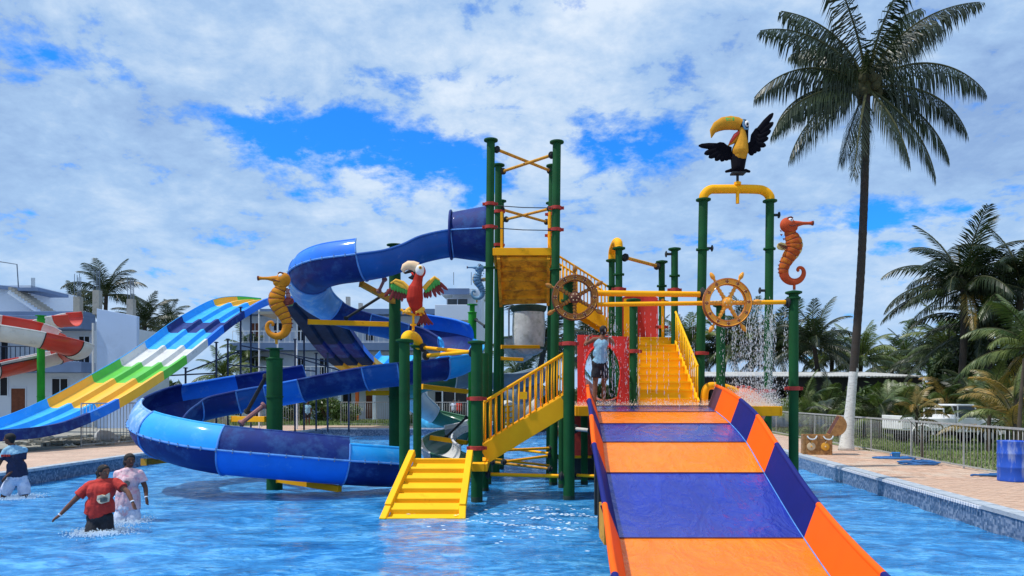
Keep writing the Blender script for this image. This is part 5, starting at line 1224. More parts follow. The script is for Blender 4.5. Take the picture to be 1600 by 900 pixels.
def twing(edge, feathers):
    q = MB(); q.prism([TB(x, y, .05) for x, y in edge], Vector((0, .05, 0))); w_ = q.build('wing', 'toucan_black', t, bevel=.012)
    for a, b_ in feathers:
        q = MB(); A0 = TB(a[0], a[1], .05); B0 = TB(b_[0], b_[1], .03); q.tube([A0, A0.lerp(B0, .5), A0.lerp(B0, .85), B0], [.085, .085, .06, .02], 9)
        for i in range(len(q.v)): v_ = q.v[i]; q.v[i] = (v_[0], Yt + .06 + (v_[1] - Yt - .06) * .4, v_[2])
        q.build('feather', 'toucan_black', w_, True)
twing([(480, 580), (485, 440), (430, 415), (390, 385), (345, 378), (300, 395), (250, 430), (300, 560), (380, 580)], [((330, 430), (92, 425)), ((300, 470), (160, 522)), ((330, 500), (212, 565)), ((370, 510), (288, 600)), ((400, 520), (358, 610)), ((440, 520), (410, 600)), ((470, 520), (455, 590))])
twing([(668, 510), (665, 400), (700, 370), (712, 290), (760, 220), (830, 190), (870, 230), (860, 330), (800, 420), (740, 480)], [((800, 250), (968, 42)), ((820, 280), (970, 150)), ((800, 330), (940, 245)), ((790, 370), (912, 332)), ((760, 400), (884, 425)), ((740, 430), (820, 485)), ((720, 450), (768, 510)), ((700, 460), (722, 540))])
q = MB(); q.caps([TB(410, 735), TB(470, 720), TB(520, 745), TB(600, 740), TB(640, 725), TB(680, 735)], [.035, .05, .06, .06, .05, .035], 8); blob(q, 'feet', ['toucan_black'], t, .012, 2)
q = MB(); q.bb(TB(470, 0).x, TB(625, 0).x, Yt - .12, Yt + .12, TB(0, 768).z, TB(0, 748).z); q.tube([TB(543, 765), TB(543, 880)], .035, 10); q.build('stand_plate', 'dark_metal', t, True)
q = MB(); q.lathe(TB(543, 875), [(.04, -.05), (.09, -.04), (.09, .03), (.05, .05)], 14); q.tube([TB(543, 880), TB(543, 1110)], .045, 12); q.build('stand_rod', 'yellow_paint', t, True)
# ------------------------------------------------------------------ palms
def frond_mb(L, e0, droop, ll, nl=70, seed=0, hang=.6, curl=0.0, wl=.045):
    """a feather leaf growing along +X; returns rachis and leaflets"""
    rg = np.random.default_rng(seed); n = 24; pts = []; p = Vector((0, 0, 0)); dirs = []
    for i in range(n + 1):
        f = i / n; e = math.radians(e0 - droop * f ** 1.25); az = curl * f * f; d = Vector((math.cos(e) * math.cos(az), math.cos(e) * math.sin(az), math.sin(e)))
        pts.append(p.copy()); dirs.append(d); p = p + d * (L / n)
    q = MB(); q.tube(pts, [.05 * (1 - .9 * i / n) + .006 for i in range(n + 1)], 5, 0)
    for side in (1, -1):
        for i in range(nl):
            f = .13 + .87 * (i + rg.uniform(-.3, .3)) / nl; f = min(.995, max(.1, f)); x = f * n; k = min(n - 1, int(x)); c = pts[k].lerp(pts[k + 1], x - k); d = dirs[k]
            S = d.cross(Z); S = S.normalized() if S.length > .05 else Vector((0, 1, 0)); S *= side
            l = ll * (math.sin(math.pi * min(1, .18 + .80 * f)) ** .7 + .12) * rg.uniform(.82, 1.12)
            out_ = (S * (.75 + rg.normal(0, .08)) + d * (.55 + .5 * f) + Vector((0, 0, -hang * rg.uniform(.5, 1.1)))).normalized()
            dn = (out_ + Vector((rg.normal(0, .05), rg.normal(0, .05), -hang * 1.5))).normalized()
            m_ = c + out_ * l * .5; e_ = m_ + dn * l * .5; wv_ = d * wl * .5
            o = len(q.v); q.v += [tuple(c - wv_ * .6), tuple(c + wv_ * .6), tuple(m_ - wv_), tuple(m_ + wv_), tuple(e_)]
            q.f += [(o, o + 1, o + 3, o + 2), (o + 2, o + 3, o + 4)]; q.m += [1, 1]
    return q
def frond_me(nm, leaf, **k): return lmesh(frond_mb(**k), nm, ['palm_rachis', leaf])
def trunk(t, base, top, r0, r1, bend=.0, white=None, n=26):
    base = Vector(base); top = Vector(top); q = MB(); P_ = []; rr = []
    for i in range(n * 2 + 1):
        f = i / (n * 2); p = base.lerp(top, f) + Vector((math.sin(f * math.pi) * bend, 0, 0)); P_.append(p); r = r1 + (r0 - r1) * (1 - f) ** 14 + (r0 - r1) * .12 * (1 - f); rr.append(r * (1.025 if i % 2 else .985) + random.uniform(-.004, .004))
    P2 = P_
    q.tube(P_, rr, 14); q.m = [0] * len(q.f); fc = len(q.f)
    if white is not None:
        for i, f in enumerate(q.f):
            z = sum(q.v[j][2] for j in f) / len(f)
            if z < white: q.m[i] = 1
        q.build('trunk', ['palm_bark', 'whitewash'], t, 'all')
    else: q.m = [0] * len(q.f); q.build('trunk', 'palm_bark', t, 'all')
    return P_[-1]
# the tall palm
pb = W(1322, 706, 25.5); pb.z = DZ - .02; pt = W(1354, 136, 25.5)
t = thing('tall_coconut_palm', 'tall coconut palm with a whitewashed trunk base standing on the right deck', 'palm tree', pb)
top = trunk(t, pb, pt, .25, .125, bend=.16, white=zz_(578, 25.5), n=46)
q = MB(); 
for k in range(16): 
    a = random.uniform(0, 6.28); q = MB(); q.ell(top + Vector((math.cos(a) * random.uniform(.15, .42), math.sin(a) * .35, random.uniform(-.35, .25))), (.15, .15, .18), None, 10, 7); q.build('coconut', 'coconut', t, True)
q = MB(); q.tube([top - Z * .3, top + Z * .35, top + Z * 1.2], [.2, .27, .06], 12); q.build('crown_shaft', 'palm_rachis', t, True)
# (azimuth from +X, start elevation, droop, length)
fr_ = [(180, 34, 88, 4.2), (174, 14, 92, 3.9), (186, -2, 62, 4.3), (192, -22, 48, 4.2), (178, 60, 80, 4.6), (235, -52, 30, 3.8),
       (3, 36, 92, 4.7), (-5, 8, 80, 4.1), (6, -16, 62, 4.1), (-30, -42, 40, 4.1), (-65, -50, 30, 3.4), (12, 62, 62, 4.4), (-14, 66, 75, 4.5), (30, 74, 55, 4.3), (158, 74, 60, 4.4), (200, 80, 40, 4.0), (95, 55, 75, 4.1), (75, 5, 70, 3.9), (120, 66, 70, 4.1),
       (275, 70, 70, 3.6)]
for i, (az, e0, dr, L) in enumerate(fr_):
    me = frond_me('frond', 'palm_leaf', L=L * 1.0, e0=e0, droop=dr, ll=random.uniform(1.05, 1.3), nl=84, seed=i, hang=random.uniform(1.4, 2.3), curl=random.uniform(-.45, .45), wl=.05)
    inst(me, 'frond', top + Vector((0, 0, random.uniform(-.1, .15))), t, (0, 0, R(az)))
# shared fronds for the others
def fset(leaf, L, ll, nl, wl):
    return [frond_me('frond', leaf, L=L, e0=e, droop=d, ll=ll, nl=nl, seed=50 + i, hang=h, curl=c, wl=wl) for i, (e, d, h, c) in enumerate([(70, 80, .3, .2), (50, 95, .5, -.2), (28, 85, .6, .25), (5, 60, .6, -.1), (-15, 45, .6, .1), (82, 40, .2, 0)])]
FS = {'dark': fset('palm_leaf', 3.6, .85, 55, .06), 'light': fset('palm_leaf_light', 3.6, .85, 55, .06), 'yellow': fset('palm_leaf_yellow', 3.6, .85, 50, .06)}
def palm(label, px, py, Y, s, kind='dark', base=gz, group=None, n=20, lean=.4, cat='palm tree', seed=0, extra=None, tr=.15):
    rg = random.Random(seed); c = W(px, py, Y); t = thing('coconut_palm', label, cat, (c.x + rg.uniform(-lean, lean), Y + rg.uniform(-.3, .3), base), group)
    top = trunk(t, Vector(t.location), c, tr * 1.6, tr, bend=rg.uniform(-.3, .3), n=12)
    for k in range(n):
        j = [5, 0, 0, 1, 1, 2, 2, 3, 3, 4][int(k / n * 10)]; kk = kind if rg.random() > .16 or extra in (None, 'yellow') else extra
        if k >= n * (.93 if extra == 'yellow' else .85) and extra: kk = extra
        inst(FS[kk][j], 'frond', top, t, (rg.uniform(-.15, .15), rg.uniform(-.15, .15), k * 2.4 + rg.uniform(-.3, .3)), [s * rg.uniform(.85, 1.1)] * 3)
    return t
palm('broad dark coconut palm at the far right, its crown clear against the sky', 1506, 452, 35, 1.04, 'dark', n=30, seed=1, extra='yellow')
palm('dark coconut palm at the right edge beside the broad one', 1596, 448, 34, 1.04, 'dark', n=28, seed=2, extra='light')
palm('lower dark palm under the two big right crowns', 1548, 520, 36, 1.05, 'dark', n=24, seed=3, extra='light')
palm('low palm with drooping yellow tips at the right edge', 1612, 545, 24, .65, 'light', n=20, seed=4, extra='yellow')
rowp = [(1272, 540, 52, 1.05, 'dark'), (1300, 560, 56, .8, 'light'), (1346, 562, 55, .95, 'light'), (1392, 575, 58, .75, 'light'), (1418, 560, 60, .85, 'light'), (1452, 566, 50, .8, 'dark'), (1482, 545, 42, .85, 'light'), (1236, 545, 60, 1.1, 'light'), (1205, 548, 56, 1.0, 'dark'), (1170, 535, 58, 1.1, 'light'), (1135, 550, 60, 1.1, 'dark'), (1075, 545, 60, 1.1, 'light'), (1010, 555, 62, 1.1, 'dark'), (925, 545, 60, 1.1, 'dark')]
names = ['sixth', 'seventh', 'eighth', 'ninth', 'tenth', 'eleventh', 'twelfth', 'fifth', 'fourth', 'third', 'second-from-left', 'third-from-left', 'second', 'first']
ordr = sorted(range(len(rowp)), key=lambda i: rowp[i][0]); nth = ['leftmost', 'second', 'third', 'fourth', 'fifth', 'sixth', 'seventh', 'eighth', 'ninth', 'tenth', 'eleventh', 'twelfth', 'thirteenth', 'rightmost']
for k, i in enumerate(ordr):
    px, py, Y, s, kd = rowp[i]; palm(f'{nth[k]} palm from the left in the far row behind the shed and slide', px, py, Y, s, kd, group='far row of palms', n=24, seed=20 + i, extra='dark')
palm('dark palm seen between the tower posts behind the bucket', 850, 545, 40, 1.0, 'dark', n=20, seed=40, extra='light')
palm('palm whose fronds show through the stair railing', 812, 600, 44, .9, 'light', n=18, seed=41, extra='dark')
for lb, px, py, Y, s, kd, sd_ in (('palm rising behind the roof columns of the left building', 166, 462, 62, 1.15, 'dark', 42), ('small palm top left of the roof columns', 118, 482, 66, .8, 'dark', 43), ('palm just right of the pale blue wall', 226, 510, 60, 1.0, 'dark', 44), ('palm top behind the crest of the multi lane slide', 262, 508, 66, .8, 'dark', 45),
                       ('hazy palm behind the steel frame left of the hotel', 392, 560, 62, .9, 'light', 46), ('low palm behind the steel frame', 350, 590, 58, .8, 'light', 47)):
    palm(lb, px, py, Y, s, kd, n=18, seed=sd_)
# leaf clump masses
def clump(name, label, cat, c, rad, n_, leaf, lsize, kind=None, trunk_=True, group=None, seed=0):
    rg = np.random.default_rng(seed); c = np.array(c, float); rad = np.array(rad, float)
    t = thing(name, label, cat, (c[0], c[1], gz), group)
    nc = max(5, n_ // 90); cc = rg.normal(0, 1, (nc, 3)); cc /= np.linalg.norm(cc, axis=1)[:, None]; cc *= rg.uniform(.35, 1, (nc, 1)) ** .5
    ix = rg.integers(0, nc, n_); P_ = c + (cc[ix] * .82 + rg.normal(0, .13, (n_, 3))) * rad
    a = rg.normal(0, 1, (n_, 3)); a /= np.linalg.norm(a, axis=1)[:, None]; b = rg.normal(0, 1, (n_, 3)); b -= a * (a * b).sum(1)[:, None]; b /= np.linalg.norm(b, axis=1)[:, None]
    s = (lsize * rg.uniform(.6, 1.4, n_))[:, None]; q = MB(); V_ = np.stack([P_ - a * s, P_ + b * s * .32, P_ + a * s, P_ - b * s * .32], 1).reshape(-1, 3)
    V_[:, 2] = np.maximum(V_[:, 2], gz)
    q.v = [tuple(x) for x in V_]; q.f = [(4 * i, 4 * i + 1, 4 * i + 2, 4 * i + 3) for i in range(n_)]; q.m = [0] * n_; cr = q.build('crown', leaf, t)
    if trunk_:
        q = MB(); zc = c[2]; q.tube([(c[0], c[1], gz), (c[0] + .1, c[1], (gz + zc) / 2), (c[0], c[1], zc)], [.16, .12, .06], 8)
        for k in range(5): d = cc[k % nc] * rad * .7; q.tube([(c[0], c[1], gz + (zc - gz) * .6), tuple(c + d)], [.07, .02], 6)
        q.build('trunk', 'bark', t, True)
    return t
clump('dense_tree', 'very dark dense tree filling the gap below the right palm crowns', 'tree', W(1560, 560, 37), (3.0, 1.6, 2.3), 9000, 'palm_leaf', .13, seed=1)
clump('dense_tree', 'dark bushy tree left of the densest one behind the small shed', 'tree', W(1500, 575, 38), (1.7, 1.5, 1.2), 6000, 'bush_leaf', .13, seed=2)
hedge = [(1250, 600, 60, 6, 2.2), (1320, 602, 62, 6, 1.8), (1390, 604, 60, 6, 1.7), (1460, 600, 58, 6, 2.2), (1170, 600, 64, 7, 2.4), (1060, 604, 66, 8, 2.2), (950, 606, 66, 7, 2.0), (850, 608, 66, 7, 2.0)]
nth2 = ['rightmost', 'third from right', 'fourth from right']
q = MB()
rg = np.random.default_rng(11); nn = 42000; xs = rg.uniform(5, 62, nn); zs = gz + 3.4 * rg.uniform(0, 1, nn) ** .8 * (.75 + .35 * np.sin(xs * .7) * np.sin(xs * .31 + 1)); yy = 64 + rg.uniform(-2, 4, nn)
a = rg.normal(0, 1, (nn, 3)) * .28; b = rg.normal(0, 1, (nn, 3)) * .1; P_ = np.stack([xs, yy, zs], 1); V_ = np.stack([P_ - a, P_ + b, P_ + a, P_ - b], 1).reshape(-1, 3)
q.v = [tuple(x) for x in V_]; q.f = [(4 * i, 4 * i + 1, 4 * i + 2, 4 * i + 3) for i in range(nn)]; q.m = [0] * nn
ug = q.build('far_undergrowth', 'far_leaf'); tag(ug, 'band of dense green undergrowth far behind the shed', 'undergrowth', kind='stuff')
q = MB(); nn = 26000; xs = rg.uniform(-40, 6, nn); zs = gz + 3.2 * rg.uniform(0, 1, nn) ** .8 * (.7 + .4 * np.sin(xs * .9) * np.sin(xs * .41 + 1)); yy = 78 + rg.uniform(-2, 3, nn)
a = rg.normal(0, 1, (nn, 3)) * .3; P_ = np.stack([xs, yy, zs], 1); b = rg.normal(0, 1, (nn, 3)) * .1; V_ = np.stack([P_ - a, P_ + b, P_ + a, P_ - b], 1).reshape(-1, 3)
q.v = [tuple(x) for x in V_]; q.f = [(4 * i, 4 * i + 1, 4 * i + 2, 4 * i + 3) for i in range(nn)]; q.m = [0] * nn
tag(q.build('far_undergrowth', 'far_leaf'), 'band of green trees far behind the hotel', 'undergrowth', kind='stuff')
for i, (px, py, Y, rx, rz, lb) in enumerate([(505, 640, 55, 1.5, 1.1, 'green bush left of the far pool fence behind the small child'), (540, 645, 54, 1.2, .9, 'lower green bush right of the far standing person'), (395, 610, 55, 2.0, 1.8, 'pale green bush behind the thick green slide post'), (452, 640, 56, 1.6, 1.3, 'green bush behind the blue slide left of the far person'), (655, 655, 51, 1.1, .5, 'low green shrub strip behind the fence posts')]):
    c = W(px, py, Y); clump('garden_bush', lb, 'bush', c, (rx, .9, rz), 2600, 'bush_leaf', .12, seed=60 + i)
# low frond plants along the right fence
def plant(label, px, py, Y, s, kinds, n, seed, e=(35, 85)):
    rg = random.Random(seed); c = W(px, py, Y); c.z = gz; t = thing('frond_plant', label, 'plant', c, 'frond plants behind the right fence')
    h = (HC - (py - 620) * Y / F) - gz
    q = MB(); q.tube([c, c + Z * h * .5, c + Vector((.05, 0, h * .8))], [.08, .06, .05], 7); q.build('stem', 'bark', t, True)
    for k in range(n):
        j = rg.choice([0, 0, 1, 5, 1, 2]); inst(FS[rg.choice(kinds)][j], 'frond', c + Z * h * rg.uniform(.3, .8), t, (rg.uniform(-.3, .3), rg.uniform(-.3, .3), rg.uniform(0, 6.28)), [s * rg.uniform(.6, 1.1)] * 3)
    return t
pl = [(1268, 640, 36, .52, ('light',), 'next to the seahorse post'), (1300, 630, 34, .5, ('light', 'dark'), 'just left of the tall palm'), (1350, 640, 34, .5, ('light',), 'just right of the tall palm trunk'), (1375, 620, 33, .52, ('light', 'dark'), 'in front of the long shed'),
      (1408, 618, 33.5, .5, ('light', 'yellow'), 'in front of the truck bed'), (1432, 618, 28.3, .36, ('light', 'yellow'), 'with orange leaves above the truck'), (1478, 606, 33.5, .55, ('light', 'light', 'yellow'), 'between the truck cab and its bed'), (1515, 606, 33.5, .55, ('dark', 'light'), 'drooping over the truck hood'),
      (1545, 618, 25, .48, ('light', 'yellow'), 'with reddish fronds right of the truck'), (1585, 600, 22, .5, ('yellow', 'light'), 'with tall orange fronds at the right edge'), (1575, 630, 27, .45, ('light',), 'low at the right behind the fence'), (1600, 640, 24, .45, ('light', 'yellow'), 'low beside the blue barrel'), (1256, 628, 39, .6, ('light',), 'in the shade right of the seahorse post'), (1290, 622, 40, .6, ('light', 'dark'), 'in front of the shed left of the palm trunk'), (1362, 618, 39, .6, ('light', 'dark'), 'in front of the shed right of the palm trunk'), (1390, 630, 37, .55, ('light',), 'low and pale left of the truck'), (1330, 636, 37, .5, ('light',), 'directly behind the palm trunk'), (1455, 600, 36, .6, ('light', 'dark'), 'tall one behind the truck bed'), (1495, 596, 36, .6, ('light', 'yellow'), 'tall one behind the truck cab'), (1545, 606, 33, .6, ('light', 'dark'), 'tall and thick behind the truck nose'), (1575, 596, 31, .6, ('light', 'yellow'), 'thick one under the right palms'), (1240, 650, 40, .5, ('light',), 'behind the seahorse post'), (1328, 650, 40, .55, ('dark',), 'darker one in the shade of the shed')]
for i, (px, py, Y, s, kd, lb) in enumerate(pl): plant(f'young frond plant {lb}', px, py, Y, s, kd, 15, 100 + i)
for i, (px, py, Y, rx, rz, nm) in enumerate([(1262, 640, 41, 1.2, .8, 'under the shed eave right of the seahorse post'), (1305, 636, 42, 1.3, .9, 'left of the tall palm trunk'), (1366, 632, 41, 1.5, 1.0, 'right of the tall palm trunk'), (1412, 628, 40, 1.3, 1.1, 'left of the truck'), (1470, 615, 39, 1.5, 1.4, 'behind the truck bed'), (1530, 615, 37, 1.5, 1.3, 'behind the truck nose'), (1585, 620, 33, 1.4, 1.3, 'behind the blue barrel')]):
    clump('shrub_mass', f'leafy green shrub {nm}', 'shrub', W(px, py, Y), (rx, .9, rz), 2600, 'bush_leaf', .13, seed=80 + i, trunk_=False)
t = thing('thin_tree', 'thin leaning bare tree trunk at the far right behind the fence', 'tree', W(1592, 690, 20)); c = W(1590, 690, 20); c.z = gz
q = MB(); q.tube([c, W(1594, 640, 20), W(1600, 560, 20)], [.06, .05, .03], 8); q.build('trunk', 'bark', t, True)
t = thing('bare_shrub', 'thin leafless shrub with a dark stem against the right fence', 'shrub', (fx(21.3) + .2, 21.3, DZ)); c = W(1441, 716, 21.5); c.z = DZ
q = MB(); q.tube([c, c + Vector((-.02, 0, .5)), c + Vector((.03, 0, 1.2))], [.045, .035, .02], 7); q.build('trunk', 'bark', t, True)
for k in range(14):
    a = random.uniform(-2.6, -.5) ; z0 = random.uniform(.35, 1.15); p = c + Z * z0; q = MB(); e = p + Vector((math.cos(a) * random.uniform(.3, .8), random.uniform(-.2, .3), random.uniform(.1, .7))); q.tube([p, p.lerp(e, .5) + Z * .05, e], [.012, .008, .004], 5); q.build('branch', 'palm_rachis', t, True)

# ------------------------------------------------------------------ props on the right deck
def on_deck(px, py): p = Wz(px, py, DZ); return p
c = Wz(1582, 752, DZ)
t = thing('plastic_barrel', 'big scuffed blue plastic barrel standing on the right deck', 'barrel', c)
q = MB(); q.lathe(c, [(.25, 0), (.285, .015), (.29, .05), (.285, .08), (.288, .28), (.296, .3), (.296, .33), (.288, .35), (.288, .58), (.296, .6), (.296, .63), (.288, .65), (.284, .82), (.292, .85), (.292, .885), (.275, .89), (.27, .87)], 40); q.build('shell', 'barrel_blue', t, True)
q = MB(); q.lathe(c, [(.273, .872), (.2, .868), (.1, .868)], 30); q.build('lid', 'barrel_blue', t, True)
c = Wz(1434, 726, DZ)
q = MB(); pts = []
for k in range(150): a = k * .22; r = .42 + .11 * math.sin(k * .13) + .05 * math.sin(k * .41); pts.append(c + Vector((r * math.cos(a) + .04 * math.sin(k * .05), r * .9 * math.sin(a), .03 + .012 * (k / 30) + .01 * math.sin(k * .7))))
q.tube(pts, .017, 7); hs_ = q.build('hose_coil', 'hose_blue', smooth=True); tag(hs_, 'coiled blue hose lying on the brick deck by the fence', 'hose')
c2 = Wz(1402, 717, DZ); q = MB(); pts = []
for k in range(80): a = k * .25; r = .40 + .12 * math.sin(k * .17); pts.append(c2 + Vector((r * 1.2 * math.cos(a) - .1, r * .7 * math.sin(a), .03 + .008 * (k / 30))))
pts += [c2 + Vector((.6, .1, .03)), c + Vector((0, .4, .04))]
q.tube(pts, .022, 7); tag(q.build('hose_coil', 'hose_blue', smooth=True), 'flatter blue hose loop with the blue mug standing in it', 'hose')
c = Wz(1543, 745, DZ); q = MB(); pts = [c + Vector((-.35 + .01 * k, .1 * math.sin(k * .1) + .05, .03)) for k in range(75)]
for k in range(40): a = k * .2; pts.append(c + Vector((.1 + .28 * math.cos(a), .1 * math.sin(a), .04 + .0005 * k)))
q.tube(pts, .022, 7); tag(q.build('hose_end', 'hose_blue', smooth=True), 'loose blue hose end beside the blue barrel', 'hose')
c = Wz(1400, 716, DZ) ; t = thing('plastic_mug', 'small light blue plastic mug in the hose loop', 'mug', c)
q = MB(); q.lathe(c, [(.09, 0), (.1, .01), (.12, .17), (.125, .175), (.115, .18), (.09, .03)], 22); q.build('cup', 'mug_blue', t, True)
q = MB(); q.tube([c + Vector((-.11, 0, .15)), c + Vector((-.18, 0, .13)), c + Vector((-.17, 0, .07)), c + Vector((-.1, 0, .04))], .012, 8); q.build('handle', 'mug_blue', t, True)
# treasure chest
c = Wz(1278, 711, DZ); t = thing('treasure_chest', 'open brown treasure chest with fruit like emblems and rope handles on the deck', 'chest', c)
wx, wy, hz_ = .86, .6, .64; Q = Matrix.Rotation(R(-14), 3, 'Z')
def CB(x, y, z): return c + Q @ Vector((x, y, z))
def qbox(q, x0, x1, y0, y1, z0, z1, mi=0): q.hexa([CB(x0, y0, z0), CB(x1, y0, z0), CB(x1, y1, z0), CB(x0, y1, z0), CB(x0, y0, z1), CB(x1, y0, z1), CB(x1, y1, z1), CB(x0, y1, z1)], mi)
for k in range(4):
    for (a0, a1, b0, b1) in ((-wx / 2, wx / 2, 0, .04), (-wx / 2, wx / 2, wy - .04, wy), (-wx / 2, -wx / 2 + .04, .041, wy - .041), (wx / 2 - .04, wx / 2, .041, wy - .041)):
        q = MB(); qbox(q, a0, a1, b0, b1, hz_ * k / 4 + .004, hz_ * (k + 1) / 4 - .004); q.build('plank', 'chest_wood', t, bevel=.006)
q = MB(); qbox(q, -wx / 2 + .04, wx / 2 - .04, .04, wy - .04, .42, .5); q.build('filling', 'chest_emblem_pale', t)
for k in range(16): q = MB(); q.lathe(CB(random.uniform(-.34, .34), random.uniform(.1, .5), .5 + random.uniform(.03, .1)), [(.05, 0), (.055, .008), (.05, .016)], 10, (random.uniform(-.4, .4), random.uniform(-.4, .4), 1)); q.build('coin', 'chest_emblem_pale', t, True)
for x in (-wx / 2 - .012, 0, wx / 2 + .012 - .09):
    q = MB(); qbox(q, x, x + .05 * (1 if x else .6), -.012, -.002, 0, hz_ + .01); q.build('corner_strap', 'chest_wood', t)
for x, m_ in ((-.2, 'chest_emblem_pale'), (.22, 'chest_emblem')):
    q = MB(); q.lathe(CB(x, -.004, .27), [(.13, 0), (.125, .02), (.08, .032), (.02, .036)], 20, Q @ Vector((0, -1, 0))); q.m = [0] * len(q.f); e = q.build('emblem', m_, t, True)
    q = MB(); q.tube([CB(x, -.03, .38), CB(x + .03, -.035, .46)], .014, 6); q.ell(CB(x, -.04, .27), .028, None, 8, 6); q.build('emblem_stalk', 'chest_emblem_pale' if x > 0 else 'chest_emblem', e, True)
for x in (-.3, .18):
    q = MB(); q.tube([Vector(p) for p in spline([CB(x - .02, -.02, .60), CB(x + .04, -.06, .52), CB(x + .14, -.07, .50), CB(x + .22, -.06, .53), CB(x + .27, -.02, .61)], 6)], .022, 8); q.build('rope_handle', 'rope', t, True)
# lid: half barrel, hinged open to the back right
lid = MB(); hx, hzz = wx / 2 - .02, hz_ + .02; n_ = 10
def LP(k, r, y, ): 
    a = math.pi * k / n_; lx = .0 + r * math.cos(a); lz = r * math.sin(a)
    th_ = R(-62); X_ = hx + .02 + (lx + .3) * math.cos(th_ + math.pi) * -1 * .0
    return None
def lidpt(a, r, y): # lid rotated open: local half disc in the XZ plane hinged at the right edge
    x = -.35 + r * math.cos(a); z = r * math.sin(a); th_ = R(118); xr_ = x * math.cos(th_) + z * math.sin(th_); zr_ = -x * math.sin(th_) + z * math.cos(th_)
    return CB(hx - .02 - .05 + xr_ * 1.0, y, hzz - .02 + zr_)
for k in range(n_):
    a0, a1 = math.pi * k / n_, math.pi * (k + 1) / n_; q = MB()
    q.hexa([lidpt(a0, .32, -.01), lidpt(a0, .32, wy + .01), lidpt(a1 - .02, .32, wy + .01), lidpt(a1 - .02, .32, -.01), lidpt(a0, .35, -.01), lidpt(a0, .35, wy + .01), lidpt(a1 - .02, .35, wy + .01), lidpt(a1 - .02, .35, -.01)]); q.build('lid_plank', 'chest_wood', t)
for y0, m_ in ((-.02, 'chest_wood'), (wy + .015, 'chest_wood')):
    q = MB(); q.prism([lidpt(math.pi * k / n_, .348, y0) for k in range(n_ + 1)], Q @ Vector((0, .03, 0))); q.build('lid_end', m_, t)
q = MB(); q.prism([lidpt(math.pi * k / n_, .31, .02) for k in range(n_ + 1)], Q @ Vector((0, wy - .04, 0))); q.build('lid_lining', 'chest_dark', t)
q = MB(); q.lathe(Wz(1273, 713, DZ), [(.06, 0), (.07, .01), (.06, .03)], 12); tag(q.build('fallen_coin', 'chest_emblem_pale', smooth=True), 'pale toy coin lying on the edge in front of the chest', 'coin')

# ------------------------------------------------------------------ white truck
tp = Vector((17.6, 29.5, gz)); t = thing('pickup_truck', 'old white open pickup truck parked on the lawn behind the fence', 'truck', tp)
def TQ(x, y, z): return tp + Vector((x * .98, y - x * .10, z * .93))
def tb(name, x0, x1, y0, y1, z0, z1, m_='car_white', taper=0, bev=.03):
    q = MB(); q.hexa([TQ(x0, y0, z0), TQ(x1, y0, z0), TQ(x1, y1, z0), TQ(x0, y1, z0), TQ(x0 + taper, y0 + .06 * bool(taper), z1), TQ(x1 - taper * .5, y0 + .06 * bool(taper), z1), TQ(x1 - taper * .5, y1 - .06 * bool(taper), z1), TQ(x0 + taper, y1 - .06 * bool(taper), z1)]); return q.build(name, m_, t, bevel=bev)
tb('chassis', -1.9, 1.85, .08, 1.5, .38, .56, 'tyre')
tb('bed_floor', -1.95, .1, 0, 1.6, .56, .64)
tb('bed_side', -1.95, .1, -.02, .04, .64, 1.10); tb('bed_side', -1.95, .1, 1.56, 1.62, .64, 1.10); tb('tailgate', -1.99, -1.94, 0, 1.6, .6, 1.2); tb('bed_front', .06, .12, 0, 1.6, .64, 1.25)
tb('cab_body', .14, 1.05, -.01, 1.61, .5, 1.12); tb('hood', 1.06, 1.95, .06, 1.54, .62, 1.08, bev=.06); tb('front_bumper', 1.9, 2.04, 0, 1.6, .42, .58, 'galvanised')
tb('roof', .2, .85, .06, 1.54, 1.62, 1.70); 
for x0, x1, y_ in ((.17, .22, 0), (.17, .22, 1.55)): tb('rear_pillar', x0, x1, y_, y_ + .05, 1.12, 1.62)
for y_ in (.02, 1.53):
    q = MB(); q.bar(TQ(1.04, y_ + .02, 1.12), TQ(.84, y_ + .04, 1.64), .05, .05); q.build('front_pillar', 'car_white', t)
q = MB(); q.hexa([TQ(1.03, .08, 1.12), TQ(1.05, .08, 1.12), TQ(1.05, 1.52, 1.12), TQ(1.03, 1.52, 1.12), TQ(.83, .1, 1.62), TQ(.85, .1, 1.62), TQ(.85, 1.5, 1.62), TQ(.83, 1.5, 1.62)]); q.build('windscreen', 'glass', t)
q = MB(); q.hexa([TQ(.24, .02, 1.12), TQ(1.0, .02, 1.12), TQ(1.0, .03, 1.12), TQ(.24, .03, 1.12), TQ(.24, .04, 1.6), TQ(.84, .04, 1.6), TQ(.84, .05, 1.6), TQ(.24, .05, 1.6)]); q.build('side_window', 'glass', t)
q = MB(); q.bar(TQ(.3, -.025, .84), TQ(.9, -.025, .84), .012, .03); q.build('side_stripe', 'chest_emblem', t)
q = MB(); q.tube([TQ(-.3, .1, 1.1), TQ(-.3, .1, 1.5), TQ(-.3, 1.5, 1.5), TQ(-.3, 1.5, 1.1)], .03, 8); q.build('roll_bar', 'car_white', t, True)
for x in (-1.2, 1.35):
    for y_ in (.02, 1.42):
        q = MB(); cc_ = TQ(x, y_, .36); q.lathe(cc_, [(.2, 0), (.32, .0), (.35, .04), (.35, .14), (.32, .18), (.2, .18)], 24, (0, 1, 0)); wv_ = q.build('wheel', 'tyre', t, True)
        q = MB(); q.lathe(cc_ + Vector((0, -.01, 0)), [(.19, .0), (.17, .02), (.08, -.0), (.05, -.02), (.03, -.02)], 18, (0, 1, 0)); q.build('rim', 'galvanised', wv_, True)
q = MB(); q.lathe(TQ(1.96, .28, .86), [(.1, 0), (.1, .03), (.06, .05)], 16, (1, 0, 0)); q.build('headlight', 'glass', t, True)
q = MB(); q.lathe(TQ(1.96, 1.3, .86), [(.1, 0), (.1, .03), (.06, .05)], 16, (1, 0, 0)); q.build('headlight', 'glass', t, True)
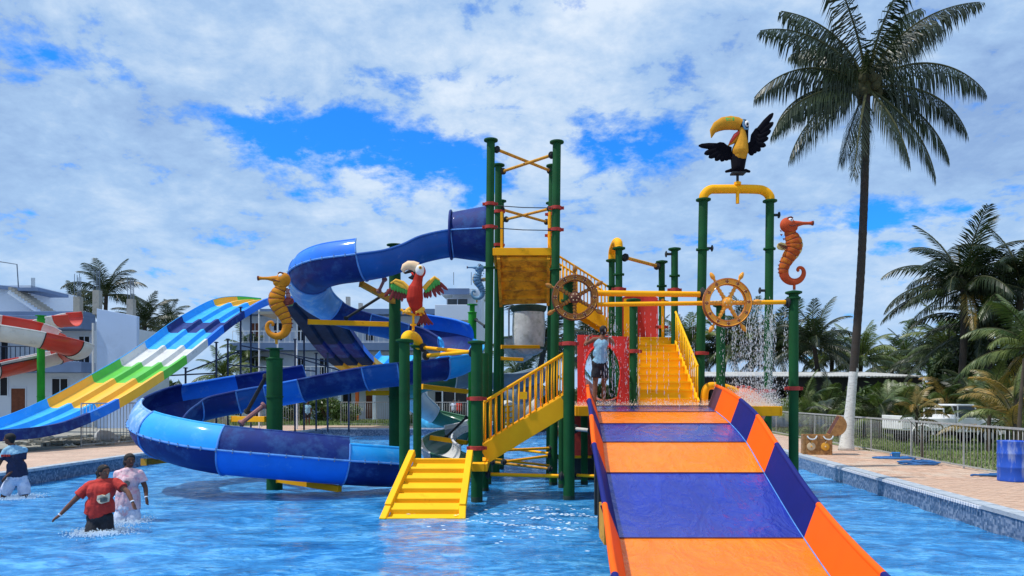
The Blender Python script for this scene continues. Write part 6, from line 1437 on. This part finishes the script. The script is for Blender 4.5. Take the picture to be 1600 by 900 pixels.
# wheel arches
for x in (-1.2, 1.35):
    q = MB(); q.tube([TQ(x + .42 * math.cos(a), -.03, .4 + .4 * math.sin(a)) for a in [math.pi * k / 10 for k in range(11)]], .035, 8); q.build('wheel_arch', 'car_white', t, True)
# blue tarps / pool toys behind the fence
for i, (px, py, Y, sx_, sz_, lb) in enumerate([(705, 652, 44.6, 1.8, .5, 'long light blue inflatable lying beyond the far fence'), (1140, 675, 46.9, 1.4, .5, 'light blue plastic sheet heap below the main platform'), (1185, 668, 46.9, 1.7, .55, 'blue plastic pile under the platform near the seahorse post'), (1262, 668, 47.2, 1.5, .5, 'blue plastic slide piece lying behind the right fence corner')]):
    c = W(px, py, Y); c.z = DZ + .02 if Y < 47.5 else gz; q = MB()
    for k in range(7):
        f = k / 6 - .5; q.ell(c + Vector((f * sx_ * 1.7, random.uniform(-.2, .2), sz_ * .4)), (sx_ * .3, .35, sz_ * random.uniform(.7, 1.1)), Matrix.Rotation(random.uniform(-.3, .3), 3, 'Y'), 12, 8)
    ob = blob(q, 'blue_plastic', ['tarp_blue'], None, .05, 3); tag(ob, lb, 'plastic sheet')
# things lying left of the pool by the fence
c = Wz(151, 692, DZ); q = MB(); q.ell(c + Vector((0, .6, .22)), (.42, .3, .26)); q.ell(c + Vector((.35, .6, .15)), (.25, .25, .18)); q.ell(c + Vector((-.2, .65, .3)), (.2, .2, .2)); sk = blob(q, 'grey_sack', ['sack'], None, .03, 2); tag(sk, 'crumpled grey sack lying by the left fence end', 'sack')
for i, (px, lb) in enumerate(((104, 'left of two pale sandals on the brick deck'), (113, 'right of two pale sandals on the brick deck'))):
    c = Wz(px, 698.5 if i else 699, DZ); t = thing('sandal', lb, 'sandal', c, 'pair of pale sandals'); q = MB(); q.ell(c + Z * .03, (.13, .28, .03)); q.build('sole', 'chest_emblem_pale', t, True); q = MB(); q.tube([c + Vector((-.09, 0, .04)), c + Vector((0, -.02, .12)), c + Vector((.09, 0, .04))], .025, 8); q.build('strap', 'fiberglass_white', t, True)
rg = random.Random(5); q = MB()
for k in range(170):
    px = rg.uniform(20, 260); Y = rg.uniform(27.8, 33); p = W(px, 0, Y)
    if p.x > -15.6: continue
    q.box((p.x, Y, DZ + rg.uniform(0, .1)), (rg.uniform(.1, .7), rg.uniform(.05, .3), rg.uniform(.04, .18)), Matrix.Rotation(rg.uniform(0, 3), 3, 'Z') @ Matrix.Rotation(rg.uniform(-.2, .2), 3, 'X'))
dbr = q.build('rubble', 'debris'); tag(dbr, 'grey rubble and boards scattered under the multi lane slide', 'rubble', kind='stuff')
sheet('gravel_strip', [[(-40, 20), (-16.42, 20), (-16.42, 47.9), (-40, 47.9)]], gz + .006, 'debris')
# ------------------------------------------------------------------ people
def person(label, J, ppm, skin='skin', vox=.011, hand_detail=True, look=(0, -1), hair_long=None, headr=.098, body=1.0, belly=1.0):
    """J: joint name -> 3D point. A continuous body skin; returns the thing"""
    t = thing('person', label, 'person', (J['pel'].x, J['pel'].y, min(p.z for p in J.values())))
    q = MB(); V3 = Vector
    look = V3((look[0], look[1], 0)).normalized(); side = V3((-look.y, look.x, 0))
    hd = J['head']; rot = Matrix((( side.x, look.x, 0), (side.y, look.y, 0), (0, 0, 1)))
    q.ell(hd + Z * .02, (headr * .80, headr * .98, headr * 1.15), rot, 18, 12)
    q.ell(hd + look * headr * .30 - Z * headr * .62, (headr * .56, headr * .52, headr * .5), rot, 14, 10)       # jaw
    q.tube([hd + look * headr * .9 + Z * headr * .12, hd + look * headr * 1.16 - Z * headr * .22], [.010, .017], 8)   # nose
    q.ell(hd + look * headr * 1.12 - Z * headr * .24, (.018, .015, .012), rot, 8, 6)
    for s_ in (1, -1): q.ell(hd + side * s_ * headr * .80 - Z * .01, (.012, .022, .03), rot, 8, 6)               # ears
    q.caps([hd - Z * headr * .6, J['neck']], [.052, .056], 12)
    q.caps([J['neck'], J['chest'], J['waist'], J['pel']], [.07, .125 * body, .125 * body * belly, .135 * body], 16)
    ac = (J['shR'] - J['shL']).normalized()
    for nm in ('chest', 'waist', 'pel'):
        for s_ in (1, -1): q.ell(J[nm] + ac * s_ * .055 * body, (.115 * body, .10 * body, .14), None, 12, 8)
    q.caps([J['shL'], J['neck'] - Z * .05, J['shR']], [.062, .08, .062], 12)
    for s_ in 'LR':
        a = [J['sh' + s_], J['el' + s_], J['wr' + s_]]
        q.caps([a[0], a[0].lerp(a[1], .4), a[1]], [.057 * body, .05 * body, .04], 12); q.caps([a[1], a[1].lerp(a[2], .35), a[2]], [.039, .040, .026], 12)
        h = J['ha' + s_] - J['wr' + s_]; hd_ = h.normalized(); pn = hd_.cross(V3((0, 1, 0))).normalized() if abs(hd_.y) < .9 else V3((1, 0, 0)); pw_ = hd_.cross(pn).normalized()
        if hand_detail:
            c0 = J['wr' + s_] + hd_ * .045; q.ell(c0, (.026, .036, .048), Matrix((pn, pw_, hd_)).transposed(), 10, 8); q.ell(c0 + hd_ * .02, (.02, .038, .035), Matrix((pn, pw_, hd_)).transposed(), 10, 8)
            for k, (o, L) in enumerate(((-.03, .06), (-.01, .074), (.01, .072), (.03, .056))):
                b0 = c0 + hd_ * .03 + pw_ * o; b1 = b0 + hd_ * L * .55 + pw_ * o * .3; b2 = b1 + (hd_ * .75 + pn * .65).normalized() * L * .45; q.caps([b0, b1, b2], [.0115, .0105, .0085], 8)
            b0 = c0 - pw_ * .028 - hd_ * .01; q.caps([b0, b0 - pw_ * .026 + hd_ * .024, b0 - pw_ * .03 + hd_ * .052], [.014, .012, .0095], 8)
        else: q.caps([J['wr' + s_], J['ha' + s_]], [.026, .03], 8)
        l = [J['hi' + s_], J['kn' + s_], J['an' + s_]]
        q.caps([l[0], l[0].lerp(l[1], .4), l[1]], [.088 * body, .076 * body, .052], 14); q.caps([l[1], l[1].lerp(l[2], .35), l[2]], [.050, .054, .034], 12)
        ft = look if 'fo' + s_ not in J else (J['fo' + s_] - J['an' + s_]).normalized()
        q.caps([J['an' + s_] - Z * .02, J['an' + s_] - Z * .05 + ft * .13], [.036, .026], 10)
    blob(q, 'body', [skin], t, vox, 3)
    # hair
    q = MB(); q.ell(hd + Z * headr * .42 - look * headr * .24, (headr * .98, headr * 1.10, headr * 1.0), rot, 18, 12)
    q.ell(hd - look * headr * .55 - Z * headr * .1, (headr * .82, headr * .55, headr * .85), rot, 14, 10)
    q.ell(hd + Z * headr * .78 + look * headr * .22, (headr * .72, headr * .66, headr * .46), rot, 14, 10)
    if hair_long:
        for p, r in hair_long: q.ell(hd + V3(p), (r, r, r * 1.25), None, 12, 8)
    ob = blob(q, 'hair', ['hair'], t, vox, 2)
    if hand_detail:
        for s_ in (1, -1):
            c = hd + look * headr * .86 + side * s_ * headr * .34 + Z * headr * .05; q = MB(); q.ell(c, (.011, .005, .005), rot, 8, 6); e = q.build('eye', 'sclera', t, True)
            q = MB(); q.ell(c + look * .005, (.0075, .006, .006), rot, 8, 6); q.build('pupil', 'eye_black', e, True)
            q = MB(); q.tube([c + Z * .02 - side * .018, c + Z * .026 + look * .004, c + Z * .02 + side * .018], .004, 5); q.build('eyebrow', 'hair', t, True)
        q = MB(); c = hd + look * headr * .80 - Z * headr * .62; q.tube([c - side * .024, c + look * .008, c + side * .024], [.004, .008, .004], 6); q.build('mouth', 'lip', t, True)
    return t
def top_(t, J, m_, hem, body=1.0, belly=1.0, sleeve=.5, hemw=1.0, vox=.011):
    q = MB(); ac = (J['shR'] - J['shL']).normalized()
    nk = J['neck'] - Z * .04
    q.caps([nk, J['chest'], J['waist'], hem], [.095, .152 * body, .142 * body * belly, .145 * body * hemw], 16)
    for nm in ('chest', 'waist'):
        for s_ in (1, -1): q.ell(J[nm] + ac * s_ * .06 * body, (.135 * body, .136 * body * belly, .17), None, 12, 8)
    for s_ in (1, -1): q.tube([J['waist'] + ac * s_ * .06 * body, hem + ac * s_ * .075 * body * hemw], [.125 * body * belly, .125 * body * hemw], 14)
    q.caps([J['shL'], nk, J['shR']], [.071, .088, .071], 12); q.caps([J['shL'].lerp(nk, .35) - Z * .05, nk - Z * .06, J['shR'].lerp(nk, .35) - Z * .05], [.095, .115, .095], 12)
    if sleeve:
        for s_ in 'LR': q.tube([J['sh' + s_], J['sh' + s_].lerp(J['el' + s_], sleeve)], [.068 * body, .078 * body], 12)
    return blob(q, 'shirt', [m_], t, vox, 4, .011)
def shorts_(t, J, m_, f=.6, body=1.0, vox=.011, loose=1.12):
    q = MB(); ac = (J['hiR'] - J['hiL']).normalized()
    q.caps([J['pel'] + Z * .09, J['pel']], [.13 * body, .15 * body], 14)
    for s_ in (1, -1): q.ell(J['pel'] + ac * s_ * .06 * body, (.13 * body, .125 * body, .14), None, 12, 8)
    for s_ in 'LR': q.tube([J['hi' + s_] + Z * .03, J['hi' + s_].lerp(J['kn' + s_], f * .5), J['hi' + s_].lerp(J['kn' + s_], f)], [.105 * body, .098 * body * loose, .09 * body * loose], 14)
    return blob(q, 'shorts', [m_], t, vox, 4, .014)
def band(t, J, s_, m_='band_white'):
    a = J['el' + s_].lerp(J['wr' + s_], .94); d = (J['wr' + s_] - J['el' + s_]).normalized(); q = MB(); q.lathe(a, [(.028, -.01), (.033, -.009), (.033, .009), (.028, .01)], 14, d); q.build('wristband', m_, t, True)
# woman in red
Yr = 12.3; P = lambda px, py, d=0: W(px, py, Yr) + Vector((0, d, 0))
J = dict(head=P(163, 738), neck=P(159, 750), chest=P(158, 768), waist=P(156, 789), pel=P(156, 809), shL=P(141, 758, -.02), shR=P(180, 754, .02), elL=P(118, 784, -.1), wrL=P(102, 803, -.16), haL=P(94, 810, -.2), elR=P(202, 768, -.05), wrR=P(213, 783, -.12), haR=P(217, 793, -.14),
         hiL=P(149, 815), hiR=P(165, 815), knL=P(150, 841, -.16), knR=P(168, 843, -.02), anL=P(150, 879, .02), anR=P(172, 879, .1))
t = person('woman in a red printed T-shirt and black shorts wading in the pool, arms out', J, 95, 'skin', look=(.85, -.5), headr=.094, body=1.06, belly=1.05, hair_long=[((-.05, .03, -.03), .07), ((-.07, .03, -.07), .06), ((-.11, .04, -.09), .045), ((-.13, .03, -.02), .035)])
top_(t, J, 'red_cloth', P(155, 803), 1.14, 1.08, .6, 1.06); shorts_(t, J, 'black_cloth', .8, 1.14)
band(t, J, 'L'); band(t, J, 'R')
q = MB(); cc_ = P(171, 776, -.205)
def patch(q, c, pts, th=.006, mi=0): q.prism([c + Vector((x, .18 * abs(x), z)) for x, z in pts], Vector((0, th + .03, 0)), mi)
patch(q, cc_, [(-.11, -.04), (-.07, -.08), (-.02, -.09), (.08, -.06), (.095, .03), (.09, .085), (.03, .045), (-.03, .055), (-.1, .04)]); pr = q.build('shirt_print', 'print_cream', t)
q = MB(); patch(q, cc_ + Vector((.01, -.008, -.01)), [(-.055, -.05), (.0, -.06), (.06, -.04), (.065, .02), (.02, .03), (-.05, .02)]); q.build('print_detail', 'print_grey', pr)
# woman in pink
Yk = 13.3; P = lambda px, py, d=0: W(px, py, Yk) + Vector((0, d, 0))
J = dict(head=P(203, 720), neck=P(200, 733), chest=P(200, 751), waist=P(200, 772), pel=P(199, 793), shL=P(184, 741), shR=P(218, 740), elL=P(181, 764, .05), wrL=P(186, 782, -.05), haL=P(189, 791, -.08), elR=P(226, 762, .03), wrR=P(231, 777, -.05), haR=P(233, 787, -.08),
         hiL=P(192, 799), hiR=P(207, 799), knL=P(190, 829, -.08), knR=P(211, 830, -.05), anL=P(190, 862), anR=P(212, 862))
t = person('woman in a pale pink tie-dye T-shirt and white shorts wading behind the one in red', J, 88, 'skin_dark', look=(.65, -.75), headr=.098, body=1.0, hair_long=[((-.06, .03, -.03), .075), ((-.07, .05, -.09), .05)])
top_(t, J, 'pink_cloth', P(199, 796), 1.06, 1.03, .6, 1.08); shorts_(t, J, 'white_cloth', .62, 1.16, loose=1.2); band(t, J, 'R')
q = MB(); cc_ = P(207, 752, -.185); patch(q, cc_, [(-.07, .0), (-.04, .03), (.0, .03), (.03, .0), (.02, -.05), (-.02, -.09), (-.06, -.05)]); q.build('shirt_print', 'print_grey', t)
# man at the left edge
Ym = 16.4; P = lambda px, py, d=0: W(px, py, Ym) + Vector((0, d, 0))
J = dict(head=P(14.5, 686.5), neck=P(19, 697), chest=P(23, 712), waist=P(26, 730), pel=P(27, 748), shL=P(14, 704, -.1), shR=P(32, 704, .12), elL=P(6, 726, -.18), wrL=P(4, 742, -.28), haL=P(1, 752, -.3), elR=P(33, 726, .0), wrR=P(20, 743, -.22), haR=P(14, 752, -.25),
         hiL=P(20, 753, -.06), hiR=P(33, 753, .06), knL=P(10, 776, -.12), knR=P(38, 778, .05), anL=P(8, 806), anR=P(40, 806))
t = person('young man in navy and sky blue shirt and white shorts wading at left edge', J, 70, 'skin_dark', look=(-.95, -.25), headr=.10, body=.98)
sh = top_(t, J, 'navy_cloth', P(27, 744), 1.02, 1, .6, 1.02)
sh.data.materials.append(MAT['sky_cloth']); zc = J['chest'].z + .02 - rootloc(sh).z
for pl_ in sh.data.polygons:
    cc = pl_.center
    if cc.z > zc + .25 * (cc.x - J['chest'].x + rootloc(sh).x): pl_.material_index = 1
q = MB(); c = P(18, 711, -.185)
for k in range(4): q.box(c + Vector((-.07 + .045 * k, .012 * k, .0)), (.034, .06, .05 - .006 * (k % 2)))
q.build('shirt_print', 'red_cloth', t); shorts_(t, J, 'white_cloth', .8, 1.05, loose=1.25)
# man under the falling water on the platform
Ys = 17.3; P = lambda px, py, d=0: W(px, py, Ys) + Vector((0, d, 0))
fz = PZ
J = dict(head=P(942.5, 519), neck=P(940.5, 529), chest=P(939, 541), waist=P(938, 556), pel=P(937, 570), shL=P(928, 532), shR=P(951, 532), elL=P(915, 539, .12), wrL=P(921, 526, .2), haL=P(929, 522, .24), elR=P(960, 539, .12), wrR=P(955, 526, .2), haR=P(950, 521, .24),
         hiL=P(932, 576), hiR=P(943, 576), knL=P(930, 604), knR=P(944, 604, .03), anL=P(929, 631), anR=P(943, 631))
dzf = fz + .075 - J['anL'].z
J = {k: p + Z * dzf * (1 if k[:2] in ('an', 'kn') else 1) for k, p in J.items()}
t = person('man seen from behind in a light blue sleeveless shirt, hands raised, on the platform', J, 68, 'skin', look=(.05, 1), headr=.095, body=.98)
q = MB(); q.caps([J['neck'] - Z * .09, J['chest'], J['waist'], J['pel'] + Z * .02], [.085, .15, .145, .15], 16)
for nm in ('chest', 'waist', 'pel'):
    for s_ in (1, -1): q.ell(J[nm] + Vector((s_ * .055, 0, .03)), (.12, .125, .15))
for s_ in (1, -1): q.tube([J['neck'] + Vector((s_ * .075, 0, -.04)), J['chest'] + Vector((s_ * .09, 0, .05))], [.045, .09], 10)
blob(q, 'vest', ['sky_cloth'], t, .011, 2, .012); shorts_(t, J, 'black_cloth', .55, 1.0, loose=1.2); band(t, J, 'R')
# far people
def far_person(label, px, pyf, Y, h, shirt, short, skin='skin_dark', look=(0, -1), zf=None):
    c = W(px, pyf, Y); 
    if zf is not None: c.z = zf
    k = h / 1.7; L = lambda x, z, y=0: c + Vector((x, y, z)) * k
    J = dict(head=L(0, 1.58), neck=L(0, 1.43), chest=L(0, 1.25), waist=L(0, 1.05), pel=L(0, .9), shL=L(-.17, 1.38), shR=L(.17, 1.38), elL=L(-.24, 1.12), wrL=L(-.22, .88), haL=L(-.21, .8), elR=L(.24, 1.12), wrR=L(.2, .88), haR=L(.2, .8), hiL=L(-.09, .86), hiR=L(.09, .86), knL=L(-.1, .47), knR=L(.1, .47), anL=L(-.1, .09), anR=L(.1, .09))
    t = person(label, J, 20, skin, .022, False, look, headr=.1 * k, body=k); top_(t, J, shirt, L(0, .88), k, 1, .5, 1, .022); shorts_(t, J, short, .8, k, .022)
far_person('far child in a pale blue shirt standing on the deck behind the spiral slide', 481, 665, 47.2, 1.55, 'sky_cloth', 'black_cloth', zf=DZ)
far_person('far person in a red shirt by the hotel entrance', 717, 640, 54.5, 1.65, 'red_cloth', 'black_cloth', zf=gz)
far_person('far person in a white shirt by the hotel entrance, left of the one in red', 709, 640, 55, 1.65, 'white_cloth', 'black_cloth', zf=gz)

# ------------------------------------------------------------------ falling water
rng = np.random.default_rng(8)
def drops(name, label, pts, size, streak=2.2, m_='droplet'):
    n_ = len(pts); P_ = np.array(pts); s = size * rng.uniform(.5, 1.5, n_); st = rng.uniform(1, streak, n_)
    base = np.array([(1, 0, 0), (-.5, .87, 0), (-.5, -.87, 0), (0, 0, 1), (0, 0, -1)], float)
    V_ = P_[:, None, :] + base[None] * np.stack([s, s, s * st], 1)[:, None, :]
    fc = np.array([(0, 1, 3), (1, 2, 3), (2, 0, 3), (1, 0, 4), (2, 1, 4), (0, 2, 4)])
    q = MB(); q.v = [tuple(x) for x in V_.reshape(-1, 3)]; q.f = [tuple(int(x) for x in f) for f in (fc[None] + (np.arange(n_) * 5)[:, None, None]).reshape(-1, 3)]; q.m = [0] * len(q.f)
    return tag(q.build(name, m_, smooth=True), label, 'water', kind='stuff')
def curtain(x0, x1, y, z0, z1, nstr, per, spread=.03, dy=.1):
    out_ = []
    for i in range(nstr):
        x = rng.uniform(x0, x1); yy_ = y + rng.normal(0, dy); dr = rng.normal(0, .05); zt_ = z1 - rng.uniform(0, .1)
        for k in range(per):
            f = rng.uniform(0, 1); sp_ = spread * (.2 + f); out_.append((x + dr * f + rng.normal(0, sp_), yy_ + rng.normal(0, sp_), zt_ + (z0 - zt_) * f))
    return out_
a = W(1130, 0, 17.2).x; b_ = W(1222, 0, 17.2).x
pts = curtain(a, b_, 17.3, PZ, 4.3, 60, 46, .030, .35) + curtain(a + .3, b_ - .2, 17.3, PZ, 4.6, 40, 42, .025, .2)
drops('falling_water', 'curtain of falling water drops right of the yellow ship wheel', pts, .0048, 8)
a = W(925, 0, 16.6).x; b_ = W(1085, 0, 16.6).x
drops('falling_water', 'thin strings of water dripping from the pipes between the two wheels', curtain(a, b_, 16.5, PZ, 4.2, 18, 36, .008, .05), .0042, 14)
a = W(905, 0, 17.4).x; b_ = W(985, 0, 17.4).x
drops('falling_water', 'water drops raining over the man under the dark wheel', curtain(a, b_, 17.4, PZ, 4.0, 18, 28, .025, .25), .0045, 9)
# splash on the platform
pts = [(rng.uniform(W(898, 0, 17).x, W(1228, 0, 17).x), 17.15 + abs(rng.normal(0, .5)), PZ + abs(rng.normal(0, .06))) for _ in range(5000)] + [(rng.uniform(W(1150, 0, 17).x, W(1228, 0, 17).x), 17.15 + abs(rng.normal(0, .5)), PZ + abs(rng.normal(0, .2))) for _ in range(3500)]
drops('platform_splash', 'low white splash of water along the front of the main platform', pts, .0065, 1.5)
# splashes at the waders
for c, r_, lb, n_ in ((W(160, 834, 12.2), .42, 'white splash round the legs of the woman in red', 2200), (W(200, 816, 13.2), .34, 'white splash round the legs of the woman in pink', 1200), (W(28, 776, 16.4), .45, 'white splash round the legs of the man at the left edge', 1400)):
    pts = []
    for _ in range(n_):
        an = rng.uniform(0, 6.28); rr = abs(rng.normal(.6, .35)) * r_; pts.append((c.x + math.cos(an) * rr, c.y + math.sin(an) * rr, .01 + abs(rng.normal(0, .025))))
    drops('wading_splash', lb, pts, .0095, 1.0, 'foam')
# churned foam patches where the slide water lands
def foam(name, label, cx, cy, rx, ry, n_):
    pts = []
    for _ in range(n_):
        x = rng.normal(0, rx); y = rng.normal(0, ry)
        if mnoise.noise(Vector((cx + x * 1.6, (cy + y) * 3.2, 3))) < .12: continue
        pts.append((cx + x, cy + y, .035 + .02 * rng.random()))
    V_ = []; F_ = []
    for p in pts:
        a0 = rng.uniform(0, 6.28); s = rng.uniform(.006, .022); o = len(V_)
        for k in range(5): V_.append((p[0] + math.cos(a0 + k * 1.257) * s * 2.2, p[1] + math.sin(a0 + k * 1.257) * s, p[2]))
        V_.append((p[0], p[1], p[2] + .006))
        F_ += [(o + k, o + (k + 1) % 5, o + 5) for k in range(5)]
    q = MB(); q.v = V_; q.f = F_; q.m = [0] * len(F_); tag(q.build(name, 'foam'), label, 'foam', kind='stuff')
f0 = W(850, 800, 13.6); foam('water_foam', 'white bubbles drifting on the pool in front of the yellow stairs', f0.x, 13.4, .8, .9, 900)
